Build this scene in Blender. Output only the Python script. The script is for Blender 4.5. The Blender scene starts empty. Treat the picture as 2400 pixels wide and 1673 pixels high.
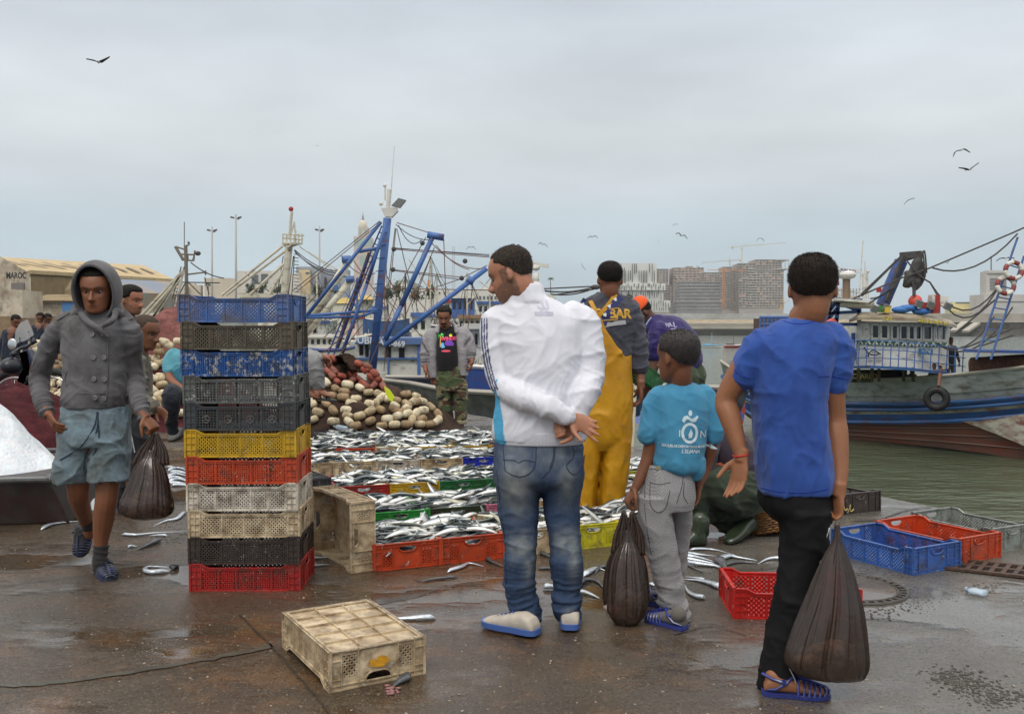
import bpy, bmesh, math, random
import numpy as np
from mathutils import Vector as V3, Matrix, noise, Quaternion
from mathutils.bvhtree import BVHTree
R = math.radians; cs = math.cos; sn = math.sin; pi = math.pi; nz3 = noise.noise
rnd = random.Random(7); ru = rnd.uniform
S = bpy.context.scene
COL = S.collection
# ------------------------------------------------------------------ camera
HC = 1.38; FPX = 2200.0; PCX = 1200.0; PCY = 836.5; TH = math.atan(68.5/2200.0)
cam_d = bpy.data.cameras.new('camera'); cam_d.sensor_width = 36.0; cam_d.lens = 36.0*FPX/2400.0
cam_d.clip_start = 0.1; cam_d.clip_end = 20000
cam = bpy.data.objects.new('camera', cam_d); COL.objects.link(cam)
cam.location = (0,0, HC); cam.rotation_euler = (pi/2 - TH, 0,0); S.camera = cam
# ------------------------------------------------------------------ light and sky
S.render.engine = 'CYCLES'
S.view_settings.view_transform = 'Standard'; S.view_settings.look = 'None'
S.view_settings.exposure = 0.0; S.view_settings.gamma = 1.0
S.cycles.max_bounces = 6; S.cycles.transparent_max_bounces = 16
S.cycles.caustics_reflective = False; S.cycles.caustics_refractive = False
SUN_EL, SUN_AZ = R(52), R(200)      # azimuth from +Y clockwise: behind the camera, a little left
W = bpy.data.worlds.new('World'); S.world = W; W.use_nodes = True
nt = W.node_tree; nt.nodes.clear(); N = nt.nodes; L = nt.links
wo = N.new('ShaderNodeOutputWorld')
sky = N.new('ShaderNodeTexSky'); sky.sky_type = 'NISHITA'; sky.sun_disc = False
sky.sun_elevation = SUN_EL; sky.sun_rotation = SUN_AZ; sky.dust_density = 2.0
bg1 = N.new('ShaderNodeBackground'); bg1.inputs[1].default_value = 0.09; L.new(sky.outputs[0], bg1.inputs[0])
tc = N.new('ShaderNodeTexCoord'); sep = N.new('ShaderNodeSeparateXYZ'); L.new(tc.outputs['Generated'], sep.inputs[0])
rmp = N.new('ShaderNodeValToRGB'); L.new(sep.outputs['Z'], rmp.inputs[0])
e = rmp.color_ramp; e.elements[0].position = 0.0; e.elements[0].color = (.50,.60,.67,1)
e.elements[1].position = 1.0; e.elements[1].color = (1.86,1.78,1.68,1)
for p, c in ((.05,(.54,.65,.72)),(.09,(.57,.69,.765)),(.115,(.61,.71,.77)),(.15,(.70,.755,.79)),(.20,(.745,.795,.815)),(.28,(.72,.775,.825)),(.33,(.70,.76,.83)),(.42,(.70,.74,.79)),(.60,(1.24,1.20,1.16))):
    q = e.elements.new(p); q.color = (*c, 1)
mp = N.new('ShaderNodeMapping'); mp.inputs['Scale'].default_value = (1.7,1.7,6); mp.inputs['Rotation'].default_value = (R(4), R(-5), 0)
L.new(tc.outputs['Generated'], mp.inputs[0])
nz = N.new('ShaderNodeTexNoise'); nz.inputs['Scale'].default_value = 1.7; nz.inputs['Detail'].default_value = 5; nz.inputs['Roughness'].default_value = .5
L.new(mp.outputs[0], nz.inputs['Vector'])
cr = N.new('ShaderNodeMapRange'); cr.inputs['From Min'].default_value = .3; cr.inputs['From Max'].default_value = .7
cr.inputs['To Min'].default_value = .90; cr.inputs['To Max'].default_value = 1.17; L.new(nz.outputs['Fac'], cr.inputs[0])
vm = N.new('ShaderNodeVectorMath'); vm.operation = 'SCALE'; L.new(rmp.outputs[0], vm.inputs[0]); L.new(cr.outputs[0], vm.inputs['Scale'])
bg2 = N.new('ShaderNodeBackground'); L.new(vm.outputs[0], bg2.inputs[0]); bg2.inputs[1].default_value = 1.0
mx = N.new('ShaderNodeMixShader'); mx.inputs[0].default_value = .9
L.new(bg1.outputs[0], mx.inputs[1]); L.new(bg2.outputs[0], mx.inputs[2]); L.new(mx.outputs[0], wo.inputs[0])
sun_d = bpy.data.lights.new('sun', 'SUN'); sun_d.energy = 1.3; sun_d.angle = R(25); sun_d.color = (1,.96,.9)
sun = bpy.data.objects.new('sun', sun_d); COL.objects.link(sun)
sd = V3((sn(SUN_AZ)*cs(SUN_EL), cs(SUN_AZ)*cs(SUN_EL), sn(SUN_EL)))
sun.rotation_euler = sd.to_track_quat('Z', 'Y').to_euler()
# ------------------------------------------------------------------ helpers
_c, _s = cs(TH), sn(TH)
def ray(x, y):
    u = (x-PCX)/FPX; v = -(y-PCY)/FPX
    return V3((u, _c + v*_s, -_s + v*_c))
def at(x, y, Y):                       # the place, Y metres ahead, that a measured bearing points at
    d = ray(x, y); return V3((d.x*Y/d.y, Y, HC + d.z*Y/d.y))
def gr(x, y, z=0.0):
    d = ray(x, y); s = (z-HC)/d.z; return V3((d.x*s, d.y*s, z))
MATS = {}
def rgb(r, g, b):                      # sRGB 0-255 to linear
    f = lambda c: (c/255/12.92) if c/255 <= .04045 else ((c/255+.055)/1.055)**2.4
    return (f(r), f(g), f(b))
def mat(name, col=(.5,.5,.5), rough=.6, metal=0, col2=None, nscale=8, lo=.35, hi=.65, bump=0, bscale=60, stretch=(1,1,1),
        spec=.5, alpha=1, trans=0, emit=None, coat=0, dirt=None, dirt_amt=.5, dscale=12, sheen=0, rough2=None, sub=0, bdet=4, coords='Object', speck=0):
    if name in MATS: return MATS[name]
    m = bpy.data.materials.new(name); m.use_nodes = True; t = m.node_tree; n = t.nodes; l = t.links
    b = n['Principled BSDF']; I = b.inputs
    I['Base Color'].default_value = (*col, 1); I['Roughness'].default_value = rough; I['Metallic'].default_value = metal
    I['Specular IOR Level'].default_value = spec; I['Alpha'].default_value = alpha; I['Transmission Weight'].default_value = trans
    I['Coat Weight'].default_value = coat; I['Sheen Weight'].default_value = sheen
    if sub: I['Subsurface Weight'].default_value = sub; I['Subsurface Radius'].default_value = (.012,.005,.003)
    if emit: I['Emission Color'].default_value = (*emit, 1); I['Emission Strength'].default_value = 1
    tx = n.new('ShaderNodeTexCoord'); mpn = n.new('ShaderNodeMapping'); mpn.inputs['Scale'].default_value = stretch
    l.new(tx.outputs[coords], mpn.inputs[0])
    oi = n.new('ShaderNodeObjectInfo'); ml = n.new('ShaderNodeMath'); ml.operation = 'MULTIPLY'; ml.inputs[1].default_value = 37.0; l.new(oi.outputs['Random'], ml.inputs[0])
    cx_ = n.new('ShaderNodeCombineXYZ'); [l.new(ml.outputs[0], cx_.inputs[i]) for i in range(3)]; l.new(cx_.outputs[0], mpn.inputs['Location'])
    def noi(sc, det=4, ro=.6):
        q = n.new('ShaderNodeTexNoise'); q.inputs['Scale'].default_value = sc; q.inputs['Detail'].default_value = det; q.inputs['Roughness'].default_value = ro
        l.new(mpn.outputs[0], q.inputs['Vector']); return q.outputs['Fac']
    def rng(f, a, c, x=0., y=1.):
        q = n.new('ShaderNodeMapRange'); q.inputs['From Min'].default_value = a; q.inputs['From Max'].default_value = c
        q.inputs['To Min'].default_value = x; q.inputs['To Max'].default_value = y; l.new(f, q.inputs[0]); return q.outputs[0]
    def mix(f, a, c):
        q = n.new('ShaderNodeMix'); q.data_type = 'RGBA'; l.new(f, q.inputs[0])
        for i, s in ((6, a),(7, c)):
            if isinstance(s, tuple): q.inputs[i].default_value = (*s, 1)
            else: l.new(s, q.inputs[i])
        return q.outputs[2]
    cur = col
    if col2: cur = mix(rng(noi(nscale), lo, hi), cur, col2)
    if dirt: cur = mix(rng(noi(dscale, 6,.7), .62-.35*dirt_amt, .72-.1*dirt_amt, 0,.9), cur, dirt)
    if speck: cur = mix(rng(noi(26,6,.8), .64-speck*.1,.68-speck*.1,0,.85), cur, (.46,.45,.40))
    if not isinstance(cur, tuple): l.new(cur, I['Base Color'])
    if rough2 is not None: l.new(rng(noi(nscale*1.7), .4,.6, rough, rough2), I['Roughness'])
    if bump:
        bn = n.new('ShaderNodeBump'); bn.inputs['Strength'].default_value = 1; bn.inputs['Distance'].default_value = bump
        l.new(noi(bscale, bdet), bn.inputs['Height']); l.new(bn.outputs[0], I['Normal'])
    MATS[name] = m; return m
def attrmat(name, rough=.5, bump=0, bscale=200, sub=0, spec=.5, sheen=0):   # colour comes from a per-vertex attribute
    if name in MATS: return MATS[name]
    m = mat(name, (.5,.5,.5), rough, bump=bump, bscale=bscale, sub=sub, spec=spec, sheen=sheen)
    t = m.node_tree; a = t.nodes.new('ShaderNodeAttribute'); a.attribute_name = 'Col'
    t.links.new(a.outputs['Color'], t.nodes['Principled BSDF'].inputs['Base Color']); return m
def tag(o, label=None, cat=None, group=None, kind=None):
    if label:
        o['label'] = label
        if len(label.split()) > 16: print('LONG', label)
    if cat: o['category'] = cat
    if group: o['group'] = group
    if kind: o['kind'] = kind
    return o
def wloc(o):
    v = V3(o.location)
    while o.parent: o = o.parent; v = v + V3(o.location)
    return v
def thing(name, label, cat, loc=(0,0,0), group=None):
    o = bpy.data.objects.new(name, None); COL.objects.link(o); o.location = loc; o.empty_display_size = .1
    return tag(o, label, cat, group)
class MB:
    def __init__(s): s.v = []; s.f = []; s.m = []
    def add(s, vs, fs, m=0):
        b = len(s.v); s.v.extend([tuple(v) for v in vs]); s.f.extend([tuple(i+b for i in f) for f in fs]); s.m.extend([m]*len(fs)); return s
    def box(s, c, d, rot=None, m=0, taper=1):
        hx, hy, hz = d[0]/2, d[1]/2, d[2]/2; vs = []
        for z in (-hz, hz):
            k = taper if z > 0 else 1
            for x, y in ((-hx, -hy),(hx, -hy),(hx, hy),(-hx, hy)):
                p = V3((x*k, y*k, z))
                if rot is not None: p = rot @ p
                vs.append(p+V3(c))
        return s.add(vs, [(0,3,2,1),(4,5,6,7),(0,1,5,4),(1,2,6,5),(2,3,7,6),(3,0,4,7)], m)
    def bar(s, a, b, w, h, up=(0,0,1), m=0):
        a = V3(a); b = V3(b); d = b-a; L = d.length
        if L < 1e-6: return s
        d.normalize(); u = V3(up)
        if abs(d.dot(u)) > .99: u = V3((1,0,0))
        x = d.cross(u).normalized(); y = x.cross(d)
        vs = [q+x*i*w/2+y*j*h/2 for q in (a, b) for i, j in ((-1,-1),(1,-1),(1,1),(-1,1))]
        return s.add(vs, [(0,3,2,1),(4,5,6,7),(0,1,5,4),(1,2,6,5),(2,3,7,6),(3,0,4,7)], m)
    def tube(s, pts, r, n=8, m=0, cap=True, closed=False):
        pts = [V3(p) for p in pts]; k = len(pts)
        rs = r if isinstance(r, (list, tuple)) else [r]*k
        rings = []; prev = None
        for i, p in enumerate(pts):
            if closed: t = pts[(i+1) % k]-pts[i-1]
            else: t = pts[min(i+1, k-1)]-pts[max(i-1,0)]
            if t.length < 1e-9: t = V3((0,0,1))
            t.normalize()
            if prev is None:
                u = V3((0,0,1)) if abs(t.z) < .9 else V3((1,0,0))
                x = t.cross(u).normalized()
            else: x = (prev - t*prev.dot(t)).normalized()
            prev = x; y = t.cross(x); rings.append([p+(x*cs(a)+y*sn(a))*rs[i] for a in [2*pi*j/n for j in range(n)]])
        vs = [q for rg in rings for q in rg]; fs = []
        for i in range(k if closed else k-1):
            a = i*n; b = ((i+1) % k)*n
            for j in range(n): fs.append((a+j, a+(j+1) % n, b+(j+1) % n, b+j))
        if cap and not closed: fs.append(tuple(range(n-1,-1,-1))); fs.append(tuple((k-1)*n+j for j in range(n)))
        return s.add(vs, fs, m)
    def loft(s, rings, m=0, cap=True, closed=True):
        n = len(rings[0]); vs = [q for r in rings for q in r]; fs = []
        for i in range(len(rings)-1):
            for j in range(n if closed else n-1): fs.append((i*n+j, i*n+(j+1) % n, (i+1)*n+(j+1) % n, (i+1)*n+j))
        if cap and closed: fs.append(tuple(range(n-1,-1,-1))); fs.append(tuple((len(rings)-1)*n+j for j in range(n)))
        return s.add(vs, fs, m)
    def ball(s, c, r, n=16, k=10, m=0, rot=None):
        r = r if isinstance(r, (tuple, list)) else (r, r, r); rings = []
        for i in range(1, k):
            a = pi*i/k; rg = []
            for j in range(n):
                b = 2*pi*j/n; p = V3((r[0]*sn(a)*cs(b), r[1]*sn(a)*sn(b), -r[2]*cs(a)))
                if rot is not None: p = rot @ p
                rg.append(p+V3(c))
            rings.append(rg)
        vs = [q for g in rings for q in g]; fs = []
        for i in range(k-2):
            for j in range(n): fs.append((i*n+j, i*n+(j+1) % n, (i+1)*n+(j+1) % n, (i+1)*n+j))
        p0 = V3((0,0,-r[2])); p1 = V3((0,0, r[2]))
        if rot is not None: p0 = rot @ p0; p1 = rot @ p1
        vs += [p0+V3(c), p1+V3(c)]; q = len(vs)
        for j in range(n): fs.append((q-2,(j+1) % n, j)); fs.append((q-1,(k-2)*n+j, (k-2)*n+(j+1) % n))
        return s.add(vs, fs, m)
    def prism(s, pts, d, m=0):              # closed planar outline (3D points) pushed along d
        pts = [V3(p) for p in pts]; d = V3(d); n = len(pts)
        fs = [tuple(range(n-1,-1,-1)), tuple(n+i for i in range(n))]+[(i, (i+1) % n, n+(i+1) % n, n+i) for i in range(n)]
        return s.add(pts+[p+d for p in pts], fs, m)
    def mesh(s, name, off=V3((0,0,0)), smooth=False):
        me = bpy.data.meshes.new(name); me.from_pydata([(v[0]-off[0], v[1]-off[1], v[2]-off[2]) for v in s.v], [], s.f)
        if any(s.m): me.polygons.foreach_set('material_index', s.m)
        if smooth: me.polygons.foreach_set('use_smooth', [True]*len(me.polygons))
        me.update(); return me
    def build(s, name, mats, parent=None, smooth=False, bevel=0, autos=None):
        off = wloc(parent) if parent else V3((0,0,0))
        me = s.mesh(name, off, smooth or autos is not None); o = bpy.data.objects.new(name, me); COL.objects.link(o)
        for q in (mats if isinstance(mats, (list, tuple)) else [mats]): me.materials.append(q)
        if parent: o.parent = parent
        if autos is not None: me.set_sharp_from_angle(angle=R(autos))
        if bevel:
            b = o.modifiers.new('bevel', 'BEVEL'); b.width = bevel; b.segments = 2; b.limit_method = 'ANGLE'
        return o
def copy_tree(o, parent=None):
    c = o.copy(); COL.objects.link(c); c.parent = parent
    for ch in list(o.children): copy_tree(ch, c)
    return c
def kids(o):
    for c in o.children: yield c; yield from kids(c)
def crv(pts, n=6):                       # Catmull-Rom through points (vectors or tuples of any size)
    P = [np.array(p, float) for p in pts]; P = [2*P[0]-P[1]]+P+[2*P[-1]-P[-2]]; out = []
    for i in range(1, len(P)-2):
        for k in range(n):
            t = k/n; a, b, c, d = P[i-1:i+3]
            out.append(.5*((2*b)+(-a+c)*t+(2*a-5*b+4*c-d)*t*t+(-a+3*b-3*c+d)*t**3))
    out.append(P[-2]); return out
def sag(a, b, s, n=10):
    a = V3(a); b = V3(b); return [a.lerp(b, i/n)-V3((0,0, s*4*(i/n)*(1-i/n))) for i in range(n+1)]
def Rz(a): return Matrix.Rotation(a, 3, 'Z')
def text_mesh(txt, size, font=None, ext=0.002, bold=0.0, align='CENTER', spacing=1.0, shear=0):
    c = bpy.data.curves.new('t', 'FONT'); c.body = txt; c.size = size; c.extrude = ext; c.align_x = align; c.align_y = 'CENTER'; c.offset = bold
    c.space_character = spacing; c.resolution_u = 3; c.shear = shear
    o = bpy.data.objects.new('t', c); COL.objects.link(o); dg = bpy.context.evaluated_depsgraph_get(); dg.update()
    me = bpy.data.meshes.new_from_object(o.evaluated_get(dg)); bpy.data.objects.remove(o); bpy.data.curves.remove(c)
    vs = [v.co.copy() for v in me.vertices]; fs = [tuple(p.vertices) for p in me.polygons]; bpy.data.meshes.remove(me); return vs, fs
def put_text(mb, txt, size, origin, xdir, ydir, m=0, sx=1.0, **k):
    vs, fs = text_mesh(txt, size, **k); x = V3(xdir).normalized(); y = V3(ydir).normalized(); z = x.cross(y)
    mb.add([V3(origin)+x*v.x*sx+y*v.y+z*v.z for v in vs], fs, m)
# ------------------------------------------------------------------ setting: quay, water, land
WZ = -2.5
def edgeX(Y): return 3.54-.505*(Y-6.64)       # the quay edge runs away to the left
def ground_mat():
    m = bpy.data.materials.new('wet_concrete'); m.use_nodes = True; t = m.node_tree; n = t.nodes; l = t.links; b = n['Principled BSDF']; I = b.inputs
    tx = n.new('ShaderNodeTexCoord'); P = tx.outputs['Object']
    def noi(sc, det=5, ro=.6, st=None, w=0):
        q = n.new('ShaderNodeTexNoise'); q.inputs['Scale'].default_value = sc; q.inputs['Detail'].default_value = det; q.inputs['Roughness'].default_value = ro
        if st:
            k = n.new('ShaderNodeMapping'); k.inputs['Scale'].default_value = st; k.inputs['Rotation'].default_value = (0,0, R(20)); l.new(P, k.inputs[0]); l.new(k.outputs[0], q.inputs['Vector'])
        else: l.new(P, q.inputs['Vector'])
        return q.outputs['Fac']
    def rng(f, a, c, x=0., y=1.):
        q = n.new('ShaderNodeMapRange'); q.inputs['From Min'].default_value = a; q.inputs['From Max'].default_value = c
        q.inputs['To Min'].default_value = x; q.inputs['To Max'].default_value = y; l.new(f, q.inputs[0]); return q.outputs[0]
    def mix(f, a, c):
        q = n.new('ShaderNodeMix'); q.data_type = 'RGBA'; l.new(f, q.inputs[0])
        for i, s in ((6, a),(7, c)):
            if isinstance(s, tuple): q.inputs[i].default_value = (*s, 1)
            else: l.new(s, q.inputs[i])
        return q.outputs[2]
    def math_(op, a, c=None):
        q = n.new('ShaderNodeMath'); q.operation = op
        for i, s in ((0, a),(1, c)):
            if s is None: continue
            if isinstance(s, (int, float)): q.inputs[i].default_value = s
            else: l.new(s, q.inputs[i])
        return q.outputs[0]
    sp = n.new('ShaderNodeSeparateXYZ'); l.new(P, sp.inputs[0])
    right = rng(math_('ADD', sp.outputs['X'], rng(noi(.8), 0,1,-.8,.8)), .2,1.6)      # grey sky reflection painted into the concrete colour towards the water
    c = mix(rng(noi(1.3,6,.65), .38,.62),(.050,.032,.017),(.084,.055,.031))
    c = mix(rng(noi(3.1,6,.7), .50,.62), c, (.120,.062,.026))
    c = mix(rng(noi(.55,3), .45,.6,0,.55), c, (.062,.052,.040))
    c2 = mix(rng(noi(2.2,6,.7), .38,.62),(.095,.088,.076),(.135,.126,.108))
    c = mix(right, c, c2)
    c = mix(rng(noi(38,3,.7), .56,.66,0,.55), c, (.17,.14,.105))
    c = mix(rng(noi(120,2,.6), .60,.70,0,.65), c, (.27,.25,.21))
    c = mix(rng(noi(60,3,.7), .36,.46,.75,0), c, (.022,.017,.012))
    l.new(c, I['Base Color'])
    pud = rng(noi(.9,4,.55,(1.0,1.6,1)), .47,.56)                  # puddles
    ro = rng(noi(9,5,.7), .3,.7,.17,.42)
    ro = mix(pud, ro, (.05,.05,.05)); l.new(ro, I['Roughness'])
    I['Specular IOR Level'].default_value = .55
    h = math_('ADD', math_('MULTIPLY', noi(26,6,.75), .6), math_('MULTIPLY', noi(130,3,.6), .34))
    h = math_('ADD', h, math_('MULTIPLY', noi(3.5,4,.6), .9))
    h = math_('MULTIPLY', h, math_('SUBTRACT', 1.0, math_('MULTIPLY', pud, .93)))
    bn = n.new('ShaderNodeBump'); bn.inputs['Distance'].default_value = .0085; bn.inputs['Strength'].default_value = 1
    l.new(h, bn.inputs['Height']); l.new(bn.outputs[0], I['Normal'])
    return m
GM = ground_mat()
def quay():
    mb = MB(); ys = [-6]+[i*.5 for i in range(2,50)]+[26,30,36,44,60,90,140,200,300]
    grid = []
    for Y in ys:
        row = []; ex = edgeX(Y)
        for k in range(41):
            t = (k/40)**2.2; X = ex-t*(32 if Y < 30 else 150+Y)
            z = .006*nz3((X*.9, Y*.9,0)) if k else 0
            if k == 0: X += .05*nz3((Y*2.3,1,0))
            row.append((X, Y, z))
        grid.append(row)
    n = 41; vs = [p for r in grid for p in r]; fs = [(i*n+j, (i+1)*n+j, (i+1)*n+j+1, i*n+j+1) for i in range(len(ys)-1) for j in range(n-1)]
    mb.add(vs, fs)
    lip = [[(edgeX(Y)+.05*nz3((Y*2.3,1,0)), Y, 0),(edgeX(Y)+.10, Y, -.14),(edgeX(Y)+.10, Y, -.5),(edgeX(Y)+.06, Y, -4.5)] for Y in ys]
    mb.loft(lip, cap=False, closed=False, m=1)
    o = mb.build('quay_pavement', [GM, mat('quay_side', (.10,.09,.075), .6, col2=(.03,.032,.025), nscale=2, bump=.02, bscale=9)]); tag(o, kind='structure')
    return o
quay()
# worn joints, a repaired strip and broken patches, each a thin sheet or groove set just above the pavement
def ribbon(name, pts, w, m, z=.006, jit=.01, n=8):
    P = crv([tuple(gr(x, y))[:2] for x, y in pts], n); mb = MB(); rows = []
    for i, p in enumerate(P):
        t = P[min(i+1, len(P)-1)]-P[max(i-1,0)]; t = t/np.linalg.norm(t); nn = np.array((-t[1], t[0]))
        ww = w*(.6+.8*abs(nz3((p[0]*9, p[1]*9,3)))); j = jit*nz3((p[0]*14, p[1]*14,7))
        rows.append([(p[0]+nn[0]*(s*ww+j), p[1]+nn[1]*(s*ww+j), z) for s in (-.5,.5)])
    mb.loft(rows, cap=False, closed=False); o = mb.build(name, m); tag(o, kind='structure'); return o
dark = mat('crack_dirt', (.018,.014,.010), .45, col2=(.05,.04,.03), nscale=60, bump=.004, bscale=90)
strip = mat('repair_mortar', (.082,.076,.058), .38, col2=(.05,.042,.03), nscale=9, bump=.004, bscale=60)
ribbon('pavement_joint', [(-60,1612),(100,1604),(300,1578),(520,1540),(640,1515)], .05, strip, jit=.03)
ribbon('pavement_joint', [(-60,1628),(100,1618),(300,1590),(520,1552),(640,1525)], .006, dark, z=.009)
ribbon('pavement_joint', [(0,1372),(90,1363),(180,1352),(330,1335),(440,1322)], .008, dark)
ribbon('pavement_joint', [(560,1440),(640,1520),(720,1610),(790,1690)], .010, dark)
ribbon('pavement_joint', [(840,1420),(960,1400),(1060,1374),(1140,1368)], .016, dark)
ribbon('pavement_joint', [(1990,1222),(2060,1218),(2120,1198),(2182,1188)], .022, dark)
ribbon('pavement_joint', [(2020,1445),(2140,1460),(2240,1478)], .007, dark)
ribbon('pavement_joint', [(1700,1345),(1790,1335),(1860,1325)], .012, dark)
ribbon('pavement_joint', [(1580,1490),(1660,1470),(1750,1490)], .010, dark)
# water
def water_mat():
    m = bpy.data.materials.new('harbour_water'); m.use_nodes = True; t = m.node_tree; n = t.nodes; l = t.links; b = n['Principled BSDF']; I = b.inputs
    I['Base Color'].default_value = (.080,.098,.058,1); I['Roughness'].default_value = .07; I['IOR'].default_value = 1.33
    tx = n.new('ShaderNodeTexCoord'); hs = []
    for sc, d, st in ((.35,4,(1,1.6,1)),(1.6,4,(1,1.9,1)),(6,3,(1,1.5,1))):
        k = n.new('ShaderNodeMapping'); k.inputs['Scale'].default_value = st; l.new(tx.outputs['Object'], k.inputs[0])
        q = n.new('ShaderNodeTexNoise'); q.inputs['Scale'].default_value = sc; q.inputs['Detail'].default_value = d; l.new(k.outputs[0], q.inputs['Vector']); hs.append(q.outputs['Fac'])
    a = n.new('ShaderNodeMath'); a.operation = 'MULTIPLY_ADD'; l.new(hs[1], a.inputs[0]); a.inputs[1].default_value = .35; l.new(hs[0], a.inputs[2])
    a2 = n.new('ShaderNodeMath'); a2.operation = 'MULTIPLY_ADD'; l.new(hs[2], a2.inputs[0]); a2.inputs[1].default_value = .08; l.new(a.outputs[0], a2.inputs[2])
    bn = n.new('ShaderNodeBump'); bn.inputs['Distance'].default_value = .26; l.new(a2.outputs[0], bn.inputs['Height']); l.new(bn.outputs[0], I['Normal'])
    return m
mb = MB(); mb.add([(-900,3, WZ),(1500,3, WZ),(1500,900, WZ),(-900,900, WZ)], [(0,1,2,3)])
tag(mb.build('harbour_water', water_mat()), kind='structure')
# far land
mb = MB(); mb.add([(-2500,560,.4),(2500,560,.4),(2500,2350,.4),(-2500,2350,.4)], [(0,1,2,3)])
tag(mb.build('far_land', mat('far_land', (.16,.15,.11), .9, col2=(.10,.10,.07), nscale=.02)), kind='structure')
# ------------------------------------------------------------------ plastic fish crates
CL, CW, CH = .60,.40,.152
def plastic(name, col, dirt=(.06,.045,.03), amt=.45, col2=None, rough=.42, ds=14, sp=.25):
    return mat('plastic_'+name, col, rough, col2=col2 or tuple(c*.72 for c in col), nscale=5, dirt=dirt, dirt_amt=amt, dscale=ds, bump=.0015, bscale=70, speck=sp)
PM = dict(
    blue=plastic('blue', rgb(60,100,172), amt=.35), deepblue=plastic('deepblue', rgb(30,80,148), amt=.35, sp=1.1), olive=plastic('olive', rgb(98,88,70), amt=.6),
    grey=plastic('grey', rgb(98,100,98), amt=.35, sp=.7), darkgrey=plastic('darkgrey', rgb(66,68,70), amt=.35), yellow=plastic('yellow', rgb(208,166,30), amt=.3, dirt=(.16,.10,.02)),
    orange=plastic('orange', rgb(196,72,36), amt=.3), white=plastic('white', rgb(222,212,196), dirt=(.13,.09,.055), amt=.5),
    beige=plastic('beige', rgb(214,196,164), dirt=(.17,.105,.055), amt=.6, col2=rgb(186,166,134)), brown=plastic('brown', rgb(62,50,46), amt=.4), red=plastic('red', rgb(172,40,36), amt=.4),
    green=plastic('green', rgb(22,110,56), amt=.35), darkgreen=plastic('darkgreen', rgb(44,66,42), amt=.5), pink=plastic('pink', rgb(206,118,146), amt=.4),
    purple=plastic('purple', rgb(74,52,118), amt=.5), cream=plastic('cream', rgb(206,184,148), dirt=(.17,.10,.05), amt=.6), black=plastic('black', rgb(40,36,36), amt=.5),
    royal=plastic('royal', rgb(30,48,180), amt=.3), palegreen=plastic('palegreen', rgb(40,160,66), amt=.3), cleargrey=plastic('cleargrey', rgb(140,146,140), amt=.4),
    lemon=plastic('lemon', rgb(206,196,30), amt=.4), red2=plastic('red2', rgb(206,40,34), amt=.15), worn_blue=plastic('worn_blue', rgb(70,108,172), dirt=(.13,.10,.085), amt=.6, ds=8))
def lattice(mb, u0, u1, z0, z1, P, kind, th=.0035):
    # P(u, z, out) -> point ; bars laid inside the rectangle
    sp = .0145 if kind != 'dot' else .0165; w = .0064 if kind != 'dot' else .0100
    def barq(a, b, w):
        du, dz = b[0]-a[0], b[1]-a[1]; L = math.hypot(du, dz)
        if L < .004: return
        nx, nz = -dz/L*w/2, du/L*w/2
        q = [P(a[0]+nx, a[1]+nz, 0), P(b[0]+nx, b[1]+nz, 0), P(b[0]-nx, b[1]-nz, 0), P(a[0]-nx, a[1]-nz, 0)]
        r = [P(a[0]+nx, a[1]+nz, -th), P(b[0]+nx, b[1]+nz, -th), P(b[0]-nx, b[1]-nz, -th), P(a[0]-nx, a[1]-nz, -th)]
        mb.add(q+r, [(0,1,2,3),(7,6,5,4),(0,4,5,1),(2,6,7,3)])
    W_, H_ = u1-u0, z1-z0
    if kind == 'grid':
        k = int(W_/.0135)
        for i in range(1, k): barq((u0+W_*i/k, z0),(u0+W_*i/k, z1), .0048)
        k = int(H_/.0135)
        for i in range(1, k): barq((u0, z0+H_*i/k),(u1, z0+H_*i/k), .0048)
        return
    s = sp*1.414; n = int((W_+H_)/s)+1
    for i in range(1, n):
        c = i*s                                  # u - u0 + z - z0 = c
        a = (max(0, c-H_), min(c, H_)); b = (min(c, W_), max(0, c-W_))
        barq((u0+a[0], z0+a[1]),(u0+b[0], z0+b[1]), w)
        barq((u0+W_-a[0], z0+a[1]),(u0+W_-b[0], z0+b[1]), w)
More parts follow.
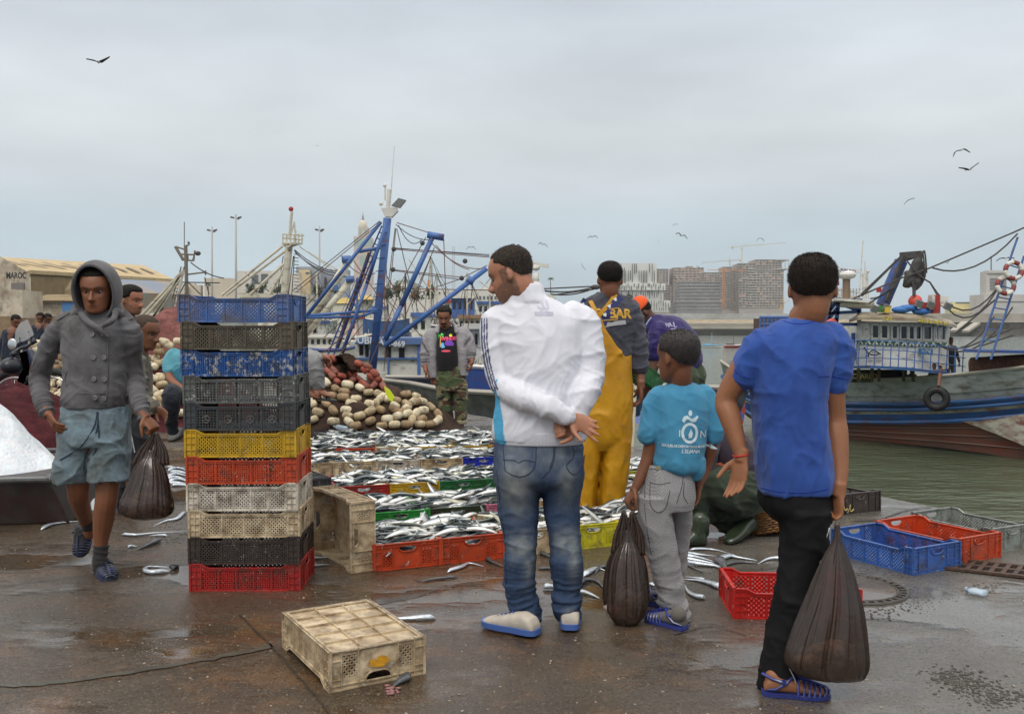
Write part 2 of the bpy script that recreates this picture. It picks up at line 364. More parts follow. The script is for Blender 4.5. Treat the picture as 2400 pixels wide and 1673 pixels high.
def side_mesh(kind, npan, notch, H=CH):
    mb = MB(); hl = CL/2; P = lambda u, z, o=0: V3((u, -CW/2+.006-o, z))
    def rib(a, b, w=.005, d=.009): mb.bar(P(a[0], a[1], .006-d/2), P(b[0], b[1], .006-d/2), w, d, up=(0,1,0))
    x1, x2 = hl-.062, hl-.105; lo = H-.026
    top = [(-hl, H-.003),(-x1, H-.003),(-x2, lo),(x2, lo),(x1, H-.003),(hl, H-.003)]
    for a, b in zip(top, top[1:]):
        mb.bar(P(*a, -.001), P(*b, -.001), .006,.016, up=(0,1,0))
        rib((a[0], a[1]-.010),(b[0], b[1]-.010), .003,.009)
    # sheets: corners and border strips
    def sheet(u0, u1, za, zb, zc=None, zd=None):
        zc = zb if zc is None else zc
        q = [P(u0, za), P(u1, za), P(u1, zc), P(u0, zb)]; r = [p+V3((0,.003,0)) for p in q]
        mb.add(q+r, [(0,1,2,3),(7,6,5,4),(0,4,5,1),(1,5,6,2),(2,6,7,3),(3,7,4,0)])
    pz0, pz1 = .014, H-.040
    sheet(-hl, -x1,0, H-.003); sheet(x1, hl, 0, H-.003)
    sheet(-x1,-x2, pz1, H-.004, lo); sheet(x2, x1, pz1, lo, H-.004); sheet(-x2, x2, pz1, lo)
    sheet(-x1, x1,0, pz0)
    for sgn in (-1,1):
        for z in (.004,.040,.076,.112): rib((sgn*hl, z),(sgn*x1, z), .0035,.010)
        rib((sgn*hl, 0),(sgn*hl, H), .005,.010); rib((sgn*(hl-.035), 0),(sgn*(hl-.035), H), .003,.008)
    for i in range(npan+1):
        u = -x1+2*x1*i/npan; rib((u, 0),(u, H-.004 if i in (0, npan) else lo), .0045,.009)
    rib((-hl, .003),(hl, .003), .006,.010)
    for i in range(npan):
        a = -x1+2*x1*i/npan+.008; b = -x1+2*x1*(i+1)/npan-.008
        sheet(a-.008, a, pz0, pz1); sheet(b, b+.008, pz0, pz1); lattice(mb, a, b, pz0, pz1, P, kind)
    me = mb.mesh('side_wall'); return me
def end_mesh(kind, H=CH):
    mb = MB(); hw = CW/2; P = lambda u, z, o=0: V3((-CL/2+.006-o, u, z))
    def rib(a, b, w=.005, d=.009): mb.bar(P(a[0], a[1], .006-d/2), P(b[0], b[1], .006-d/2), w, d, up=(1,0,0))
    def sheet(u0, u1, za, zb):
        q = [P(u0, za), P(u1, za), P(u1, zb), P(u0, zb)]; r = [p+V3((.003,0,0)) for p in q]
        mb.add(q+r, [(0,3,2,1),(7,4,5,6),(0,1,5,4),(1,2,6,5),(2,3,7,6),(3,0,4,7)])
    mb.bar(P(-hw, H-.003,-.001), P(hw, H-.003,-.001), .006,.016, up=(1,0,0))
    e1, e2, e3 = hw-.048, hw-.118,.055
    for z in (.003,.038,.110): rib((-hw, z),(-e1, z), .0035,.010); rib((hw, z),(e1, z), .0035,.010)
    rib((-hw, .003),(hw, .003), .006,.010); rib((-hw, H-.020),(-e3, H-.020), .0035,.008); rib((e3, H-.020),(hw, H-.020), .0035,.008)
    for u in (-hw, -e1,-e2, e2, e1, hw): rib((u, 0),(u, H), .0045,.009)
    sheet(-hw, -e1,0, H-.003); sheet(e1, hw, 0, H-.003)
    for s in (-1,1):
        a, b = sorted((s*e1, s*e2)); sheet(a, b, 0,.022); sheet(a, b, H-.046, H-.003); sheet(a, a+.006,.022, H-.046); sheet(b-.006, b, .022, H-.046)
        lattice(mb, a+.006, b-.006,.022, H-.046, P, kind)
    # middle sheet with a hand hole
    z0, z1 = H-.052, H-.018; sheet(-e2, e2,0, z0); sheet(-e2, e2, z1, H-.003); sheet(-e2,-.052, z0, z1); sheet(.052, e2, z0, z1)
    ring = [P(.052*c, (z0+z1)/2+ss*.017,.003) for c, ss in ((-1,1),(1,1),(1,.1),(.8,-.6),(.45,-1),(-.45,-1),(-.8,-.6),(-1,.1))]
    mb.tube(ring, .004,5, closed=True)
    for s in (-1,1): mb.add([P(s*.052, z0), P(s*.030, z0), P(s*.052, z0+.016)], [(0,1,2),(2,1,0)])
    return mb.mesh('end_wall')
def base_mesh():
    mb = MB(); mb.box((0,0,.0105),(CL-.012, CW-.012,.003))
    for x in np.linspace(-.288,.288,6): mb.box((x, 0,.0045),(.003, CW-.012,.009))
    for y in np.linspace(-.188,.188,4): mb.box((0, y, .0040),(CL-.012,.003,.008))
    for x, y, w, d in ((0,.183,.562,.006),(0,-.183,.562,.006),(.283,0,.006,.36),(-.283,0,.006,.36)): mb.box((x, y, .003),(w, d, .006))
    return mb.mesh('base')
SIDES = {}; BASE = base_mesh(); ENDS = {}
def crate(kind='dia', npan=5, colr='blue', label='', group=None, notch=True, name='fish_crate', cat='crate', colr2=None):
    if (kind, npan) not in SIDES: SIDES[(kind, npan)] = side_mesh(kind, npan, notch)
    if kind not in ENDS: ENDS[kind] = end_mesh(kind)
    for me in (SIDES[(kind, npan)], ENDS[kind], BASE):
        if not me.materials: me.materials.append(PM['blue'])
    root = thing(name, label, cat, group=group)
    def part(n, me, rz, c=colr):
        o = bpy.data.objects.new(n, me); COL.objects.link(o); o.parent = root; o.rotation_euler = (0,0, rz)
        o.material_slots[0].link = 'OBJECT'; o.material_slots[0].material = PM[c]; return o
    part('base', BASE, 0, colr2 or colr)
    for rz in (0, pi): part('side_wall', SIDES[(kind, npan)], rz)
    for rz in (0, pi): part('end_wall', ENDS[kind], rz)
    return root
def place(o, p, rz=0, rx=0, ry=0):
    o.location = p; o.rotation_euler = (rx, ry, rz); return o
# the tall stack, long sides to the viewer, from the bottom up
stack = [('dot', 5, 'red', 'bright red crate at the very bottom of the tall stack, standing on the wet ground'),('dia', 4, 'brown', 'dark brown crate on the bottom red crate in the tall stack'),
 ('dia', 4, 'beige', 'dirty beige crate between the brown one and the white one in the tall stack'),('dia', 5, 'white', 'whitish crate under the orange one in the tall stack'),
 ('dot', 5, 'orange', 'orange crate under the yellow one in the tall stack'),('dia', 4, 'yellow', 'yellow crate in the middle of the tall stack'),
 ('grid', 4, 'darkgrey', 'dark charcoal grid crate resting on the yellow crate in the tall stack'),('grid', 4, 'grey', 'mid grey square-mesh crate under the deep blue crate in the tall stack'),
 ('dot', 5, 'deepblue', 'deep blue crate spotted with fish scales, third from the top of the tall stack'),('dia', 5, 'olive', 'grimy olive brown crate second from the top of the tall stack'),
 ('dia', 5, 'worn_blue', 'worn blue crate topping the tall stack')]
for i, (k, n, c, lab) in enumerate(stack):
    o = crate(k, n, c, lab, 'crates of the tall stack')
    p0 = gr(443,1386); cx = p0.x+.290*cs(R(2))-.2*sn(R(2)) - i*.0035 + (0,.0,.002,.0,.0,0,.004,.002,-.004,.002,-.008)[i]
    o.scale = (.965,.965,.965)
    place(o, (cx+.004, p0.y+.198+(0,.0,.004,0,.004,0,-.004,.0,.006,-.003,.004)[i], .1408*i), R((1.5,1,2,1.2,2.2,1.4,.6,1.4,.2,1.2,-.8)[i]))
    if i == 6:
        m_ = MB()
        for k in range(4):
            x = -.238+.476*(k+.5)/4; m_.tube([V3((x+.019*cs(a), -.2055,.062+.019*sn(a))) for a in [2*pi*j/20 for j in range(20)]], .0028,5, closed=True)
            for a in (1.571,3.665,5.76): m_.bar((x, -.2055,.062),(x+.019*cs(a), -.2055,.062+.019*sn(a)), .005,.004)
        e_ = m_.build('ring_emblem', PM['grey']); e_.parent = o
# upside-down crate in the foreground
corn = [V3((0,0,0))]*4
A, B, C_ = at(634,1447,4.02), gr(772,1626), at(975,1500,3.73)
fp = gr(772,1624); fr = gr(972,1583); fl = gr(634,1520)
dr = V3((fr.x-fp.x, fr.y-fp.y, 0)).normalized(); ang = math.atan2(dr.y, dr.x)
cen = fp+dr*.2+V3((-dr.y, dr.x, 0))*.30; cen.z = CH
o = crate('dia', 5, 'beige', 'dirty beige crate lying upside down alone in the foreground, smeared with yellow paint', None)
place(o, cen, ang+pi/2, rx=pi)
FG = o
paint = mat('yellow_paint_smear', rgb(222,160,20), .6, alpha=1, col2=rgb(180,130,40), nscale=30, bump=.002, bscale=80)
def blob(mb, c, xd, yd, w, h, seed, n=26, th=.0015):
    pts = []
    for i in range(n):
        a = 2*pi*i/n; r = 1+.35*nz3((cs(a)*1.6+seed, sn(a)*1.6, seed*3))
        pts.append(V3(c)+V3(xd)*cs(a)*w*r+V3(yd)*sn(a)*h*r)
    mb.prism(pts, V3(xd).cross(V3(yd)).normalized()*th)
ld = V3((-dr.y, dr.x, 0)); fo = fp+V3((0,0,0))
mb = MB(); blob(mb, fo+dr*.20-ld*.004+V3((0,0,.083)), dr, (0,0,1), .045,.017,2.2)
blob(mb, fo+dr*.215-ld*.0035+V3((0,0,.096)), dr, (0,0,1), .022,.012,5.2)
dsm = mb.build('paint_smear', paint)
dsm.parent = FG; dsm.matrix_parent_inverse = (Matrix.Translation(cen) @ FG.rotation_euler.to_matrix().to_4x4()).inverted()
# crate standing on its end beside the stack, open towards the left, and a grey one behind it
o = crate('dia', 5, 'beige', 'stained beige crate standing on its side beside the stack, opening facing left', None)
e0 = gr(822,1345); e1 = gr(738,1297)
v = V3((e1.x-e0.x, e1.y-e0.y, 0)).normalized(); a = math.atan2(v.y, v.x)
place(o, (e0+e1)/2+V3((0,0,.20))+V3((v.y, -v.x, 0))*(.0), 0)
# local axes: length along v, opening towards the camera's left, standing .40 high
xa = v; za = V3((-v.y, v.x, 0)); za = za if za.x < 0 else -za; ya = za.cross(xa)
M = Matrix((xa, ya, za)).transposed(); o.rotation_euler = M.to_euler()
o.location = e0 + v*.30 - za*CH + V3((0,0,.202))
o = crate('grid', 4, 'darkgrey', 'charcoal crate standing on its side behind the stained beige one', None)
o.rotation_euler = Matrix((xa, ya, za)).transposed().to_euler(); g0 = gr(725,1268); o.location = g0+v*.30-za*CH+V3((0,0,.202))
# ---- the rows of crates full of fish
HEAPS = []
def row(x0, y0, ang, cols, group, start_s=0.0, labels=None, kind='dia', top=True, n=5):
    # x0,y0: bearing of the top front left corner (rim height)
    p = gr(x0, y0, CH); d = V3((cs(R(ang)), sn(R(ang)), 0)); b = V3((-d.y, d.x, 0))
    for i, c in enumerate(cols):
        if c is None: continue
        c, lab = c
        o = crate(kind if i % 3 else 'dia', 5, c, lab, group)
        q = p+d*(start_s+.405*i+.20)+b*.30; q.z = 0
        place(o, q, R(ang)+pi/2+R(ru(-1,1))); HEAPS.append((q, R(ang), len(HEAPS)))
row(877,1278,24, [('orange', 'orange crate of mackerel at the left end of the front row'),('orange', 'orange crate of mackerel second in the front row, left of the man in jeans'),
    ('cream', 'beige crate of mackerel behind the legs of the man in jeans'),('lemon', 'lemon yellow crate of mackerel at the feet of the man in yellow overalls'),('orange', 'reddish orange crate of mackerel just behind the boy\'s plastic bag')], 'crates of the front fish row')
row(872,1203,22, [('palegreen', 'bright green crate of fish behind the standing beige crate'),('darkgreen', 'dark olive green crate in the second fish row'),('pink', 'pink crate of fish in the second row'),
    ('cream', 'beige crate of fish right of the pink one'),('red', 'red crate of fish in the second row behind the jeans'),('green', 'green crate of fish in the second row by the yellow overalls'),('red', 'dark red crate ending the second fish row')], 'crates of the second fish row')
row(792,1141,18.5, [('red', 'rust red crate of fish left of the yellow crate in the third row'),('yellow', 'yellow crate of fish in the third row'),('green', 'green crate of fish right of the yellow one in the third row'),
    ('green', 'second green crate of fish in the third row, next to the jeans'),('olive', 'olive crate of fish behind the jeans in the third row'),('red', 'red crate of fish behind the overalls in the third row'),('lemon', 'yellow crate of fish right of the overalls')], 'crates of the third fish row')
row(672,1087,13.8, [('cream', 'beige crate of fish partly hidden behind the tall stack'),('beige', 'beige crate of fish with square mesh beside the tall stack'),('white', 'greyish white crate of fish in the fourth row'),('cream', 'pale beige crate of fish left of the royal blue one'),
    ('royal', 'royal blue crate of fish in the fourth row'),('red', 'red crate of fish right of the royal blue one'),('beige', 'beige crate of fish behind the white jacket'),('lemon', 'yellow crate of fish near the pier ladder')], 'crates of the fourth fish row', kind='grid')
row(690,1053,9, [('olive', 'olive crate in the fifth row beside the stack'),('orange', 'orange crate of fish in the fifth row'),('beige', 'beige crate of fish in the fifth row'),('yellow', 'amber yellow crate of fish in the fifth row'),
    ('yellow', 'second amber crate of fish in the fifth row'),('red', 'red crate of fish in the fifth row'),('red', 'dark red crate of fish by the white jacket in the fifth row')], 'crates of the fifth fish row')
row(738,1030,4, [('green', 'green crate with a raised empty wall at the back left of the fish rows'),('purple', 'purple crate right of the green one at the back of the fish rows'),('cream', 'cream crate between two purple ones at the back'),('purple', 'purple crate right of the cream one at the back'),
    ('black', 'blackish crate at the feet of the man in camouflage trousers'),('orange', 'red orange crate beside the green basket')], 'crates of the back fish row')
# ---- empty crates near the water
def free_crate(kind, n, c, lab, pf, pr, pl, z=0, group=None):
    # pf: near bottom corner; pr: bearing of the other bottom corner along the END wall; pl: along the LONG side
    f = gr(*pf) if len(pf) == 2 else V3(pf); d = V3((cs(R(pr)), sn(R(pr)), 0)); b = V3((-d.y, d.x, 0))
    o = crate(kind, n, c, lab, group); q = f+d*.20+b*.30; q.z = z; return place(o, q, math.atan2(d.y, d.x)+pi/2)
free_crate('dia', 5, 'blue', 'empty blue crate beside the big black-trousered leg, nearest of the three by the water', (2141,1349), 28,0, group='empty crates by the water')
free_crate('dot', 5, 'orange', 'empty red orange crate between the blue and the grey ones by the water', (2.60,5.43,0), 28.5,0, group='empty crates by the water')
free_crate('dia', 5, 'cleargrey', 'empty light grey crate at the brink of the quay, by the right edge', (2.935,5.70,0), 27,0, group='empty crates by the water')
free_crate('dia', 4, 'brown', 'dark brown crate with painted scribble near the wicker basket', (1972,1207), 26,0, group='empty crates by the water')
f = gr(1721,1450); o = crate('dot', 5, 'red2', 'empty bright red crate with oval holes in front of the man in the blue T-shirt')
o.scale = (1,1,.95); place(o, f+V3((.305,.185,0)), R(-3))
# ---- mackerel
def fish_mat(name, top, side, belly, flip=1):
    m = mat(name, side, .22, spec=.7); t = m.node_tree; n = t.nodes; l = t.links; b = n['Principled BSDF']
    tx = n.new('ShaderNodeTexCoord'); sp = n.new('ShaderNodeSeparateXYZ'); l.new(tx.outputs['UV'] if 0 else tx.outputs['Generated'], sp.inputs[0])
    r = n.new('ShaderNodeValToRGB'); l.new(sp.outputs['Z'], r.inputs[0]); e = r.color_ramp
    e.elements[0].position = .30; e.elements[0].color = (*belly, 1); e.elements[1].position = .70; e.elements[1].color = (*top, 1)
    q = e.elements.new(.50); q.color = (*side, 1); q = e.elements.new(.60); q.color = tuple(list((np.array(side)*.4+np.array(top)*.6)))+(1,)
    wv = n.new('ShaderNodeTexWave'); wv.inputs['Scale'].default_value = 26; wv.inputs['Distortion'].default_value = 6; l.new(tx.outputs['Object'], wv.inputs[0])
    l.new(r.outputs[0], b.inputs['Base Color']); b.inputs['Metallic'].default_value = .25
    return m
FM = fish_mat('mackerel_skin', (.028,.045,.052),(.50,.55,.58),(.86,.86,.82))
FM2 = fish_mat('mackerel_skin_dark', (.02,.03,.038),(.16,.19,.21),(.62,.62,.58))
FM3 = fish_mat('mackerel_skin_yellow', (.05,.07,.06),(.50,.50,.40),(.74,.70,.52))
EYE = mat('fish_eye', (.01,.01,.01), .15); FIN = mat('fish_fin', (.14,.13,.08), .4)
def fish_mesh(L, bend, seed, m=FM, thick=.46):
    mb = MB(); n = 8; rings = []; st = [0,.04,.10,.18,.30,.45,.60,.74,.85,.93]; hh = [.008,.035,.064,.084,.097,.10,.088,.062,.034,.017]
    def cl(t): return V3(((t-.5)*L, bend*L*sn(t*pi*1.1+.2*seed)*.5,.12*bend*L*cs(t*5+seed)))
    for t, h in zip(st, hh):
        c = cl(t); rings.append([c+V3((0, sn(a)*h*L*thick, cs(a)*h*L)) for a in [2*pi*j/n for j in range(n)]])
    mb.loft(rings)
    c = cl(.93); e = cl(1.0)
    for s in (-1,1): mb.add([c+V3((0,.001,0)), c+V3((.02*L, -.001,0)), e+V3((.05*L, s*.006, s*.10*L)), e+V3((-.005*L, s*.004, s*.055*L))], [(0,1,2,3),(3,2,1,0)], 2)
    mb.add([cl(.4)+V3((0,0,.095*L)), cl(.5)+V3((0,0,.093*L)), cl(.43)+V3((0,0,.14*L))], [(0,1,2),(2,1,0)], 2)
    for s in (-1,1):
        mb.ball(cl(.055)+V3((0, s*.020*L, .012*L)),(.013*L, .004*L, .013*L), 6,4,1)
        mb.add([cl(.2)+V3((0, s*.04*L, 0)), cl(.2)+V3((.01, s*.043*L, -.03*L)), cl(.3)+V3((0, s*.05*L, -.02*L))], [(0,1,2),(2,1,0)], 2)
    me = mb.mesh('mackerel', smooth=True)
    for q in (m, EYE, FIN): me.materials.append(q)
    return me
FISH = [fish_mesh(.27,.06,0), fish_mesh(.29,.16,1), fish_mesh(.25,-.14,2), fish_mesh(.28,.02,3, FM2), fish_mesh(.26,.12,4, FM2), fish_mesh(.24,-.1,5, FM3), fish_mesh(.26,.1,6)]
def fish_xf(q, ang, k, tot):
    u = ru(-.15,.15); v = ru(-.24,.25); hh = .115+.07*(1-(v/.30)**2)*(1-(u/.2)**4*.5)*ru(.75,1.1)
    d = V3((cs(ang), sn(ang), 0)); b = V3((-d.y, d.x, 0)); p = q+d*u+b*v; p.z = hh
    p.z = max(p.z, .135 if (abs(u) > .07 or v < -.18) else 0)
    yaw = ang+rnd.choice((0, pi))+rnd.gauss(0,.55); roll = rnd.choice((-1,1))*R(ru(35,100)); pit = R(rnd.gauss(0,9))
    if rnd.random() < .04: pit = R(ru(-50,-30))
    return p, Matrix.Rotation(yaw, 3, 'Z') @ Matrix.Rotation(pit, 3, 'Y') @ Matrix.Rotation(roll, 3, 'X')
cnt = 0; stuffs = {}; FISH_STUFF = MB(); groups = ['silver mackerel heaped in the front row of crates', 'silver mackerel heaped in the second row of crates']
mds = MB()
for q, ang, idx in HEAPS:
    hidden = q.y > 11.6
    indiv = idx < 12; nf = 22 if indiv else 46
    if 26 <= idx: nf = 40
    # bed of the heap
    d = V3((cs(ang), sn(ang), 0)); b = V3((-d.y, d.x, 0)); g = []
    for i in range(9):
        g.append([q+d*(-.185+.37*j/6)+b*(-.28+.56*i/8)+V3((0,0,.095+.06*sn(pi*i/8)*sn(pi*(j*.8+.6)/6)+.012*nz3((i*3.1, j*2.7, idx)))) for j in range(7)])
    mds.loft(g, cap=False, closed=False)
    if indiv:
        for k in range(nf):
            p, M = fish_xf(q, ang, k, nf); o = bpy.data.objects.new('mackerel', rnd.choice(FISH)); COL.objects.link(o)
            o.location = p; o.rotation_euler = M.to_euler()
            tag(o, 'silver mackerel heaped in the front row of crates' if idx < 5 else 'silver mackerel heaped in the second row of crates', 'fish', groups[0 if idx < 5 else 1])
    if indiv: nf = 24
    for k in range(nf):
        p, M = fish_xf(q, ang, k, nf)
        if indiv: p.z -= .03
        stuffs.setdefault(rnd.randrange(len(FISH)), []).append((p, M))
# all the fish past the first rows: one countless mass
vs = []; fs = []; mi = []; mats_ = [FM, FM2, FM3, EYE, FIN]
gen = []
for k, lst in stuffs.items():
    me = FISH[k]; co = np.array([v.co[:] for v in me.vertices]); pf = [tuple(p.vertices) for p in me.polygons]; pm = [p.material_index for p in me.polygons]
    zmin, zmax = co[:, 2].min(), co[:, 2].max(); gz = (co[:, 2]-zmin)/(zmax-zmin)
    base_m = {FM.name: 0, FM2.name: 1, FM3.name: 2}[me.materials[0].name]
    for p, M in lst:
        b0 = len(vs); A_ = co @ np.array(M).T+np.array(p); vs.extend(map(tuple, A_)); gen.extend(gz)
        fs.extend([tuple(i+b0 for i in f) for f in pf]); mi.extend([base_m if m_ == 0 else m_+2 for m_ in pm])
me = bpy.data.meshes.new('mackerel_mass'); nb = len(vs); vs += [tuple(v) for v in mds.v]; fs += [tuple(i+nb for i in f) for f in mds.f]; mi += [5]*len(mds.f); gen += [.5]*len(mds.v)
me.from_pydata(vs, [], fs); me.polygons.foreach_set('material_index', mi); me.polygons.foreach_set('use_smooth', [True]*len(fs))
at_ = me.attributes.new('dorsal', 'FLOAT', 'POINT'); at_.data.foreach_set('value', gen)
def massmat(src, name):
    m = src.copy(); m.name = name; t = m.node_tree; r = next(n for n in t.nodes if n.type == 'VALTORGB'); a = t.nodes.new('ShaderNodeAttribute'); a.attribute_name = 'dorsal'
    t.links.new(a.outputs['Fac'], r.inputs[0]); return m
for q in (massmat(FM, 'mass_a'), massmat(FM2, 'mass_b'), massmat(FM3, 'mass_c'), EYE, FIN, mat('fish_bed', (.05,.06,.065), .25, col2=(.4,.42,.43), nscale=40, lo=.45, hi=.6)): me.materials.append(q)
o = bpy.data.objects.new('mackerel_mass', me); COL.objects.link(o); tag(o, 'countless silver and dark mackerel filling the farther rows of crates', 'fish', kind='stuff')
# ---- ribbon fish lying about on the pavement
SIL = mat('ribbon_fish_skin', (.62,.68,.74), .16, metal=.5, col2=(.35,.39,.43), nscale=30, lo=.5, hi=.8)
DRK = mat('ribbon_fish_dark', (.05,.055,.06), .2, metal=.2, col2=(.12,.12,.13), nscale=20)
def ribbon_fish(pts, w, label, m=SIL, head=0, group='ribbon fish scattered on the pavement'):
    P = [V3((p[0], p[1], .012)) for p in crv([tuple(gr(x, y))[:2] for x, y in pts], 7)]; k = len(P); c0 = P[k//2].copy(); c0.z = 0
    root = MB(); rings = []; n = 8
    for i, p in enumerate(P):
        t = i/(k-1); t = 1-t if head else t
        ww = w*min(1,(t*9)**.7+.12)*(1-max(0,(t-.25))/.78)**.8; ww = max(ww, .0012)
        d = (P[min(i+1, k-1)]-P[max(i-1,0)]).normalized(); s = V3((-d.y, d.x, 0))
        rings.append([p+V3((0,0, ww*.30-.010))+s*cs(a)*ww*.5+V3((0,0,1))*sn(a)*ww*.30 for a in [2*pi*j/n for j in range(n)]])
    root.loft(rings); e = P[-2 if head else 1]; root.ball(P[-3 if head else 2]+V3((0,0, w*.40-.012)),(w*.13, w*.13, w*.10), 8,5,1)
    o = root.build('ribbon_fish', [m, EYE], smooth=True); me = o.data; me.transform(Matrix.Translation(-c0)); o.location = c0
    return tag(o, label, 'fish', group)
G = 'ribbon fish scattered on the pavement'
for pts, w, h, lab, m in [
    ([(890,1448),(930,1453),(975,1453),(1022,1451)], .040,1, 'thick silver ribbon fish right of the upside-down foreground crate', SIL),
    ([(1048,1342),(1080,1332),(1100,1322),(1134,1328)], .034,0, 'silver ribbon fish in front of the second orange crate', SIL),
    ([(968,1358),(990,1364),(1015,1360),(1075,1354)], .024,1, 'dark thin fish on the ground before the orange crates', DRK),
    ([(96,1242),(120,1232),(150,1226),(188,1222)], .034,0, 'silver ribbon fish by the corner of the ice bin', SIL),
    ([(283,1254),(320,1256),(360,1251),(425,1246)], .030,0, 'long silver ribbon fish between the hooded boy and the stack', SIL),
    ([(350,1256),(370,1256),(392,1257)], .026,1, 'short silver fish tail under the long ribbon fish left of the stack', SIL),
    ([(360,1233),(390,1222),(415,1218),(434,1200)], .036,1, 'silver ribbon fish touching the side of the tall stack', SIL),
    ([(398,1342),(352,1345),(340,1337),(352,1330),(400,1330)], .040,0, 'curled silver ribbon fish in the puddle left of the stack', SIL),
    ([(405,1336),(412,1330),(418,1325)], .055,0, 'dark fish head beside the curled silver one', DRK),
    ([(300,1284),(310,1282),(322,1281)], .030,0, 'small silver scrap near the dark fish left of the stack', SIL),
    ([(320,1290),(345,1281),(376,1268)], .050,1, 'dark fish lying left of the stack', DRK),
    ([(726,1312),(745,1310),(782,1306)], .034,0, 'upper silver ribbon fish between the stack and the standing crate', SIL),
    ([(726,1330),(745,1327),(775,1323)], .030,0, 'lower silver ribbon fish between the stack and the standing crate', SIL),
    ([(1140,1310),(1155,1320),(1185,1330)], .036,0, 'dark fish by the left leg of the man in jeans', DRK),
    ([(1260,1335),(1300,1336),(1330,1338)], .03,0, 'dark thin fish between the legs of the man in jeans', DRK),
    ([(1268,1298),(1280,1304),(1300,1310)], .04,0, 'dark fish behind the knees of the man in jeans', DRK),
    ([(1272,1380),(1300,1380),(1335,1381)], .05,0, 'silver fish between the shins of the man in jeans', SIL),
    ([(1358,1390),(1380,1394),(1406,1403)], .036,0, 'silver fish just right of the man in jeans', SIL),
    ([(1368,1352),(1384,1342),(1398,1334),(1424,1340)], .045,0, 'silver fish heaped left of the hanging bag', SIL),
    ([(1394,1346),(1405,1334),(1424,1332)], .04,1, 'silver fish leaning on another left of the hanging bag', DRK),
    ([(1352,1374),(1372,1364),(1400,1365),(1420,1385)], .046,0, 'dark curved eel-like fish left of the hanging bag', DRK),
    ([(1616,1290),(1650,1289),(1680,1291),(1712,1298)], .028,0, 'thin pale ribbon fish nearest the green boot', SIL),
    ([(1606,1298),(1640,1302),(1680,1304)], .03,0, 'silver ribbon fish second from the boot', SIL),
    ([(1590,1304),(1630,1308),(1672,1316)], .04,0, 'silver ribbon fish at the top of the heap by the boy', SIL),
    ([(1590,1312),(1630,1316),(1680,1322)], .045,0, 'silver ribbon fish in the middle of the heap by the boy', SIL),
    ([(1596,1321),(1640,1326),(1684,1331),(1692,1346)], .045,0, 'silver ribbon fish at the bottom of the heap by the boy', SIL),
    ([(1600,1318),(1620,1330),(1655,1347)], .028,0, 'dark ribbon fish sticking out of the heap by the boy', DRK),
    ([(1680,1316),(1710,1307),(1730,1309),(1775,1314)], .045,0, 'silver ribbon fish with dark tail pointing right', SIL),
    ([(1700,1326),(1730,1320),(1775,1321)], .03,0, 'dark thin fish right of the heap', DRK),
    ([(1776,1322),(1800,1312),(1830,1311),(1860,1313)], .04,1, 'silver ribbon fish above the red crate', SIL),
    ([(1682,1318),(1692,1326),(1702,1336)], .075,0, 'grey fish head at the end of the heap', DRK),
    ([(1604,1352),(1630,1357),(1652,1362)], .028,1, 'thin silver fish right of the grey trousers', SIL),
    ([(1602,1358),(1640,1364),(1672,1374),(1688,1382)], .050,1, 'wide silver ribbon fish right of the grey trousers', SIL),
    ([(1604,1370),(1614,1390),(1634,1402),(1654,1406)], .042,1, 'bent silver ribbon fish pointing at the red crate', SIL),
    ([(1524,1371),(1532,1374),(1540,1375)], .03,0, 'silver tail beside the hanging bag and the grey trousers', SIL),
    ([(1962,1266),(1975,1262),(2000,1256)], .05,0, 'silver scrap of fish beside the blue empty crate', SIL)]:
    ribbon_fish(pts, w, lab, m, h)
for i in range(9):
    y = 1098+i*5.5+ru(-2,2); x = 396+ru(-6,6)
    ribbon_fish([(x, y),(x+25, y-ru(-4,6)),(x+52, y+ru(-3,3))], .05, 'silver ribbon fish in the loose pile behind the brown bag', SIL, 0, 'pile of ribbon fish left of the stack')
for i in range(4):
    ribbon_fish([(190+i*4,1118-i*7),(205,1116-i*6),(222,1116-i*7)], .05, 'silver ribbon fish glimpsed between the boy\'s knees', SIL, 0, 'ribbon fish behind the hooded boy')
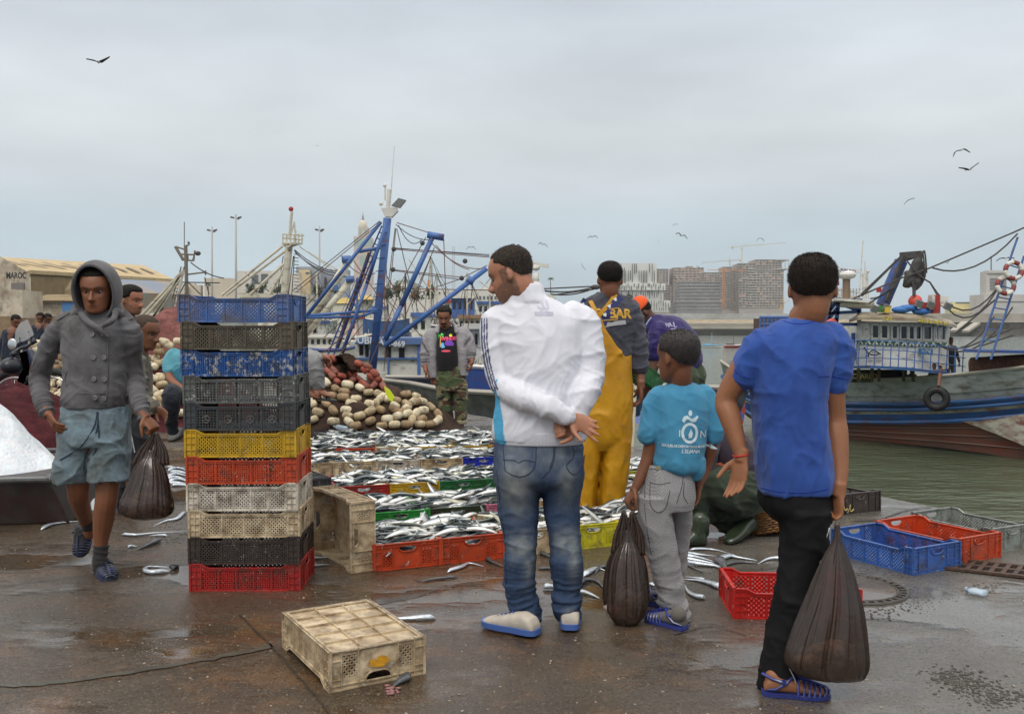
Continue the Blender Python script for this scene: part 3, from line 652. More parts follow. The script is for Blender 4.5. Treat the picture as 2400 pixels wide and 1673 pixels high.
# ------------------------------------------------------------------ figure tools: volumes fused into one continuous surface
DG = bpy.context.evaluated_depsgraph_get
def pix(p):                                # bearing of a point, used to lay out prints on cloth
    d = V3(p)-V3((0,0, HC)); cz = d.y*_c-d.z*_s; cy = d.y*_s+d.z*_c
    return PCX+FPX*d.x/cz, PCY-FPX*cy/cz
def fuse(mb, vox, smooth=4, fac=.5):
    me = mb.mesh('tmp'); o = bpy.data.objects.new('tmp', me); COL.objects.link(o)
    m = o.modifiers.new('r', 'REMESH'); m.mode = 'VOXEL'; m.voxel_size = vox; m.adaptivity = 0
    if smooth: s = o.modifiers.new('s', 'SMOOTH'); s.factor = fac; s.iterations = smooth
    dg = DG(); dg.update(); r = bpy.data.meshes.new_from_object(o.evaluated_get(dg)); bpy.data.objects.remove(o); bpy.data.meshes.remove(me)
    return r
def fold_fn(folds, seed=0):
    segs = [(V3(a), V3(b), amp, fa, fc) for a, b, amp, fa, fc in folds]; axes = []
    for a, b, amp, fa, fc in segs:
        t = (b-a).normalized(); u = t.orthogonal().normalized(); axes.append((t, u, t.cross(u)))
    def fn(p):
        tot = 0; val = 0
        for (a, b, amp, fa, fc),(t, u, w) in zip(segs, axes):
            ab = b-a; k = max(0, min(1,(p-a).dot(ab)/ab.length_squared)); d = (p-a-ab*k).length
            wt = math.exp(-(d/.11)**2)+1e-6; q = p-a
            c = V3((q.dot(t)*fa, q.dot(u)*fc, q.dot(w)*fc))+V3((seed*3.7, seed*1.3, seed))
            c += V3((.5*nz3(p*6+V3((seed, 0,0))), .5*nz3(p*5), .0))
            r = (1-abs(nz3(c)))**5.0; r2 = (1-abs(nz3(c*2.2+V3((9,9,9)))))**5.0
            val += wt*amp*(1.15*(r-.4)+.5*(r2-.4)); tot += wt
        return val/tot
    return fn
def garment(mb, name, m, parent, vox=.008, smooth=5, folds=None, seed=0, colf=None, fac=.5):
    me = fuse(mb, vox, smooth, fac); n = len(me.vertices)
    co = np.empty(n*3); me.vertices.foreach_get('co', co); co = co.reshape(-1,3)
    if folds:
        fn = fold_fn(folds, seed); no = np.empty(n*3); me.vertices.foreach_get('normal', no); no = no.reshape(-1,3)
        d = np.array([fn(V3(p)) for p in co]); co = co+no*d[:, None]
    if colf:
        a = me.color_attributes.new('Col', 'FLOAT_COLOR', 'POINT'); cs = np.ones((n, 4)); cs[:, :3] = np.array([colf(V3(p)) for p in co]); a.data.foreach_set('color', cs.ravel())
    off = wloc(parent) if parent else V3((0,0,0)); co = co-np.array(off); me.vertices.foreach_set('co', co.ravel()); me.materials.clear(); me.materials.append(m)
    me.polygons.foreach_set('use_smooth', [True]*len(me.polygons)); me.name = name; me.update()
    o = bpy.data.objects.new(name, me); COL.objects.link(o); o.parent = parent; return o
def limb(mb, pts, radii, n=12, seg=5, flat=None):
    P = crv([tuple(p)+(r,) for p, r in zip(pts, radii)], seg); Q = [V3(p[:3]) for p in P]; rr = [float(p[3]) for p in P]
    # rounded ends
    mb.tube(Q, rr, n); mb.ball(Q[0], rr[0], n, 6); mb.ball(Q[-1], rr[-1], n, 6)
def slabs(mb, rings, n=24, ex=2.4, seg=4):
    # rings: (centre, half width, half depth, yaw); stacked cross-sections of a trunk
    P = crv([tuple(c)+(w, d, y) for c, w, d, y in rings], seg); out = []
    for p in P:
        c = V3(p[:3]); w, d, y = p[3:]; X = V3((cs(y), sn(y), 0)); Y = V3((-sn(y), cs(y), 0)); rg = []
        for j in range(n):
            a = 2*pi*j/n; ca, sa = cs(a), sn(a)
            rg.append(c+X*w*math.copysign(abs(ca)**(2/ex), ca)+Y*d*math.copysign(abs(sa)**(2/ex), sa))
        out.append(rg)
    mb.loft(out)
HZ = [(-.50,.10,.27,.06),(-.47,.17,.345,.02),(-.40,.225,.385,-.10),(-.30,.262,.375,-.22),(-.20,.285,.375,-.31),(-.10,.305,.365,-.385),(0,.322,.355,-.43),(.1,.335,.385,-.455),(.2,.34,.372,-.46),(.3,.322,.325,-.44),(.4,.265,.235,-.355),(.46,.185,.14,-.26),(.50,.06,.0,-.12)]
class Head:
    def __init__(s, c, H, fwd, up=(0,0,1), wide=1.0):
        s.c = V3(c); s.H = H; s.f = V3(fwd).normalized(); r = s.f.cross(V3(up)).normalized(); s.r = r; s.u = r.cross(s.f); s.w = wide
    def W(s, x, y, z): return s.c+(s.r*x*s.w+s.f*y+s.u*z)*s.H
    def L(s, p): d = V3(p)-s.c; return d.dot(s.r)/s.H/s.w, d.dot(s.f)/s.H, d.dot(s.u)/s.H
    def rings(s, off=None, n=36):
        Z = crv(HZ, 3); out = []
        for z, w, f, b in Z:
            cy = (f+b)/2; d = (f-b)/2; rg = []
            for j in range(n):
                a = 2*pi*j/n; ca, sa = cs(a), sn(a); x = w*math.copysign(abs(ca)**.88, ca); y = cy+d*math.copysign(abs(sa)**.92, sa)
                if y > 0:
                    y -= .050*math.exp(-((abs(x)-.145)/.075)**2-((z-.005)/.05)**2)      # eye sockets
                    y += .020*math.exp(-((x)/.22)**2-((z-.10)/.035)**2)                  # brow
                    y += .030*math.exp(-(x/.10)**2-((z+.285)/.035)**2)-.02*math.exp(-(x/.09)**2-((z+.385)/.03)**2)  # lips, chin fold
                    y += .018*math.exp(-((abs(x)-.17)/.06)**2-((z+.10)/.06)**2)          # cheekbones
                if off:
                    o_ = off(x, y, z); k = 1+o_/max(.15, math.sqrt(x*x+(y-cy)**2+z*z)); x *= k; y = cy+(y-cy)*k; zz = z+o_*max(0, z)*1.6
                else: zz = z
                rg.append(s.W(x, y, zz))
            out.append(rg)
        return out
    def skin(s, mb, ears=True, neck=None, nr=.06):
        mb.loft(s.rings())
        nose = [(-.0,.335,.060,.022),(.0,.375,.0,.030),(.0,.425,-.07,.038),(.0,.475,-.135,.055),(0,.43,-.17,.065),(0,.36,-.185,.045)]
        mb.tube([s.W(x, y, z) for x, y, z, r in nose], [r*s.H for *_, r in nose], 10)
        for sg in (-1,1): mb.ball(s.W(sg*.045,.41,-.155), .034*s.H, 8,6)
        if ears:
            R3 = Matrix((s.r, s.f, s.u)).transposed()
            for sg in (-1,1):
                rr = R3 @ Matrix.Rotation(sg*R(-18), 3, 'Z') @ Matrix.Rotation(R(8), 3, 'X')
                mb.ball(s.W(sg*.342,-.07,-.05),(.026*s.H, .066*s.H, .118*s.H), 12,8, rot=rr)
                mb.ball(s.W(sg*.315,-.03,-.10),(.04*s.H, .04*s.H, .06*s.H), 8,6, rot=rr)
        if neck is not None: limb(mb, [s.W(0,-.10,.0), s.W(0,-.10,-.32), neck], [nr*1.05, nr, nr*1.12], 14)
    def colour(s, skin, lip=None, beard=0, brow=(.02,.014,.01), hairc=None):
        lip = lip or tuple(np.array(skin)*np.array((1.0,.72,.72))); sk = np.array(skin); bw = np.array(brow)
        def fn(p):
            x, y, z = s.L(p); c = sk*(1+.10*nz3(V3(p)*22)+.06*nz3(V3(p)*70))
            if abs(x) > .6 or abs(z) > .62 or abs(y) > .7: return c
            if y > .1:
                b = math.exp(-((abs(x)-.145)/.085)**4-((z-.085-.03*(1-abs(abs(x)-.15)/.1))/.020)**2); c = c*(1-b*.9)+bw*b*.9
                e = math.exp(-((abs(x)-.135)/.055)**4-((z-.012)/.016)**2); c = c*(1-e*.85)+np.array((.03,.02,.018))*e*.85
                e = math.exp(-((abs(x)-.135)/.08)**4-((z+.03)/.03)**2)*.18; c = c*(1-e)
                l = math.exp(-(x/.095)**4-((z+.285)/.026)**2); c = c*(1-l*.8)+np.array(lip)*l*.8
                l = math.exp(-(x/.10)**4-((z+.283)/.008)**2); c = c*(1-l*.7)
                n_ = math.exp(-((abs(x)-.035)/.02)**2-((z+.185)/.018)**2); c = c*(1-n_*.6)
            if beard:
                k = 0
                if z < -.10 and y > -.14: k = min(1, max(0,(-.14-z-.10*max(0, y-.20)/.2+.25*max(0, abs(x)-.16))/.06))
                if -.25 < z < -.19 and abs(x) < .13 and y > .25: k = max(k, .9)
                if abs(x) < .10 and -.325 < z < -.25: k = 0
                if z < -.58: k = 0
                if -.06 < y < .12 and .10 > z > -.3: k = max(k, .9)
                k *= beard*(.75+.25*nz3(V3(p)*90)); c = c*(1-k)+bw*1.3*k
            return c
        return fn
    def hair(s, parent, m, th=.035, front=.30, side=-.02, back=-.33, temple=.12, vox=None, rough=.010, seed=0, name='hair', fuzz=0):
        # closed cap that dips below the skin outside the hairline
        def off(x, y, z):
            t = (y+.45)/.85                                              # 0 back of head ... 1 forehead
            line = back+(side-back)*min(1, t/.45) if t < .45 else side+(front-side)*min(1,(t-.45)/.38)
            if t > .45 and abs(x) > .22: line = side+(temple-side)*min(1,(t-.45)/.2)*.6 if t < .72 else front
            line += .03*nz3(V3((x*16, y*16, seed+5))); k = max(0, min(1,(z-line)/.085)); k = k*k*(3-2*k); n_ = nz3(V3((x*7, y*7, z*7+seed)))
            return -.05+k*(.05+th+.012*n_+.012*max(0, z))
        mb = MB(); mb.loft(s.rings(off, 48)); me = mb.mesh(name, wloc(parent), True)
        o = bpy.data.objects.new(name, me); COL.objects.link(o); me.materials.append(m); o.parent = parent
        ss = o.modifiers.new('sub', 'SUBSURF'); ss.levels = 1; ss.render_levels = 1
        if fuzz:
            rg = s.rings(off, 48); b = MB(); n = len(rg); rr = random.Random(seed+3); q = 0
            while q < fuzz:
                i = rr.randrange(n//3, n-1); j = rr.randrange(48); p = rg[i][j].lerp(rg[i][(j+1) % 48], rr.random()).lerp(rg[i+1][j], rr.random()); x, y, z = s.L(p); q += 1
                if off(x, y, z) < th*.35: continue
                nn_ = (p-s.W(0,-.04,0)).normalized(); d = (nn_+V3((rr.gauss(0,.35), rr.gauss(0,.35), rr.gauss(0,.3)-.9))).normalized(); w = nn_.cross(d).normalized()*.0011; L_ = rr.uniform(.003,.007); b.add([p-w, p+w, p+d*L_+nn_*.003], [(0,1,2)])
            b.build('hair_strands', m, o)
        return o
    def eyes(s, parent, open_=.5, down=.2):
        mw = mat('eye_white', (.22,.19,.17), .3); mi = mat('eye_iris', (.012,.008,.006), .1)
        for sg in (-1,1):
            mb = MB(); c = s.W(sg*.135,.252,.006); mb.ball(c, .058*s.H, 12,8); mb.ball(s.W(sg*.135,.287,.004-.014*down), .036*s.H, 10,6, m=1)
            mb.build('eye', [mw, mi], parent, smooth=True)
def hand(mb, wr, d, pn, k=1.0, curl=.5, thumb=1, spread=.12, wr_r=.024, tcurl=.4, curls=None):
    # wr wrist, d direction of the hand, pn direction the palm faces, thumb: +1/-1 which side
    d = V3(d).normalized(); pn = (V3(pn)-d*V3(pn).dot(d)).normalized(); s = d.cross(pn)*thumb; wr = V3(wr)
    mb.tube([wr-d*.03*k, wr, wr+d*.02*k], [wr_r*k, wr_r*k, wr_r*1.05*k], 10)
    ring = []
    for t, w, h in ((-.005,.024,.017),(.02,.031,.016),(.05,.040,.0150),(.085,.041,.013),(.098,.038,.010)):
        c = wr+d*t*k; ring.append([c+s*cs(a)*w*k+pn*sn(a)*h*k for a in [2*pi*j/14 for j in range(14)]])
    mb.loft(ring)
    for i, (o_, L_, r_) in enumerate(((.030,.073,.0088),(.0105,.082,.0092),(-.010,.076,.0088),(-.029,.060,.0078))):
        b = wr+d*.090*k+s*o_*k; dd = (d+s*spread*(o_/.03)).normalized(); c = curls[i] if curls else curl; pts = [b-dd*.012*k, b]; ang = 0; p = b
        for q, fr in enumerate((.42,.32,.26)):
            ang += c*(1.15,1.35,.8)[q]; v = dd*cs(ang)+pn*sn(ang); p = p+v*L_*fr*k; pts.append(p)
        mb.tube(pts, [r_*k*f for f in (1.05,1.08,1.0,.93,.78)], 8); mb.ball(pts[-1], r_*.78*k, 8,5)
        for q in (1,2,3): mb.ball(pts[q], r_*k*1.02,8,5)
    b = wr+d*.020*k+s*.022*k; v1 = (d*.62+s*.72+pn*.35).normalized(); p1 = b+v1*.040*k; v2 = (d*.85+s*(.45-.5*tcurl)+pn*(.25+.6*tcurl)).normalized(); p2 = p1+v2*.032*k; p3 = p2+(v2-s*.3*tcurl+pn*.25*tcurl).normalized()*.026*k
    mb.tube([b, p1, p2, p3], [.0155*k, .0125*k, .0105*k, .0085*k], 8); mb.ball(p3,.0085*k, 8,5); mb.ball(p1,.0125*k, 8,5); mb.ball(b, .0155*k, 8,6)
def foot_vol(mb, heel, toe, w, h, up=(0,0,1), k=1.0, prof=None):
    heel = V3(heel); toe = V3(toe); d = (toe-heel); L_ = d.length; d.normalize(); u = V3(up); s = d.cross(u).normalized(); u = s.cross(d)
    prof = prof or ((0,.72,.45,.0),(.06,.85,.80,.0),(.22,.86,1.0,0),(.40,.88,.88,.0),(.60,1.0,.66,.0),(.80,.98,.48,.0),(.93,.78,.36,.0),(1.0,.45,.22,.0))
    out = []
    for t, ww, hh, _ in prof:
        c = heel+d*t*L_; r = []
        for j in range(16):
            a = 2*pi*j/16; ca, sa = cs(a), sn(a)
            r.append(c+s*w/2*ww*math.copysign(abs(ca)**.8, ca)+u*(h*hh/2+h*hh/2*math.copysign(abs(sa)**.75, sa)))
        out.append(r)
    mb.loft(out)
def sole(mb, heel, toe, w, th, lift=0, up=(0,0,1), m=0):
    heel = V3(heel); toe = V3(toe); d = (toe-heel); L_ = d.length; d.normalize(); u = V3(up); s = d.cross(u).normalized(); u = s.cross(d); out = []
    for t, ww in ((-.03,.34),(-.01,.58),(.03,.76),(.09,.86),(.2,.90),(.40,.86),(.62,1.02),(.82,1.0),(.93,.84),(.99,.60),(1.03,.30)):
        c = heel+d*t*L_+u*lift; out.append([c+s*a*w/2*ww+u*b for a, b in ((-1,0),(-.9,-.0),(.9,-.0),(1,0),(1.03, th),(-1.03, th))])
    mb.loft(out, m)
def jelly_sandal(parent, heel, toe, w, m, skinmat=None, h=.075, up=(0,0,1), strapup=.07):
    # moulded beach sandal: sole, basket of straps over the toes, ankle strap
    heel = V3(heel); toe = V3(toe); d = (toe-heel); L_ = d.length; d.normalize(); u = V3(up); s = d.cross(u).normalized(); u = s.cross(d)
    mb = MB(); sole(mb, heel, toe, w*1.04,.018,-.012, up)
    def arch(t, hh, ww, r=.0045, lean=0, n=9):
        pts = []
        for j in range(n):
            a = pi*j/(n-1); pts.append(heel+d*(t*L_+lean*sn(a)*L_)+s*cs(a)*w/2*ww*1.02+u*(hh*sn(a)**.8))
        mb.tube(pts, r, 6)
    for t, hh, ww, ln in ((.52,.052,.98,.0),(.60,.046,1.0,.03),(.68,.042,1.02,.03),(.76,.037,1.0,.03),(.84,.032,.94,.03),(.92,.026,.80,.03),(.99,.016,.5,.01)): arch(t, hh, ww, .0052, ln)
    mb.tube([heel+d*L_*t+u*z for t, z in ((.46,.066),(.62,.054),(.80,.040),(.95,.028),(1.02,.012))], .007,6)
    for sg in (-1,1): mb.tube([heel+d*L_*t+s*sg*w/2*ww+u*z for t, ww, z in ((0.02,.55,.012),(.18,.88,.02),(.34,.9,.045),(.46,.3,.066))], .0055,6)
    mb.tube([heel+d*L_*t+s*sx*w/2+u*z for t, sx, z in ((.34,.9,.045),(.12,.80,.058),(-.01,0,.062),(.12,-.80,.058),(.34,-.9,.045))], .0055,6)
    mb.box(heel+d*L_*.30+s*w*.47+u*.05,(.014,.010,.016))
    return mb.build('sandal', m, parent, smooth=True, autos=50)
def trainer(parent, heel, toe, w, mu, ms, label=None, up=(0,0,1)):
    mb = MB(); foot_vol(mb, heel, toe, w, .088, up); o = garment(mb, 'shoe', mu, parent, .006,3)
    m2 = MB(); sole(m2, heel, toe, w*1.04,.026,-.006, up); s_ = m2.build('sole', ms, o, smooth=False, bevel=.004)
    s_.parent = o; return o
def decal(mb, vs, fs, o, xd, yd, n, bvh, m=0, lift=.002, sub=.012):
    # print flat lettering onto cloth: drop a finely cut flat shape on the surface along -n
    bm = bmesh.new(); V = [bm.verts.new(v) for v in vs]
    for f in fs:
        try: bm.faces.new([V[i] for i in f])
        except ValueError: pass
    bmesh.ops.triangulate(bm, faces=bm.faces[:])
    for _ in range(3):
        es = [e for e in bm.edges if e.calc_length() > sub]
        if not es: break
        bmesh.ops.subdivide_edges(bm, edges=es, cuts=1); bmesh.ops.triangulate(bm, faces=bm.faces[:])
    xd = V3(xd).normalized(); n = V3(n).normalized(); yd = V3(yd); yd = (yd-xd*yd.dot(xd)).normalized(); out = []
    for v in bm.verts:
        p = V3(o)+xd*v.co.x+yd*v.co.y; h = bvh.ray_cast(p+n*.35,-n, .7)
        out.append((h[0]+n*lift) if h[0] is not None else p)
    bm.verts.index_update(); mb.add(out, [tuple(v.index for v in f.verts) for f in bm.faces], m); bm.free()
def bvh_of(o):
    me = o.data; w = wloc(o); return BVHTree.FromPolygons([v.co+w for v in me.vertices], [tuple(p.vertices) for p in me.polygons])
def cloth(name, col, col2=None, rough=.85, fine=.0006, fs=900, sheen=.15, **k):
    return mat(name, col, rough, col2=col2 or tuple(c*.82 for c in col), nscale=7, bump=fine, bscale=fs, sheen=sheen, spec=.25, **k)
SKIN = {n: attrmat('skin_'+n, .5,.0007,260, sub=.08, spec=.4) for n in ('a',)}['a']
HAIR = mat('hair_black', (.007,.006,.005), .75, col2=(.018,.014,.012), nscale=160, bump=.0025, bscale=230, spec=.15)
HAIRB = mat('hair_brown', (.020,.015,.012), .75, col2=(.052,.040,.031), nscale=150, bump=.003, bscale=220, stretch=(1,1,.4), spec=.2)
def bag(parent, top, pts, m, hand_off=None, yaw=0, depth=.6, pleat=.10, npl=17, seed=0, handles=2, topw=.02):
    # thin plastic carrier: rings of (centre, half width) from the grip to the bottom
    P = crv([tuple(c)+(w*.93, dd) for c, w, dd in pts], 5); n = 120; out = []; K = len(P)
    for i, p in enumerate(P):
        c = V3(p[:3]); w, dd = p[3], p[4]; t = i/(K-1); X = V3((cs(yaw), sn(yaw), 0)); Y = V3((-sn(yaw), cs(yaw), 0)); r = []
        amp = pleat*(1-t)**.7+.03
        for j in range(n):
            a = 2*pi*j/n; pl = abs(nz3(V3((cs(a)*npl*.42, sn(a)*npl*.42, t*.7+seed)))); pl2 = abs(nz3(V3((cs(a)*npl*1.0, sn(a)*npl*1.0, t*.6+seed*3)))); f = 1+amp*(.75-3.0*pl)+amp*(.3-1.4*pl2)+.07*nz3(V3((cs(a)*2, sn(a)*2, t*5+seed)))
            r.append(c+X*cs(a)*w*f+Y*sn(a)*dd*f)
        out.append(r)
    mb = MB(); mb.loft(out); return mb.build('bag_film', m, parent, smooth=True)
def film_mat():
    m = bpy.data.materials.new('brown_film'); m.use_nodes = True; t = m.node_tree; n = t.nodes; l = t.links; n.clear()
    o = n.new('ShaderNodeOutputMaterial'); tr = n.new('ShaderNodeBsdfTransparent'); tr.inputs[0].default_value = (.55,.42,.36,1)
    b = n.new('ShaderNodeBsdfPrincipled'); b.inputs['Base Color'].default_value = (.062,.040,.030,1); b.inputs['Roughness'].default_value = .20; b.inputs['Specular IOR Level'].default_value = .9
    mx_ = n.new('ShaderNodeMixShader'); mx_.inputs[0].default_value = .64; l.new(tr.outputs[0], mx_.inputs[1]); l.new(b.outputs[0], mx_.inputs[2]); l.new(mx_.outputs[0], o.inputs[0])
    tx = n.new('ShaderNodeTexCoord'); q = n.new('ShaderNodeTexNoise'); q.inputs['Scale'].default_value = 24; q.inputs['Detail'].default_value = 4; l.new(tx.outputs['Object'], q.inputs[0])
    bn = n.new('ShaderNodeBump'); bn.inputs['Distance'].default_value = .003; l.new(q.outputs['Fac'], bn.inputs['Height']); l.new(bn.outputs[0], b.inputs['Normal']); return m
FILM = film_mat()
INFISH = mat('bagged_fish', (.72,.60,.50), .3, col2=(.10,.07,.06), nscale=18, metal=.1)
# ------------------------------------------------------------------ people
def PT(D):
    return (lambda x, y, dy=0.0: at(x, y, D+dy)),(lambda px: px*D/2200.0)
JELLY = mat('jelly_blue', rgb(54,66,142), .25, col2=rgb(42,52,116), nscale=9, spec=.7)
JELLYD = mat('jelly_dark', rgb(42,48,66), .28, col2=rgb(36,44,96), nscale=14, lo=.56, hi=.62, spec=.6)
# ======== boy in a grey hooded jacket, walking towards the viewer
D = 5.2; q, s = PT(D); sk = rgb(128,82,58)
P1 = thing('person', 'young person in a grey hooded jacket and dirty blue shorts walking with a brown bag', 'person', (q(225,1100).x, D, 0))
hd = Head(q(227,679,-.05), .245,(.10,-1,-.22)); B = MB(); hd.skin(B, ears=True, neck=q(226,750,.02), nr=.058)
slabs(B, [(q(222,1060), s(50), .09,0),(q(224,950), s(56), .10,0),(q(224,850), s(60), .10,0),(q(224,775), s(62), .08,0),(q(226,750), s(25), .06,0)])
limb(B, [q(152,775), q(94,882,.05), q(110,962,-.08)], [.040,.030,.025]); limb(B, [q(298,775), q(316,882,.06), q(338,975,-.10)], [.040,.030,.025])
hand(B, q(112,968,-.09), q(142,1020,-.16)-q(112,968,-.09),(.8,.5,0), .98, curl=.30, thumb=-1, wr_r=.026)
hand(B, q(338,975,-.10), q(366,1008,-.12)-q(338,975,-.10),(-.3,.3,-.9), .98, curl=1.0, thumb=-1, wr_r=.026)
limb(B, [q(186,1050,.0), q(183,1145,.02), q(188,1180,.12), q(203,1222,.30), q(206,1255,.34)], [.078,.060,.054,.040,.034])
limb(B, [q(258,1050,.0), q(250,1160,-.03), q(243,1215,.0), q(236,1275,.02), q(234,1322,.0)], [.078,.060,.058,.038,.036])
body = garment(B, 'body', SKIN, P1,.0055,2, colf=hd.colour(sk)); hd.eyes(P1)
hd.hair(P1, HAIR, th=.045, front=.30, side=.05, back=-.3)
GC = rgb(104,103,105)
JK = cloth('grey_fleece', GC, rgb(86,84,86), dirt=(.05,.045,.042), dirt_amt=.35, dscale=4)
J = MB()
slabs(J, [(q(226,953), s(73), .135,0),(q(225,925), s(77), .145,0),(q(225,895), s(73), .135,0),(q(226,850), s(74), .135,0),(q(226,800), s(77), .13,0),(q(224,768), s(78), .11,0),(q(224,745), s(56), .085,0),(q(226,726), s(34), .075,0)])
slabs(J, [(q(226,955), s(70), .13,0),(q(225,940), s(74), .142,0),(q(225,915), s(76), .145,0)])
limb(J, [q(160,768), q(132,782), q(108,835,.03), q(93,885,.05), q(98,930,-.02), q(110,968,-.08)], [.064,.060,.056,.054,.047,.038], 16)
limb(J, [q(292,766), q(308,785), q(312,835,.04), q(316,885,.06), q(324,930,-.02), q(337,974,-.09)], [.062,.057,.053,.052,.046,.038], 16)
shell = garment(J, 'jacket', JK, P1,.0065,4, seed=3, folds=[(q(226,950), q(226,760), .008,3.5,5),(q(135,790), q(95,885,.05), .011,9,4),(q(95,885,.05), q(110,965,-.08), .013,16,4),(q(308,790), q(316,885,.06), .011,9,4),(q(316,885,.06), q(337,970,-.09), .012,16,4)])
# hood: a ring of cloth round the face
Hd = MB(); prof = [(-.02,.62,1.02),(.24,.60,.98)]
def hood_ring(yv, wx, wz, zc=.0, n=28): return [hd.W(wx*cs(a), yv+.05*sn(a), zc+wz*sn(a)) for a in [2*pi*j/n for j in range(n)]]
Hd.loft([hood_ring(-.56,.12,.20), hood_ring(-.54,.30,.42), hood_ring(-.40,.46,.60), hood_ring(-.15,.51,.70,-.02), hood_ring(.10,.50,.70,-.03), hood_ring(.24,.465,.66,-.03)], cap=False)
Hd.loft([hood_ring(-.50,.08,.14), hood_ring(-.46,.25,.34), hood_ring(-.33,.40,.54), hood_ring(-.12,.45,.63,-.02), hood_ring(.10,.44,.63,-.03), hood_ring(.24,.415,.60,-.03)], cap=False)
Hd.loft([hood_ring(.24,.465,.66,-.03), hood_ring(.255,.44,.63,-.03), hood_ring(.24,.415,.60,-.03)], cap=False)
Hd.tube([hood_ring(.245,.44,.63,-.03)[j] for j in range(28)], .010,8, closed=True)
ho = Hd.build('hood', JK, P1, smooth=True); ho.modifiers.new('s', 'SUBSURF').render_levels = 1
C2 = MB(); limb(C2, [q(186,726,-.06), q(204,752,-.13), q(234,772,-.155), q(252,790,-.155)], [.016,.017,.016,.010], flat=1)
limb(C2, [q(272,728,-.06), q(266,748,-.12), q(252,758,-.15), q(238,764,-.15)], [.016,.017,.016,.011])
limb(C2, [q(182,722,.05), q(176,738,.0), q(186,728,-.06)], [.03,.028,.024]); limb(C2, [q(276,722,.05), q(282,738,.0), q(272,730,-.06)], [.03,.028,.024])
garment(C2, 'collar', JK, P1,.006,3, seed=1)
trim = MB(); bv = bvh_of(shell)
def onto(bv, x, y, D_, lift=.002):
    o_ = V3((0,0, HC)); d_ = ray(x, y).normalized(); h = bv.ray_cast(o_+d_*(D_-1.2), d_, 3)
    return (h[0]-d_*lift, h[1]) if h[0] is not None else (at(x, y, D_), -d_)
BTN = mat('button_grey', rgb(128,126,126), .35)
for bx, by in ((217,784),(242,783),(219,838),(244,838),(220,888),(245,889),(223,932),(243,934)):
    p, n_ = onto(bv, bx, by, D, .004); b = MB(); n_ = n_ if n_.y < 0 else -n_; rr = n_.to_track_quat('Z', 'Y').to_matrix()
    b.tube([p+rr @ V3((cs(a)*.0105, sn(a)*.0105,.002)) for a in [2*pi*j/14 for j in range(14)]], .0028,6, closed=True)
    b.tube([p-n_*.003, p+n_*.001], .0095,12); b.build('button', BTN, P1, smooth=True)
for a_, b_ in ((( 131,752),(163,733)),((309,752),(290,733))):
    p, n1 = onto(bv, *a_, D, .002); p2, n2 = onto(bv, *b_, D, .002); t = MB(); t.bar(p+V3((0,0,.008)), p2+V3((0,0,.008)), .035,.008, up=(0,-.6,.8)); t.build('epaulette', JK, P1, bevel=.003)
m_ = MB(); line = [onto(bv, x, y, D, .0015)[0] for x, y in ((252,790),(253,830),(253,870),(252,905),(250,930),(246,950))]
m_.tube(crv(line, 4), .0035,6); m_.build('front_seam', JK, P1, smooth=True)
m_ = MB()
for pts in (((158,868),(152,885),(156,905)),((296,868),(300,885),(294,905)),((150,918),(190,921),(246,922),(298,918))):
    m_.tube(crv([onto(bv, x, y, D, .0012)[0] for x, y in pts], 4), .0026,5)
m_.build('pocket_seam', JK, P1, smooth=True)
S1 = MB(); SH = cloth('worn_blue_shorts', rgb(128,150,162), rgb(106,122,128), dirt=(.07,.075,.065), dirt_amt=.55, dscale=5)
slabs(S1, [(q(225,948), s(74), .125,0),(q(225,985), s(78), .14,0),(q(224,1020), s(80), .145,0),(q(222,1045), s(78), .135,0)])
slabs(S1, [(q(190,1010), s(48), .13,0),(q(184,1050), s(45), .125,0),(q(177,1090), s(42), .12,0),(q(174,1128,.02), s(43), .115,0)])
slabs(S1, [(q(255,1010), s(46), .13,0),(q(258,1050), s(43), .125,0),(q(256,1090), s(43), .12,0),(q(255,1124,-.02), s(43), .115,0)])
so = garment(S1, 'shorts', SH, P1,.0065,3, seed=5, folds=[(q(190,1000), q(175,1125), .016,7,5),(q(256,1000), q(256,1125), .016,7,5),(q(224,950), q(224,1040), .012,8,3)])
bv2 = bvh_of(so); m_ = MB(); cordm = mat('navy_cord', rgb(38,50,72), .8)
for pts in (((228,965),(220,1000),(190,1045),(141,1078)),((230,965),(226,1010),(200,1070),(196,1100)),((226,965),(232,1020),(222,1060),(206,1080))):
    m_.tube(crv([onto(bv2, x, y, D, .004)[0] for x, y in pts], 5), .0030,6)
m_.build('drawstring', cordm, P1, smooth=True)
SOCK = cloth('dark_sock', rgb(48,46,46)); K = MB()
limb(K, [q(237,1283,.02), q(235,1300,.01), q(234,1325,.0)], [.043,.042,.043]); foot_vol(K, q(232,1345,.05)+V3((0,0,-.02)), gr(252,1362)+V3((0,.04,.015)), .085,.085)
garment(K, 'sock', SOCK, P1,.006,2, folds=[(q(237,1280,.02), q(234,1325), .006,30,5)])
K = MB(); limb(K, [q(205,1218,.29), q(205,1235,.33), q(202,1250,.36)], [.043,.041,.042]); foot_vol(K, q(205,1236,.40), q(188,1296,.30), .085,.085, up=(-.2,-1,.2))
garment(K, 'sock', SOCK, P1,.006,2)
h_ = gr(231,1342)+V3((0,.03,.012)); jelly_sandal(P1, h_, gr(254,1364)+V3((0,.03,.012)), .098, JELLYD)
K = MB(); foot_vol(K, h_+V3((0,0,.0)), gr(254,1364)+V3((0,.03,.012)), .093,.066); garment(K, 'shoe', JELLYD, P1,.006,2)
jelly_sandal(P1, q(206,1234,.40), q(186,1302,.29), .098, JELLYD, up=(-.2,-1,.2))
K = MB(); foot_vol(K, q(206,1236,.40), q(187,1300,.30), .093,.066, up=(-.2,-1,.2)); garment(K, 'shoe', JELLYD, P1,.006,2)
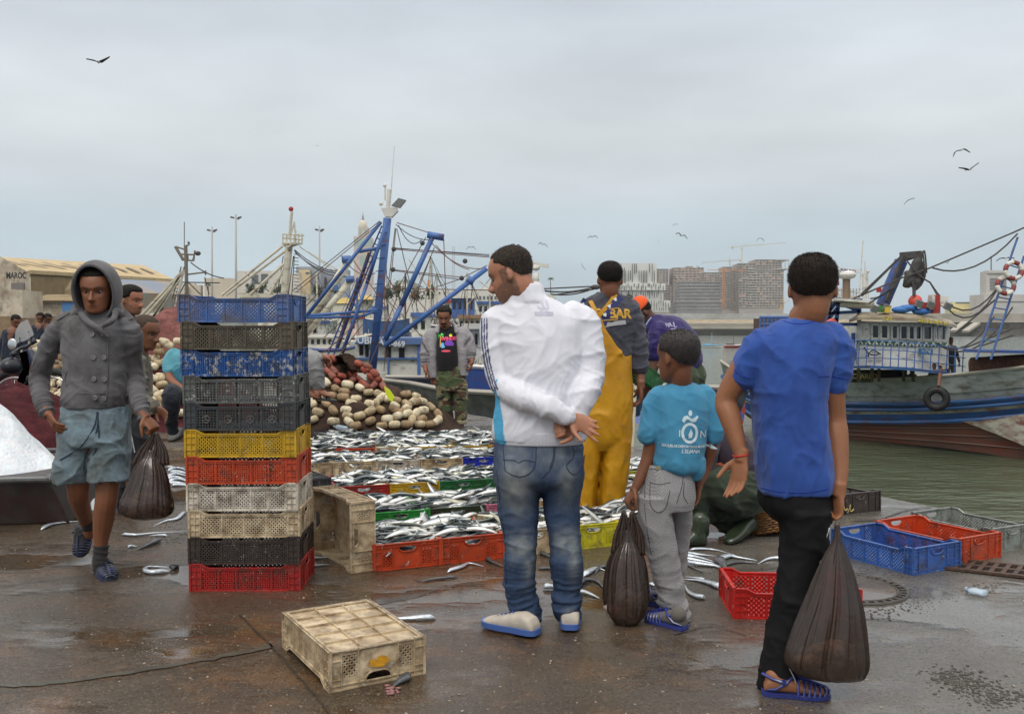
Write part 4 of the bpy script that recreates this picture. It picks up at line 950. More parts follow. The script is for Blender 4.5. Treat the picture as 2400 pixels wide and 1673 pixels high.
bg = thing('plastic_bag', 'brown plastic bag of fish hanging from the hand of the hooded person', 'plastic bag', q(346,1205,-.12))
g = lambda x, y, dy=-.12: q(x, y, dy)
bag(bg, None, [(g(354,1054), s(5), .008),(g(352,1072), s(18), .024),(g(350,1092), s(33), .05),(g(350,1120), s(42), .075),(g(347,1150), s(52), .10),(g(344,1180), s(60), .115),(g(344,1202), s(58), .10),(g(348,1213), s(38), .06),(g(349,1216), s(14), .02)], FILM, seed=2, pleat=.14)
h = MB()
for x0, xm, x1 in ((364,338,330),(366,376,374)):
    pts = [g(x0,1012), g((x0+xm)/2,1035), g(xm, 1060), g(x1,1090)]; P_ = crv(pts, 4)
    for k_ in range(5): h.tube([V3(p)+V3(((k_-2)*.006*(.3+i/4), .005*sn(k_*2), 0)) for i, p in enumerate(P_)], [.004+.0009*i for i in range(len(P_))], 6)
h.build('handle', FILM, bg, smooth=True)
F_ = MB()
for i in range(7): F_.ball(g(330+ru(-12,40), 1190+ru(-22,6)),(.10,.035,.035), 12,8, rot=Matrix.Rotation(R(ru(-35,35)), 3, 'Y'))
F_.build('fish_inside', INFISH, bg, smooth=True)
# ======== man in a white track jacket, hands behind his back
D = 4.3; q, s = PT(D); sk = rgb(170,118,92)
P2 = thing('person', 'bearded person in a white track jacket and faded jeans, hands behind the back', 'person', (q(1266,1100).x, D, 0))
hd = Head(q(1196,643,-.02), .243,(-.93,.28,-.36)); B = MB(); hd.skin(B, neck=q(1238,715,.02), nr=.066)
slabs(B, [(q(1266,1090), s(85), .11,0),(q(1264,1020), s(85), .11,0),(q(1262,900), s(85), .11,0),(q(1256,760), s(95), .10,0),(q(1240,715), s(40), .07,0)])
limb(B, [q(1170,760), q(1190,893,-.04), q(1330,976,-.20)], [.05,.042,.028]); limb(B, [q(1360,760), q(1385,880,-.04), q(1345,990,-.15)], [.05,.042,.03])
hand(B, q(1336,977,-.20),(.72,-.12,-.36),(.15,-1,.0), .98, curl=.30, thumb=1, spread=.18, wr_r=.028, tcurl=.1, curls=(.12,.32,.42,.5))
hand(B, q(1354,998,-.16),(-1,.02,-.25),(.1,-1,.3), .98, curl=.95, thumb=-1, wr_r=.028, curls=(1.0,1.05,1.05,1.1))
limb(B, [q(1220,1110), q(1222,1290,-.02), q(1222,1460)], [.09,.06,.04]); limb(B, [q(1318,1110), q(1324,1290,-.02), q(1334,1455)], [.09,.06,.04])
body = garment(B, 'body', SKIN, P2,.0055,2, colf=hd.colour(sk, beard=.85, brow=(.045,.032,.025))); hd.eyes(P2)
hd.hair(P2, HAIRB, fuzz=3500, th=.016, front=.33, side=.0, back=-.43, temple=.30)
def colj(p):
    x, y = pix(p); w = np.array((.68,.68,.735))
    lx = np.interp(y, [700,740,800,850,900,925], [1141,1130,1130,1137,1150,1160])
    if 745 < y < 915 and p.y < D+.06:
        for k in (-1,5,11):
            if abs(x-(lx+k)) < 1.7: return np.array((.03,.04,.12))
    if y > 888 and x < 1205 and p.y > D-.13:
        a = np.interp(y, [888,925,980,1035], [1163,1156,1156,1160]); b = np.interp(y, [888,925,980,1035], [1168,1169,1178,1187])
        if a < x < b: return np.array((.08,.38,.62))
    return w
WJ = attrmat('white_nylon', .55,.0005,700, spec=.35)
J = MB()
slabs(J, [(q(1264,1030), s(108), .165,0),(q(1263,1010), s(109), .17,0),(q(1262,980), s(105), .17,0),(q(1264,920), s(102), .17,0),(q(1264,850), s(104), .165,0),(q(1262,790), s(109), .15,0),(q(1258,748), s(108), .125,0),(q(1248,718), s(78), .10,0),(q(1240,695), s(46), .08,0)], ex=2.5)
limb(J, [q(1185,745,.0), q(1160,762,-.01), q(1163,820,-.03), q(1178,890,-.06), q(1215,925,-.15), q(1275,950,-.20), q(1328,975,-.20)], [.070,.074,.072,.066,.060,.053,.041], 16)
limb(J, [q(1345,742,.0), q(1368,760,.0), q(1380,820,-.02), q(1380,885,-.05), q(1368,930,-.13), q(1356,975,-.15)], [.072,.078,.072,.069,.064,.047], 16)
slabs(J, [(q(1240,708), s(54), .10,-.2),(q(1234,690), s(46), .096,-.2),(q(1232,676), s(43), .092,-.2),(q(1232,663), s(38), .084,-.2)])
wj = garment(J, 'jacket', WJ, P2,.0065,5, seed=11, colf=colj, folds=[(q(1240,1010), q(1290,740), .007,1.3,6),(q(1160,770), q(1178,888,-.06), .008,9,4),(q(1185,900,-.1), q(1328,975,-.2), .010,10,5),(q(1375,770), q(1385,880,-.05), .009,9,4),(q(1380,895,-.05), q(1360,975,-.15), .013,11,5)])
bv = bvh_of(wj); m_ = MB(); GREY = mat('faded_print', rgb(192,192,206), .6)
vs, fs = text_mesh('adidas', .036, bold=.0012, ext=0, spacing=.95); c, n_ = onto(bv, 1275,733, D); decal(m_, vs, fs, c, (1,0,0),(0,0,1),(0,-1,0), bv, sub=.012)
for k in range(3):       # three slanted bars of the mountain mark
    x0 = -.024+.017*k; hh = (.016,.030,.044)[k]; tri = [(x0,0,0),(x0+.014,0,0),(x0-.002+.003*k, hh*.9,0),(x0-.010+.003*k, hh, 0)]
    a_ = math.radians(0); decal(m_, [V3(v) for v in tri], [(0,1,2,3)], onto(bv, 1276,724, D)[0], (1,0,0),(0,0,1),(0,-1,0), bv, sub=.012)
m_.build('back_print', GREY, P2)
WCF = mat('white_rib', (.66,.66,.72), .7, bump=.002, bscale=40)
m_ = MB(); limb(m_, [q(1322,974,-.20), q(1334,977,-.205)], [.041,.034], 16); garment(m_, 'cuff', WCF, P2,.006,1)
m_ = MB(); slabs(m_, [(q(1264,1037), s(104), .16,0),(q(1264,1022), s(108), .168,0),(q(1264,1006), s(110), .172,0)])
def colb(p):
    x, y = pix(p); return np.array((.08,.38,.62)) if 1150 < x < 1187 and p.y > D-.17 else np.array((.66,.66,.72))*(1-.07*(sn(x*1.4) > .3))
garment(m_, 'waistband', WJ, P2,.0055,1, colf=colb)
JN = MB()
slabs(JN, [(q(1262,1028), s(104), .15,0),(q(1262,1070), s(107), .17,0),(q(1263,1100), s(108), .175,0),(q(1265,1118), s(104), .165,0),(q(1265,1136), s(92), .13,0),(q(1265,1150), s(60), .07,0)])
def leg(mb, rows, dd, dep): slabs(mb, [(q((a+b)/2, y, dy), s(b-a)/2, max(s(b-a)/2*(dep+.5*max(0, min(1,(1190-y)/90))), .05), 0) for (y, a, b), dy in zip(rows, dd)])
leg(JN, [(1060,1164,1264),(1100,1156,1267),(1140,1160,1266),(1195,1166,1263),(1276,1180,1259),(1325,1178,1256),(1373,1181,1256),(1410,1187,1265),(1432,1194,1270),(1452,1202,1268),(1466,1210,1262)], [0,0,0,0,-.02,-.02,0,.02,.02,.02,.02], 1.12)
leg(JN, [(1060,1266,1366),(1100,1266,1371),(1140,1270,1366),(1195,1274,1358),(1276,1287,1362),(1325,1287,1368),(1373,1296,1363),(1395,1289,1361),(1430,1295,1361),(1445,1302,1361),(1457,1308,1359)], [0,0,0,0,-.02,-.02,0,0,0,0,0], 1.12)
def cold(p):
    x, y = pix(p); deep = np.array((.032,.056,.112)); fade = np.array((.27,.29,.28)); k = 0
    for cx, cy, rx, ry, a in ((1210,1130,36,60,.95),(1215,1170,30,40,.7),(1300,1060,60,50,.45),(1330,1130,26,55,.6),(1222,1280,34,34,.8),(1240,1320,16,50,.6),(1328,1270,30,30,.85),(1345,1310,14,55,.7),(1210,1060,40,40,.5),(1335,1440,14,16,.6),(1245,1450,12,10,.5)):
        k = max(k, a*math.exp(-((x-cx)/rx)**2-((y-cy)/ry)**2))
    k *= .85+.5*nz3(V3(p)*30); st = .10*nz3(V3((x*.55, y*.12,2)))
    if 1246 < y < 1340: k *= 1-.45*max(0, nz3(V3((x*.06, y*.35,5))))*2
    k = max(0, min(1, k+st)); return deep*(1-k)+fade*k
DN = attrmat('denim', .8,.0006,900, spec=.2)
jn = garment(JN, 'jeans', DN, P2,.0065,3, seed=21, colf=cold, folds=[(q(1262,1040), q(1262,1110), .005,6,4),(q(1215,1110), q(1220,1260), .007,7,4),(q(1220,1270), q(1218,1400), .010,16,4),(q(1225,1410), q(1235,1465), .018,22,4),(q(1318,1110), q(1324,1260), .007,7,4),(q(1324,1270), q(1328,1390), .010,16,4),(q(1328,1400), q(1334,1455), .017,22,4)])
bv = bvh_of(jn); m_ = MB(); ST = mat('seam_thread', rgb(36,42,60), .8)
for pts in (((1178,1042),(1182,1080),(1186,1104),(1222,1117),(1252,1096),(1257,1044)),((1178,1041),(1220,1043),(1258,1042)),((1178,1078),(1205,1079),(1215,1084),(1230,1078),(1254,1082)),
            ((1341,1040),(1345,1068),(1328,1092),(1345,1112),(1366,1092),(1370,1066)),((1341,1037),(1372,1033)),((1300,1034),(1300,1070),(1290,1100),(1270,1120)),((1297,1034),(1297,1070),(1288,1098)),((1164,1100),(1172,1180),(1184,1280),(1186,1370))):
    m_.tube([onto(bv, x, y, D, .0006)[0] for x, y in crv(pts, 6)], .0020,5)
m_.build('stitching', ST, P2)
SHM = mat('grey_mesh_shoe', rgb(168,160,150), .7, col2=rgb(196,186,170), nscale=12, bump=.001, bscale=400); SOL = mat('blue_sole', rgb(70,100,164), .45)
t1 = trainer(P2, gr(1258,1494)+V3((0,0,.02)), gr(1136,1468)+V3((0,0,.02)), .105, SHM, SOL)
m_ = MB(); a0 = gr(1258,1494); a1 = gr(1136,1468); d_ = (a1-a0)
for k in range(5):
    c = a0+d_*(.36+.06*k)+V3((0,0,.020)); m_.tube([c+V3((.01,-.050,.01)), c+V3((.0,-.050,.045-.004*k)), c+V3((-.01,-.030,.066-.006*k))], .0042,6)
m_.build('side_stripe', mat('pale_stripe', rgb(205,198,188), .5), t1, smooth=True)
m_ = MB()
for k in range(5): c = a0+d_*(.42+.07*k)+V3((0,0,.092-.008*k)); m_.tube([c+V3((.0,-.022,0)), c+V3((-.01,.0,.008)), c+V3((.0,.022,0))], .003,6)
m_.build('lace', mat('blue_lace', rgb(60,80,150), .7), t1, smooth=True)
trainer(P2, gr(1336,1483)+V3((0,0,.02)), gr(1336,1483)+V3((.02,.28,.02)), .10, SHM, SOL)
# ======== man in yellow fishing overalls, seen from behind
D = 6.55; q, s = PT(D); sk = rgb(122,78,56)
P3 = thing('person', 'person in bright yellow bib overalls over a grey work shirt seen from behind', 'person', (q(1420,1000).x, D, 0))
hd = Head(q(1429,655,-.02), .245,(-.05,1,-.05)); B = MB(); hd.skin(B, neck=q(1427,705,.0), nr=.058)
slabs(B, [(q(1415,980), s(50), .10,0),(q(1420,850), s(52), .10,0),(q(1424,720), s(55), .08,0),(q(1427,695), s(25), .06,0)])
limb(B, [q(1470,720), q(1490,800), q(1500,860,-.02), q(1502,905,-.05)], [.05,.04,.034,.026], 10); hand(B, q(1502,902,-.05),(.02,.1,-1),(-1,.1,0), 1.05, curl=.35, thumb=1, wr_r=.027)
limb(B, [q(1385,720), q(1365,800), q(1372,880)], [.05,.04,.03]); hand(B, q(1372,880),(0,0,-1),(1,0,0), 1, curl=.4, thumb=-1)
garment(B, 'body', SKIN, P3,.007,2, colf=hd.colour(sk)); hd.hair(P3, HAIR, fuzz=3000, th=.014, front=.3, side=-.02, back=-.22)
J = MB(); slabs(J, [(q(1418,960), s(58), .15,0),(q(1420,850), s(60), .15,0),(q(1424,770), s(66), .14,0),(q(1426,725), s(64), .12,0),(q(1426,700), s(44), .09,0),(q(1427,686), s(26), .08,0)])
limb(J, [q(1460,715), q(1478,735), q(1490,790), q(1500,850,-.02)], [.075,.080,.075,.068], 14); limb(J, [q(1395,715), q(1378,735), q(1366,800), q(1370,870)], [.075,.08,.075,.065], 14)
limb(J, [q(1481,838), q(1500,862,-.02)], [.07,.066], 14)
shirt = garment(J, 'work_shirt', cloth('charcoal_cotton', rgb(74,74,84), rgb(60,60,70), dirt=(.03,.03,.035), dirt_amt=.3), P3,.008,4, seed=31, folds=[(q(1425,960), q(1425,710), .010,4,5),(q(1480,740), q(1500,855), .014,10,4),(q(1378,740), q(1370,860), .014,10,4)])
OV = MB()
slabs(OV, [(q(1418,830), s(62), .155,0),(q(1418,880), s(63), .165,0),(q(1418,960), s(64), .175,0),(q(1416,1020), s(64), .175,0),(q(1414,1052), s(56), .13,0)])
slabs(OV, [(q(1384,1000), s(32), .15,0),(q(1378,1060), s(30), .15,0),(q(1374,1120), s(27), .14,0),(q(1370,1190), s(26), .13,0),(q(1370,1325), s(25), .12,0)])
slabs(OV, [(q(1446,1000), s(34), .15,0),(q(1443,1060), s(33), .16,0),(q(1437,1120), s(32), .15,0),(q(1429,1190), s(29), .14,0),(q(1426,1325), s(28), .12,0)])
# the bib's triangular back panel
yb = D-.17
def panel(mb, pts, dep, th): mb.prism([at(x, y, D+dd) for (x, y), dd in zip(pts, dep)], (0, th, 0))
for sx in (0,):
    mb2 = []
rows = [(742,1394,1410),(770,1391,1421),(800,1386,1440),(830,1378,1460),(850,1362,1476)]
OV.loft([[q(a, y, -.155), q((a+b)/2, y, -.165), q(b, y, -.15 if y < 840 else -.08), q(b, y, .02), q(a, y, .02)] for y, a, b in rows])
OM = mat('oilskin_yellow', rgb(192,140,16), .5, col2=rgb(172,120,10), nscale=6, dirt=(.22,.13,.03), dirt_amt=.2, dscale=7, bump=.0012, bscale=120, spec=.4)
ov = garment(OV, 'overalls', OM, P3,.009,4, seed=33, folds=[(q(1418,840), q(1418,1030), .010,3,4),(q(1384,1040), q(1382,1320), .013,1.6,6),(q(1438,1040), q(1424,1320), .013,1.6,6)])
bv = bvh_of(shirt); m_ = MB()
def strap(mb, pts, w, th, D_, lift=.004):
    P_ = [onto(bv, x, y, D_, lift)[0] for x, y in crv(pts, 5)]
    for a, b in zip(P_, P_[1:]): mb.bar(a, b+(b-a)*.1, w, th, up=(0,-1,.2))
strap(m_, [(1384,705),(1392,722),(1404,745)], .030,.006, D); strap(m_, [(1443,690),(1425,715),(1396,748)], .030,.007, D, .007)
strap(m_, [(1396,748),(1391,762)], .028,.006, D, .006); strap(m_, [(1404,745),(1409,760)], .028,.006, D, .006); m_.build('strap', OM, P3)
m_ = MB(); strap(m_, [(1456,696),(1438,715),(1420,742),(1409,768)], .055,.004, D, .002); strap(m_, [(1374,703),(1367,712),(1362,730)], .05,.004, D, .002); NV = mat('navy_strap', rgb(24,34,88), .7)
st = m_.build('navy_strap', NV, P3); m_ = MB()
for x, y in ((1442,702),(1428,718),(1418,738),(1366,710)):
    for a in range(3): p, _n = onto(bv, x+2.2*cs(a*2.1+1), y+2.2*sn(a*2.1+1), D, .009); m_.ball(p, (.008,.003,.008), 8,5)
m_.build('flower_print', mat('white_print', (.7,.72,.75), .6), st)
m_ = MB(); vs, fs = text_mesh('NAVY BAR', .088, bold=.003, ext=0, spacing=.95); c, _n = onto(bv, 1411,735, D); decal(m_, vs, fs, c, (1,0,-.02),(0,0,1),(0,-1,0), bv, sub=.02)
for a, b in (((1374,731),(1450,722)),((1450,722),(1447,749)),((1372,754),(1447,749)),((1374,731),(1372,754))):
    P_ = [onto(bv, a[0]+(b[0]-a[0])*t/8, a[1]+(b[1]-a[1])*t/8, D, .003)[0] for t in range(9)]; m_.tube(P_, .0035,5)
m_.build('back_lettering', mat('gold_print', rgb(196,150,50), .6), P3)
m_ = MB(); strap(m_, [(1414,763),(1440,758),(1466,755)], .030,.002, D, .002); m_.build('reflective_band', mat('reflective_grey', rgb(148,148,150), .4), P3)
# ======== stooping man with an orange cap
D = 8.4; q, s = PT(D); sk = rgb(92,58,42)
P4 = thing('person', 'person in an orange cap and purple football shirt bending over at the quay edge', 'person', (q(1570,1000).x, D, 0))
hd = Head(q(1503,733,-.02), .24,(-.75,-.05,-.62), up=(0,0,1)); B = MB(); hd.skin(B, neck=q(1528,752,.0), nr=.062)
limb(B, [q(1600,840), q(1575,800), q(1545,770), q(1530,755)], [.12,.13,.11,.07]); limb(B, [q(1543,775,-.12), q(1535,840,-.12), q(1522,890,-.14), q(1506,925,-.12)], [.055,.050,.044,.03])
hand(B, q(1506,925,-.12),(-.35,-.1,-.9),(-.9,.2,.3), 1.05, curl=.8, thumb=1, wr_r=.028); limb(B, [q(1550,775,.18), q(1530,840,.18), q(1510,900,.12)], [.055,.045,.032]); hand(B, q(1510,900,.12),(-.4,0,-.9),(-.9,0,.3), 1, curl=.8)
limb(B, [q(1612,860), q(1615,960), q(1612,1080)], [.09,.06,.05])
garment(B, 'body', SKIN, P4,.008,2, colf=hd.colour(sk, beard=.5)); hd.hair(P4, HAIR, th=.02, front=.2, side=-.05, back=-.2)
Cp = MB(); Z = [hd.W(0,0,.08+.02*k) for k in range(3)]; rg = []
for z, w, f, b in ((.13,.38,.42,-.49),(.20,.385,.42,-.50),(.32,.37,.38,-.49),(.44,.30,.28,-.42),(.54,.17,.12,-.28),(.57,.05,-.02,-.12)):
    rg.append([hd.W(w*cs(a),(f+b)/2+(f-b)/2*sn(a), z-.04*sn(a)) for a in [2*pi*j/20 for j in range(20)]])
Cp.loft(rg); CPM = cloth('orange_cap', rgb(232,92,40)); cp = Cp.build('cap', CPM, P4, smooth=True); Bm = MB()
Bm.loft([[hd.W(x, .36+.30*k*math.sqrt(max(0,1-(x/.36)**2)), .12-.10*k) for x in np.linspace(-.34,.34,9)] for k in (0,.5,1)], cap=False, closed=False); v = Bm.build('visor', CPM, cp, smooth=True); v.modifiers.new('s', 'SOLIDIFY').thickness = .006
J = MB(); limb(J, [q(1605,845,.0), q(1585,805), q(1560,785), q(1535,768)], [.165,.20,.20,.13], 20); limb(J, [q(1530,760), q(1523,750)], [.09,.07])
limb(J, [q(1545,775,-.12), q(1538,800,-.14), q(1534,832,-.13)], [.09,.085,.072], 14); limb(J, [q(1548,775,.16), q(1536,810,.18), q(1530,832,.18)], [.09,.085,.075], 14)
sh = garment(J, 'football_shirt', cloth('purple_polyester', rgb(48,36,98), rgb(38,28,80), rough=.55), P4,.009,4, seed=41, folds=[(q(1600,840), q(1535,768), .010,4,5),(q(1545,775,-.12), q(1534,832,-.13), .010,9,4)])
bv = bvh_of(sh); m_ = MB()
for i, (ch, x, y) in enumerate((('R', 1562,762),('A', 1568,761.5),('U', 1574,760.5),('L', 1580,762))):
    c, _n = onto(bv, x+2, y, D); vs, fs = text_mesh(ch, .062, bold=.001, ext=0); decal(m_, vs, fs, c, (1,0,.18),(-.1,0,1),(0,-1,.2), bv, sub=.02)
c, _n = onto(bv, 1581,776, D); decal(m_, [V3(v) for v in ((-.02,-.03,0),(.022,-.03,0),(.022,.028,0),(-.03,.028,0))], [(0,1,2,3)], c, (1,0,.1),(0,0,1),(0,-1,.2), bv)
m_.build('name_print', mat('pale_print', rgb(150,146,172), .6), P4)
m_ = MB(); m_.tube([onto(bv, x, y, D, .002)[0] for x, y in ((1527,744),(1520,752),(1514,762))], .008,6); m_.build('shoulder_stripe', mat('pale_blue_trim', rgb(150,170,215), .6), P4)
T = MB(); limb(T, [q(1595,850), q(1618,880)], [.14,.15], 18); limb(T, [q(1610,880,-.1), q(1610,980,-.05), q(1606,1090,0)], [.11,.085,.06], 14); limb(T, [q(1620,880,.1), q(1622,980,.1), q(1620,1090,.1)], [.11,.085,.06], 14)
garment(T, 'trousers', cloth('olive_trousers', rgb(62,72,54)), P4,.010,3, seed=43, folds=[(q(1610,880), q(1610,1080), .012,6,4)])
# ======== boy in a turquoise T-shirt
D = 4.45; q, s = PT(D); sk = rgb(120,76,52)
P5 = thing('person', 'child in a turquoise T-shirt and grey checked trousers holding a brown bag, seen from behind', 'person', (q(1580,1200).x, D, 0))
hd = Head(q(1586,836,-.02), .240,(-.62,.78,-.10), wide=1.02); B = MB(); hd.skin(B, neck=q(1594,912,.0), nr=.049)
slabs(B, [(q(1575,1120), s(46), .08,0),(q(1590,1020), s(50), .08,0),(q(1597,930), s(52), .065,0),(q(1596,905), s(26), .05,0)])
limb(B, [q(1538,940), q(1533,1000,-.02), q(1520,1070,-.02), q(1491,1140,-.05)], [.042,.040,.034,.023]); limb(B, [q(1660,940), q(1668,1010), q(1655,1090,.03), q(1638,1132,.0)], [.042,.038,.030,.023])
hand(B, q(1489,1143,-.05),(-.55,-.05,-.85),(.75,.2,-.5), .88, curl=.95, thumb=1, wr_r=.025, curls=(.75,.95,1.0,1.0)); hand(B, q(1638,1134,.0),(-.18,-.05,-1),(-.9,-.2,.1), .85, curl=.38, thumb=1, wr_r=.025)
limb(B, [q(1545,1180,-.04), q(1552,1300,-.05), q(1582,1450,-.05)], [.05,.04,.03])
garment(B, 'body', SKIN, P5,.0055,2, colf=hd.colour(sk)); hd.hair(P5, mat('hair_dark_brown', (.016,.011,.009), .5, col2=(.035,.026,.022), nscale=150, bump=.003, bscale=230), fuzz=6000, th=.038, front=.28, side=.03, back=-.40)
J = MB(); slabs(J, [(q(1590,1108,-.01), s(40), .10,0),(q(1586,1094), s(57), .13,0),(q(1588,1060), s(61), .13,0),(q(1592,1010), s(62), .125,0),(q(1596,960), s(65), .115,0),(q(1597,925), s(62), .095,0),(q(1597,907), s(44), .075,0),(q(1596,898), s(29), .06,0)])
slabs(J, [(q(1625,1122,-.02), s(16), .06,0),(q(1622,1100,.0), s(30), .10,0),(q(1612,1070), s(40), .11,0)])
limb(J, [q(1548,930), q(1534,955), q(1528,990,-.01), q(1523,1018,-.02)], [.058,.060,.062,.058], 14); limb(J, [q(1648,928), q(1660,955), q(1670,990), q(1674,1020)], [.055,.056,.052,.047], 14)
TT = cloth('turquoise_tee', rgb(72,142,176), rgb(62,128,162))
tee = garment(J, 'tshirt', TT, P5,.0065,3, seed=51, folds=[(q(1590,1090), q(1596,920), .011,2.5,8),(q(1540,940), q(1524,1015), .008,7,5),(q(1655,940), q(1672,1015), .008,7,5),(q(1600,1110), q(1570,1095), .012,8,8)])
bv = bvh_of(tee); m_ = MB(); PR = mat('pale_screenprint', rgb(196,214,220), .7); X_ = (1,0,-.04); Y_ = (0.05,0,1)
def poly(c, pts): decal(m_, [V3((a, b, 0)) for a, b in pts], [tuple(range(len(pts)))], onto(bv, *c, D)[0], X_, Y_, (0,-1,0), bv, sub=.012)
poly((1618,968), [(.009*cs(a), .014*sn(a)) for a in np.linspace(0,6.28,14)[:-1]])
for sgn in (1,):
    pts = [(-.038,-.012),(-.030,.008),(-.014,.014),(.004,.0),(.018,.004),(.034,.016),(.040,.008),(.026,-.014),(.008,-.016),(-.010,-.004),(-.018,-.006),(-.026,-.022)]
    poly((1618,981), pts)
ring_o = [(.040*cs(a), .048*sn(a)) for a in np.linspace(0,6.283,29)]; ring_i = [(.027*cs(a), .035*sn(a)) for a in np.linspace(0,6.283,29)]
for k in range(28): poly((1617,1015), [ring_o[k], ring_o[k+1], ring_i[k+1], ring_i[k]])
poly((1617,1017), [(-.004,-.022),(.010,-.016),(.014,.004),(.004,.024),(-.002,.008),(-.007,-.004)])
for t_, sz, c, sx in (('N', .048,(1648,1018), 1),('I', .044,(1593,1016), 1),('ESCUELAS DEPORTIVAS MUNICIPALES', .0165,(1618,1047), 1),("L'ELIANA", .024,(1619,1058), 1)):
    vs, fs = text_mesh(t_, sz, bold=.0006, ext=0, shear=.25 if 'ELI' in t_ else 0, spacing=.9); decal(m_, vs, fs, onto(bv, *c, D)[0], X_, Y_, (0,-1,0), bv, sub=.02)
m_.build('back_print', PR, P5)
T = MB(); slabs(T, [(q(1572,1088), s(56), .105,0),(q(1567,1120), s(60), .125,0),(q(1562,1155), s(65), .14,0),(q(1562,1190), s(64), .135,0)])
slabs(T, [(q(1532,1160,-.05), s(36), .10,0),(q(1537,1224,-.05), s(40), .10,0),(q(1548,1270,-.05), s(37), .095,0),(q(1555,1309,-.05), s(36), .09,0),(q(1570,1372,-.05), s(34), .085,0),(q(1574,1400,-.05), s(33), .08,0),(q(1580,1425,-.05), s(35), .078,0),(q(1585,1447,-.05), s(29), .07,0),(q(1588,1457,-.05), s(25), .065,0)])
slabs(T, [(q(1592,1160,.05), s(34), .10,0),(q(1592,1224,.07), s(28), .09,0),(q(1588,1290,.10), s(26), .085,0),(q(1580,1350,.12), s(24), .08,0),(q(1560,1410,.16), s(24), .075,0)])
def colc(p):
    x = (p.x+p.y*.6)*1; k = (sn(p.x*1100) > 0) == (sn(p.z*1100) > 0); return np.array((.30,.29,.29)) if k else np.array((.17,.165,.17))
GT = mat('checked_grey', (.24,.235,.235), .8, sheen=.1); t = GT.node_tree; ck = t.nodes.new('ShaderNodeTexChecker'); ck.inputs['Scale'].default_value = 190; ck.inputs[1].default_value = (.34,.33,.33,1); ck.inputs[2].default_value = (.19,.185,.19,1)
tx = t.nodes.new('ShaderNodeTexCoord'); t.links.new(tx.outputs['Object'], ck.inputs[0]); t.links.new(ck.outputs[0], t.nodes['Principled BSDF'].inputs['Base Color'])
tr = garment(T, 'trousers', GT, P5,.0065,3, seed=53, folds=[(q(1565,1100), q(1562,1180), .007,6,5),(q(1535,1190), q(1556,1330), .009,6,6),(q(1556,1340), q(1582,1450), .016,18,4),(q(1592,1190), q(1580,1350), .009,8,5)])
bv = bvh_of(tr); m_ = MB()
for pts in (((1524,1130),(1524,1180),(1540,1200),(1560,1190),(1570,1150)),((1522,1130),(1545,1135),(1572,1130)),((1604,1130),(1602,1160),(1612,1180)),((1600,1092),(1600,1130),(1586,1180)),((1512,1120),(1512,1200),(1526,1300)),((1518,1098),(1560,1100),(1610,1098))):
    m_.tube([onto(bv, x, y, D, .0006)[0] for x, y in crv(pts, 5)], .0018,5)
m_.build('stitching', mat('grey_thread', rgb(70,68,72), .8), P5)
m_ = MB(); p_, _n = onto(bv, 1545,1096, D, .004); m_.box(p_, (.030,.006,.016)); m_.build('label_patch', mat('tan_patch', rgb(150,140,112), .7), P5)
sck = cloth('grey_sock', rgb(112,106,100)); K = MB(); a0 = gr(1606,1476)+V3((0,.0,.014)); a1 = gr(1516,1452)+V3((0,0,.014)); limb(K, [q(1588,1450,-.05), a0+V3((-.03,.0,.06))], [.036,.037]); foot_vol(K, a0, a1,.078,.070); garment(K, 'sock', sck, P5,.006,2)
jelly_sandal(P5, a0, a1,.084, JELLY)
K = MB(); b0 = gr(1556,1424)+V3((.02,0,.014)); b1 = gr(1530,1416)+V3((-.03,.03,.014)); limb(K, [q(1562,1402,.16), b0+V3((-.02,.0,.05))], [.036,.037]); foot_vol(K, b0, b0+V3((-.15,.12,0)), .078,.07); garment(K, 'sock', sck, P5,.006,2); jelly_sandal(P5, b0, b0+V3((-.16,.125,0)), .084, JELLY)
g = lambda x, y, dy=-.10: q(x, y, dy)
bg = thing('plastic_bag', 'tall brown plastic bag hanging from the hand of the child in the turquoise T-shirt', 'plastic bag', g(1468,1470))
bag(bg, None, [(g(1472,1240), s(5), .008),(g(1472,1266), s(16), .022),(g(1470,1294), s(34), .048),(g(1468,1330), s(46), .075),(g(1468,1380), s(52), .095),(g(1468,1415), s(52), .10),(g(1468,1440), s(42), .085),(g(1467,1462), s(24), .05),(g(1467,1474), s(5), .012)], FILM, seed=7, pleat=.16)
h = MB()
for pts in (((1462,1196),(1458,1225),(1452,1255),(1450,1295)),((1482,1196),(1488,1225),(1494,1255),(1494,1300)),((1464,1200),(1470,1240),(1474,1265),(1470,1300)),((1480,1200),(1478,1235),(1474,1262),(1478,1300))):
    P_ = crv([g(*p) for p in pts], 5)
    for k_ in range(4): h.tube([V3(p)+V3(((k_-1.5)*.006*(.4+i/6), .006*sn(k_*2), 0)) for i, p in enumerate(P_)], [.005+.0006*i for i in range(len(P_))], 6)
h.build('handle', FILM, bg, smooth=True); F_ = MB()
for i in range(7): F_.ball(g(1468+ru(-22,22), 1420+ru(-30,25)),(.07,.035,.032), 12,8, rot=Matrix.Rotation(R(ru(-60,60)), 3, 'Y'))
F_.build('fish_inside', INFISH, bg, smooth=True)
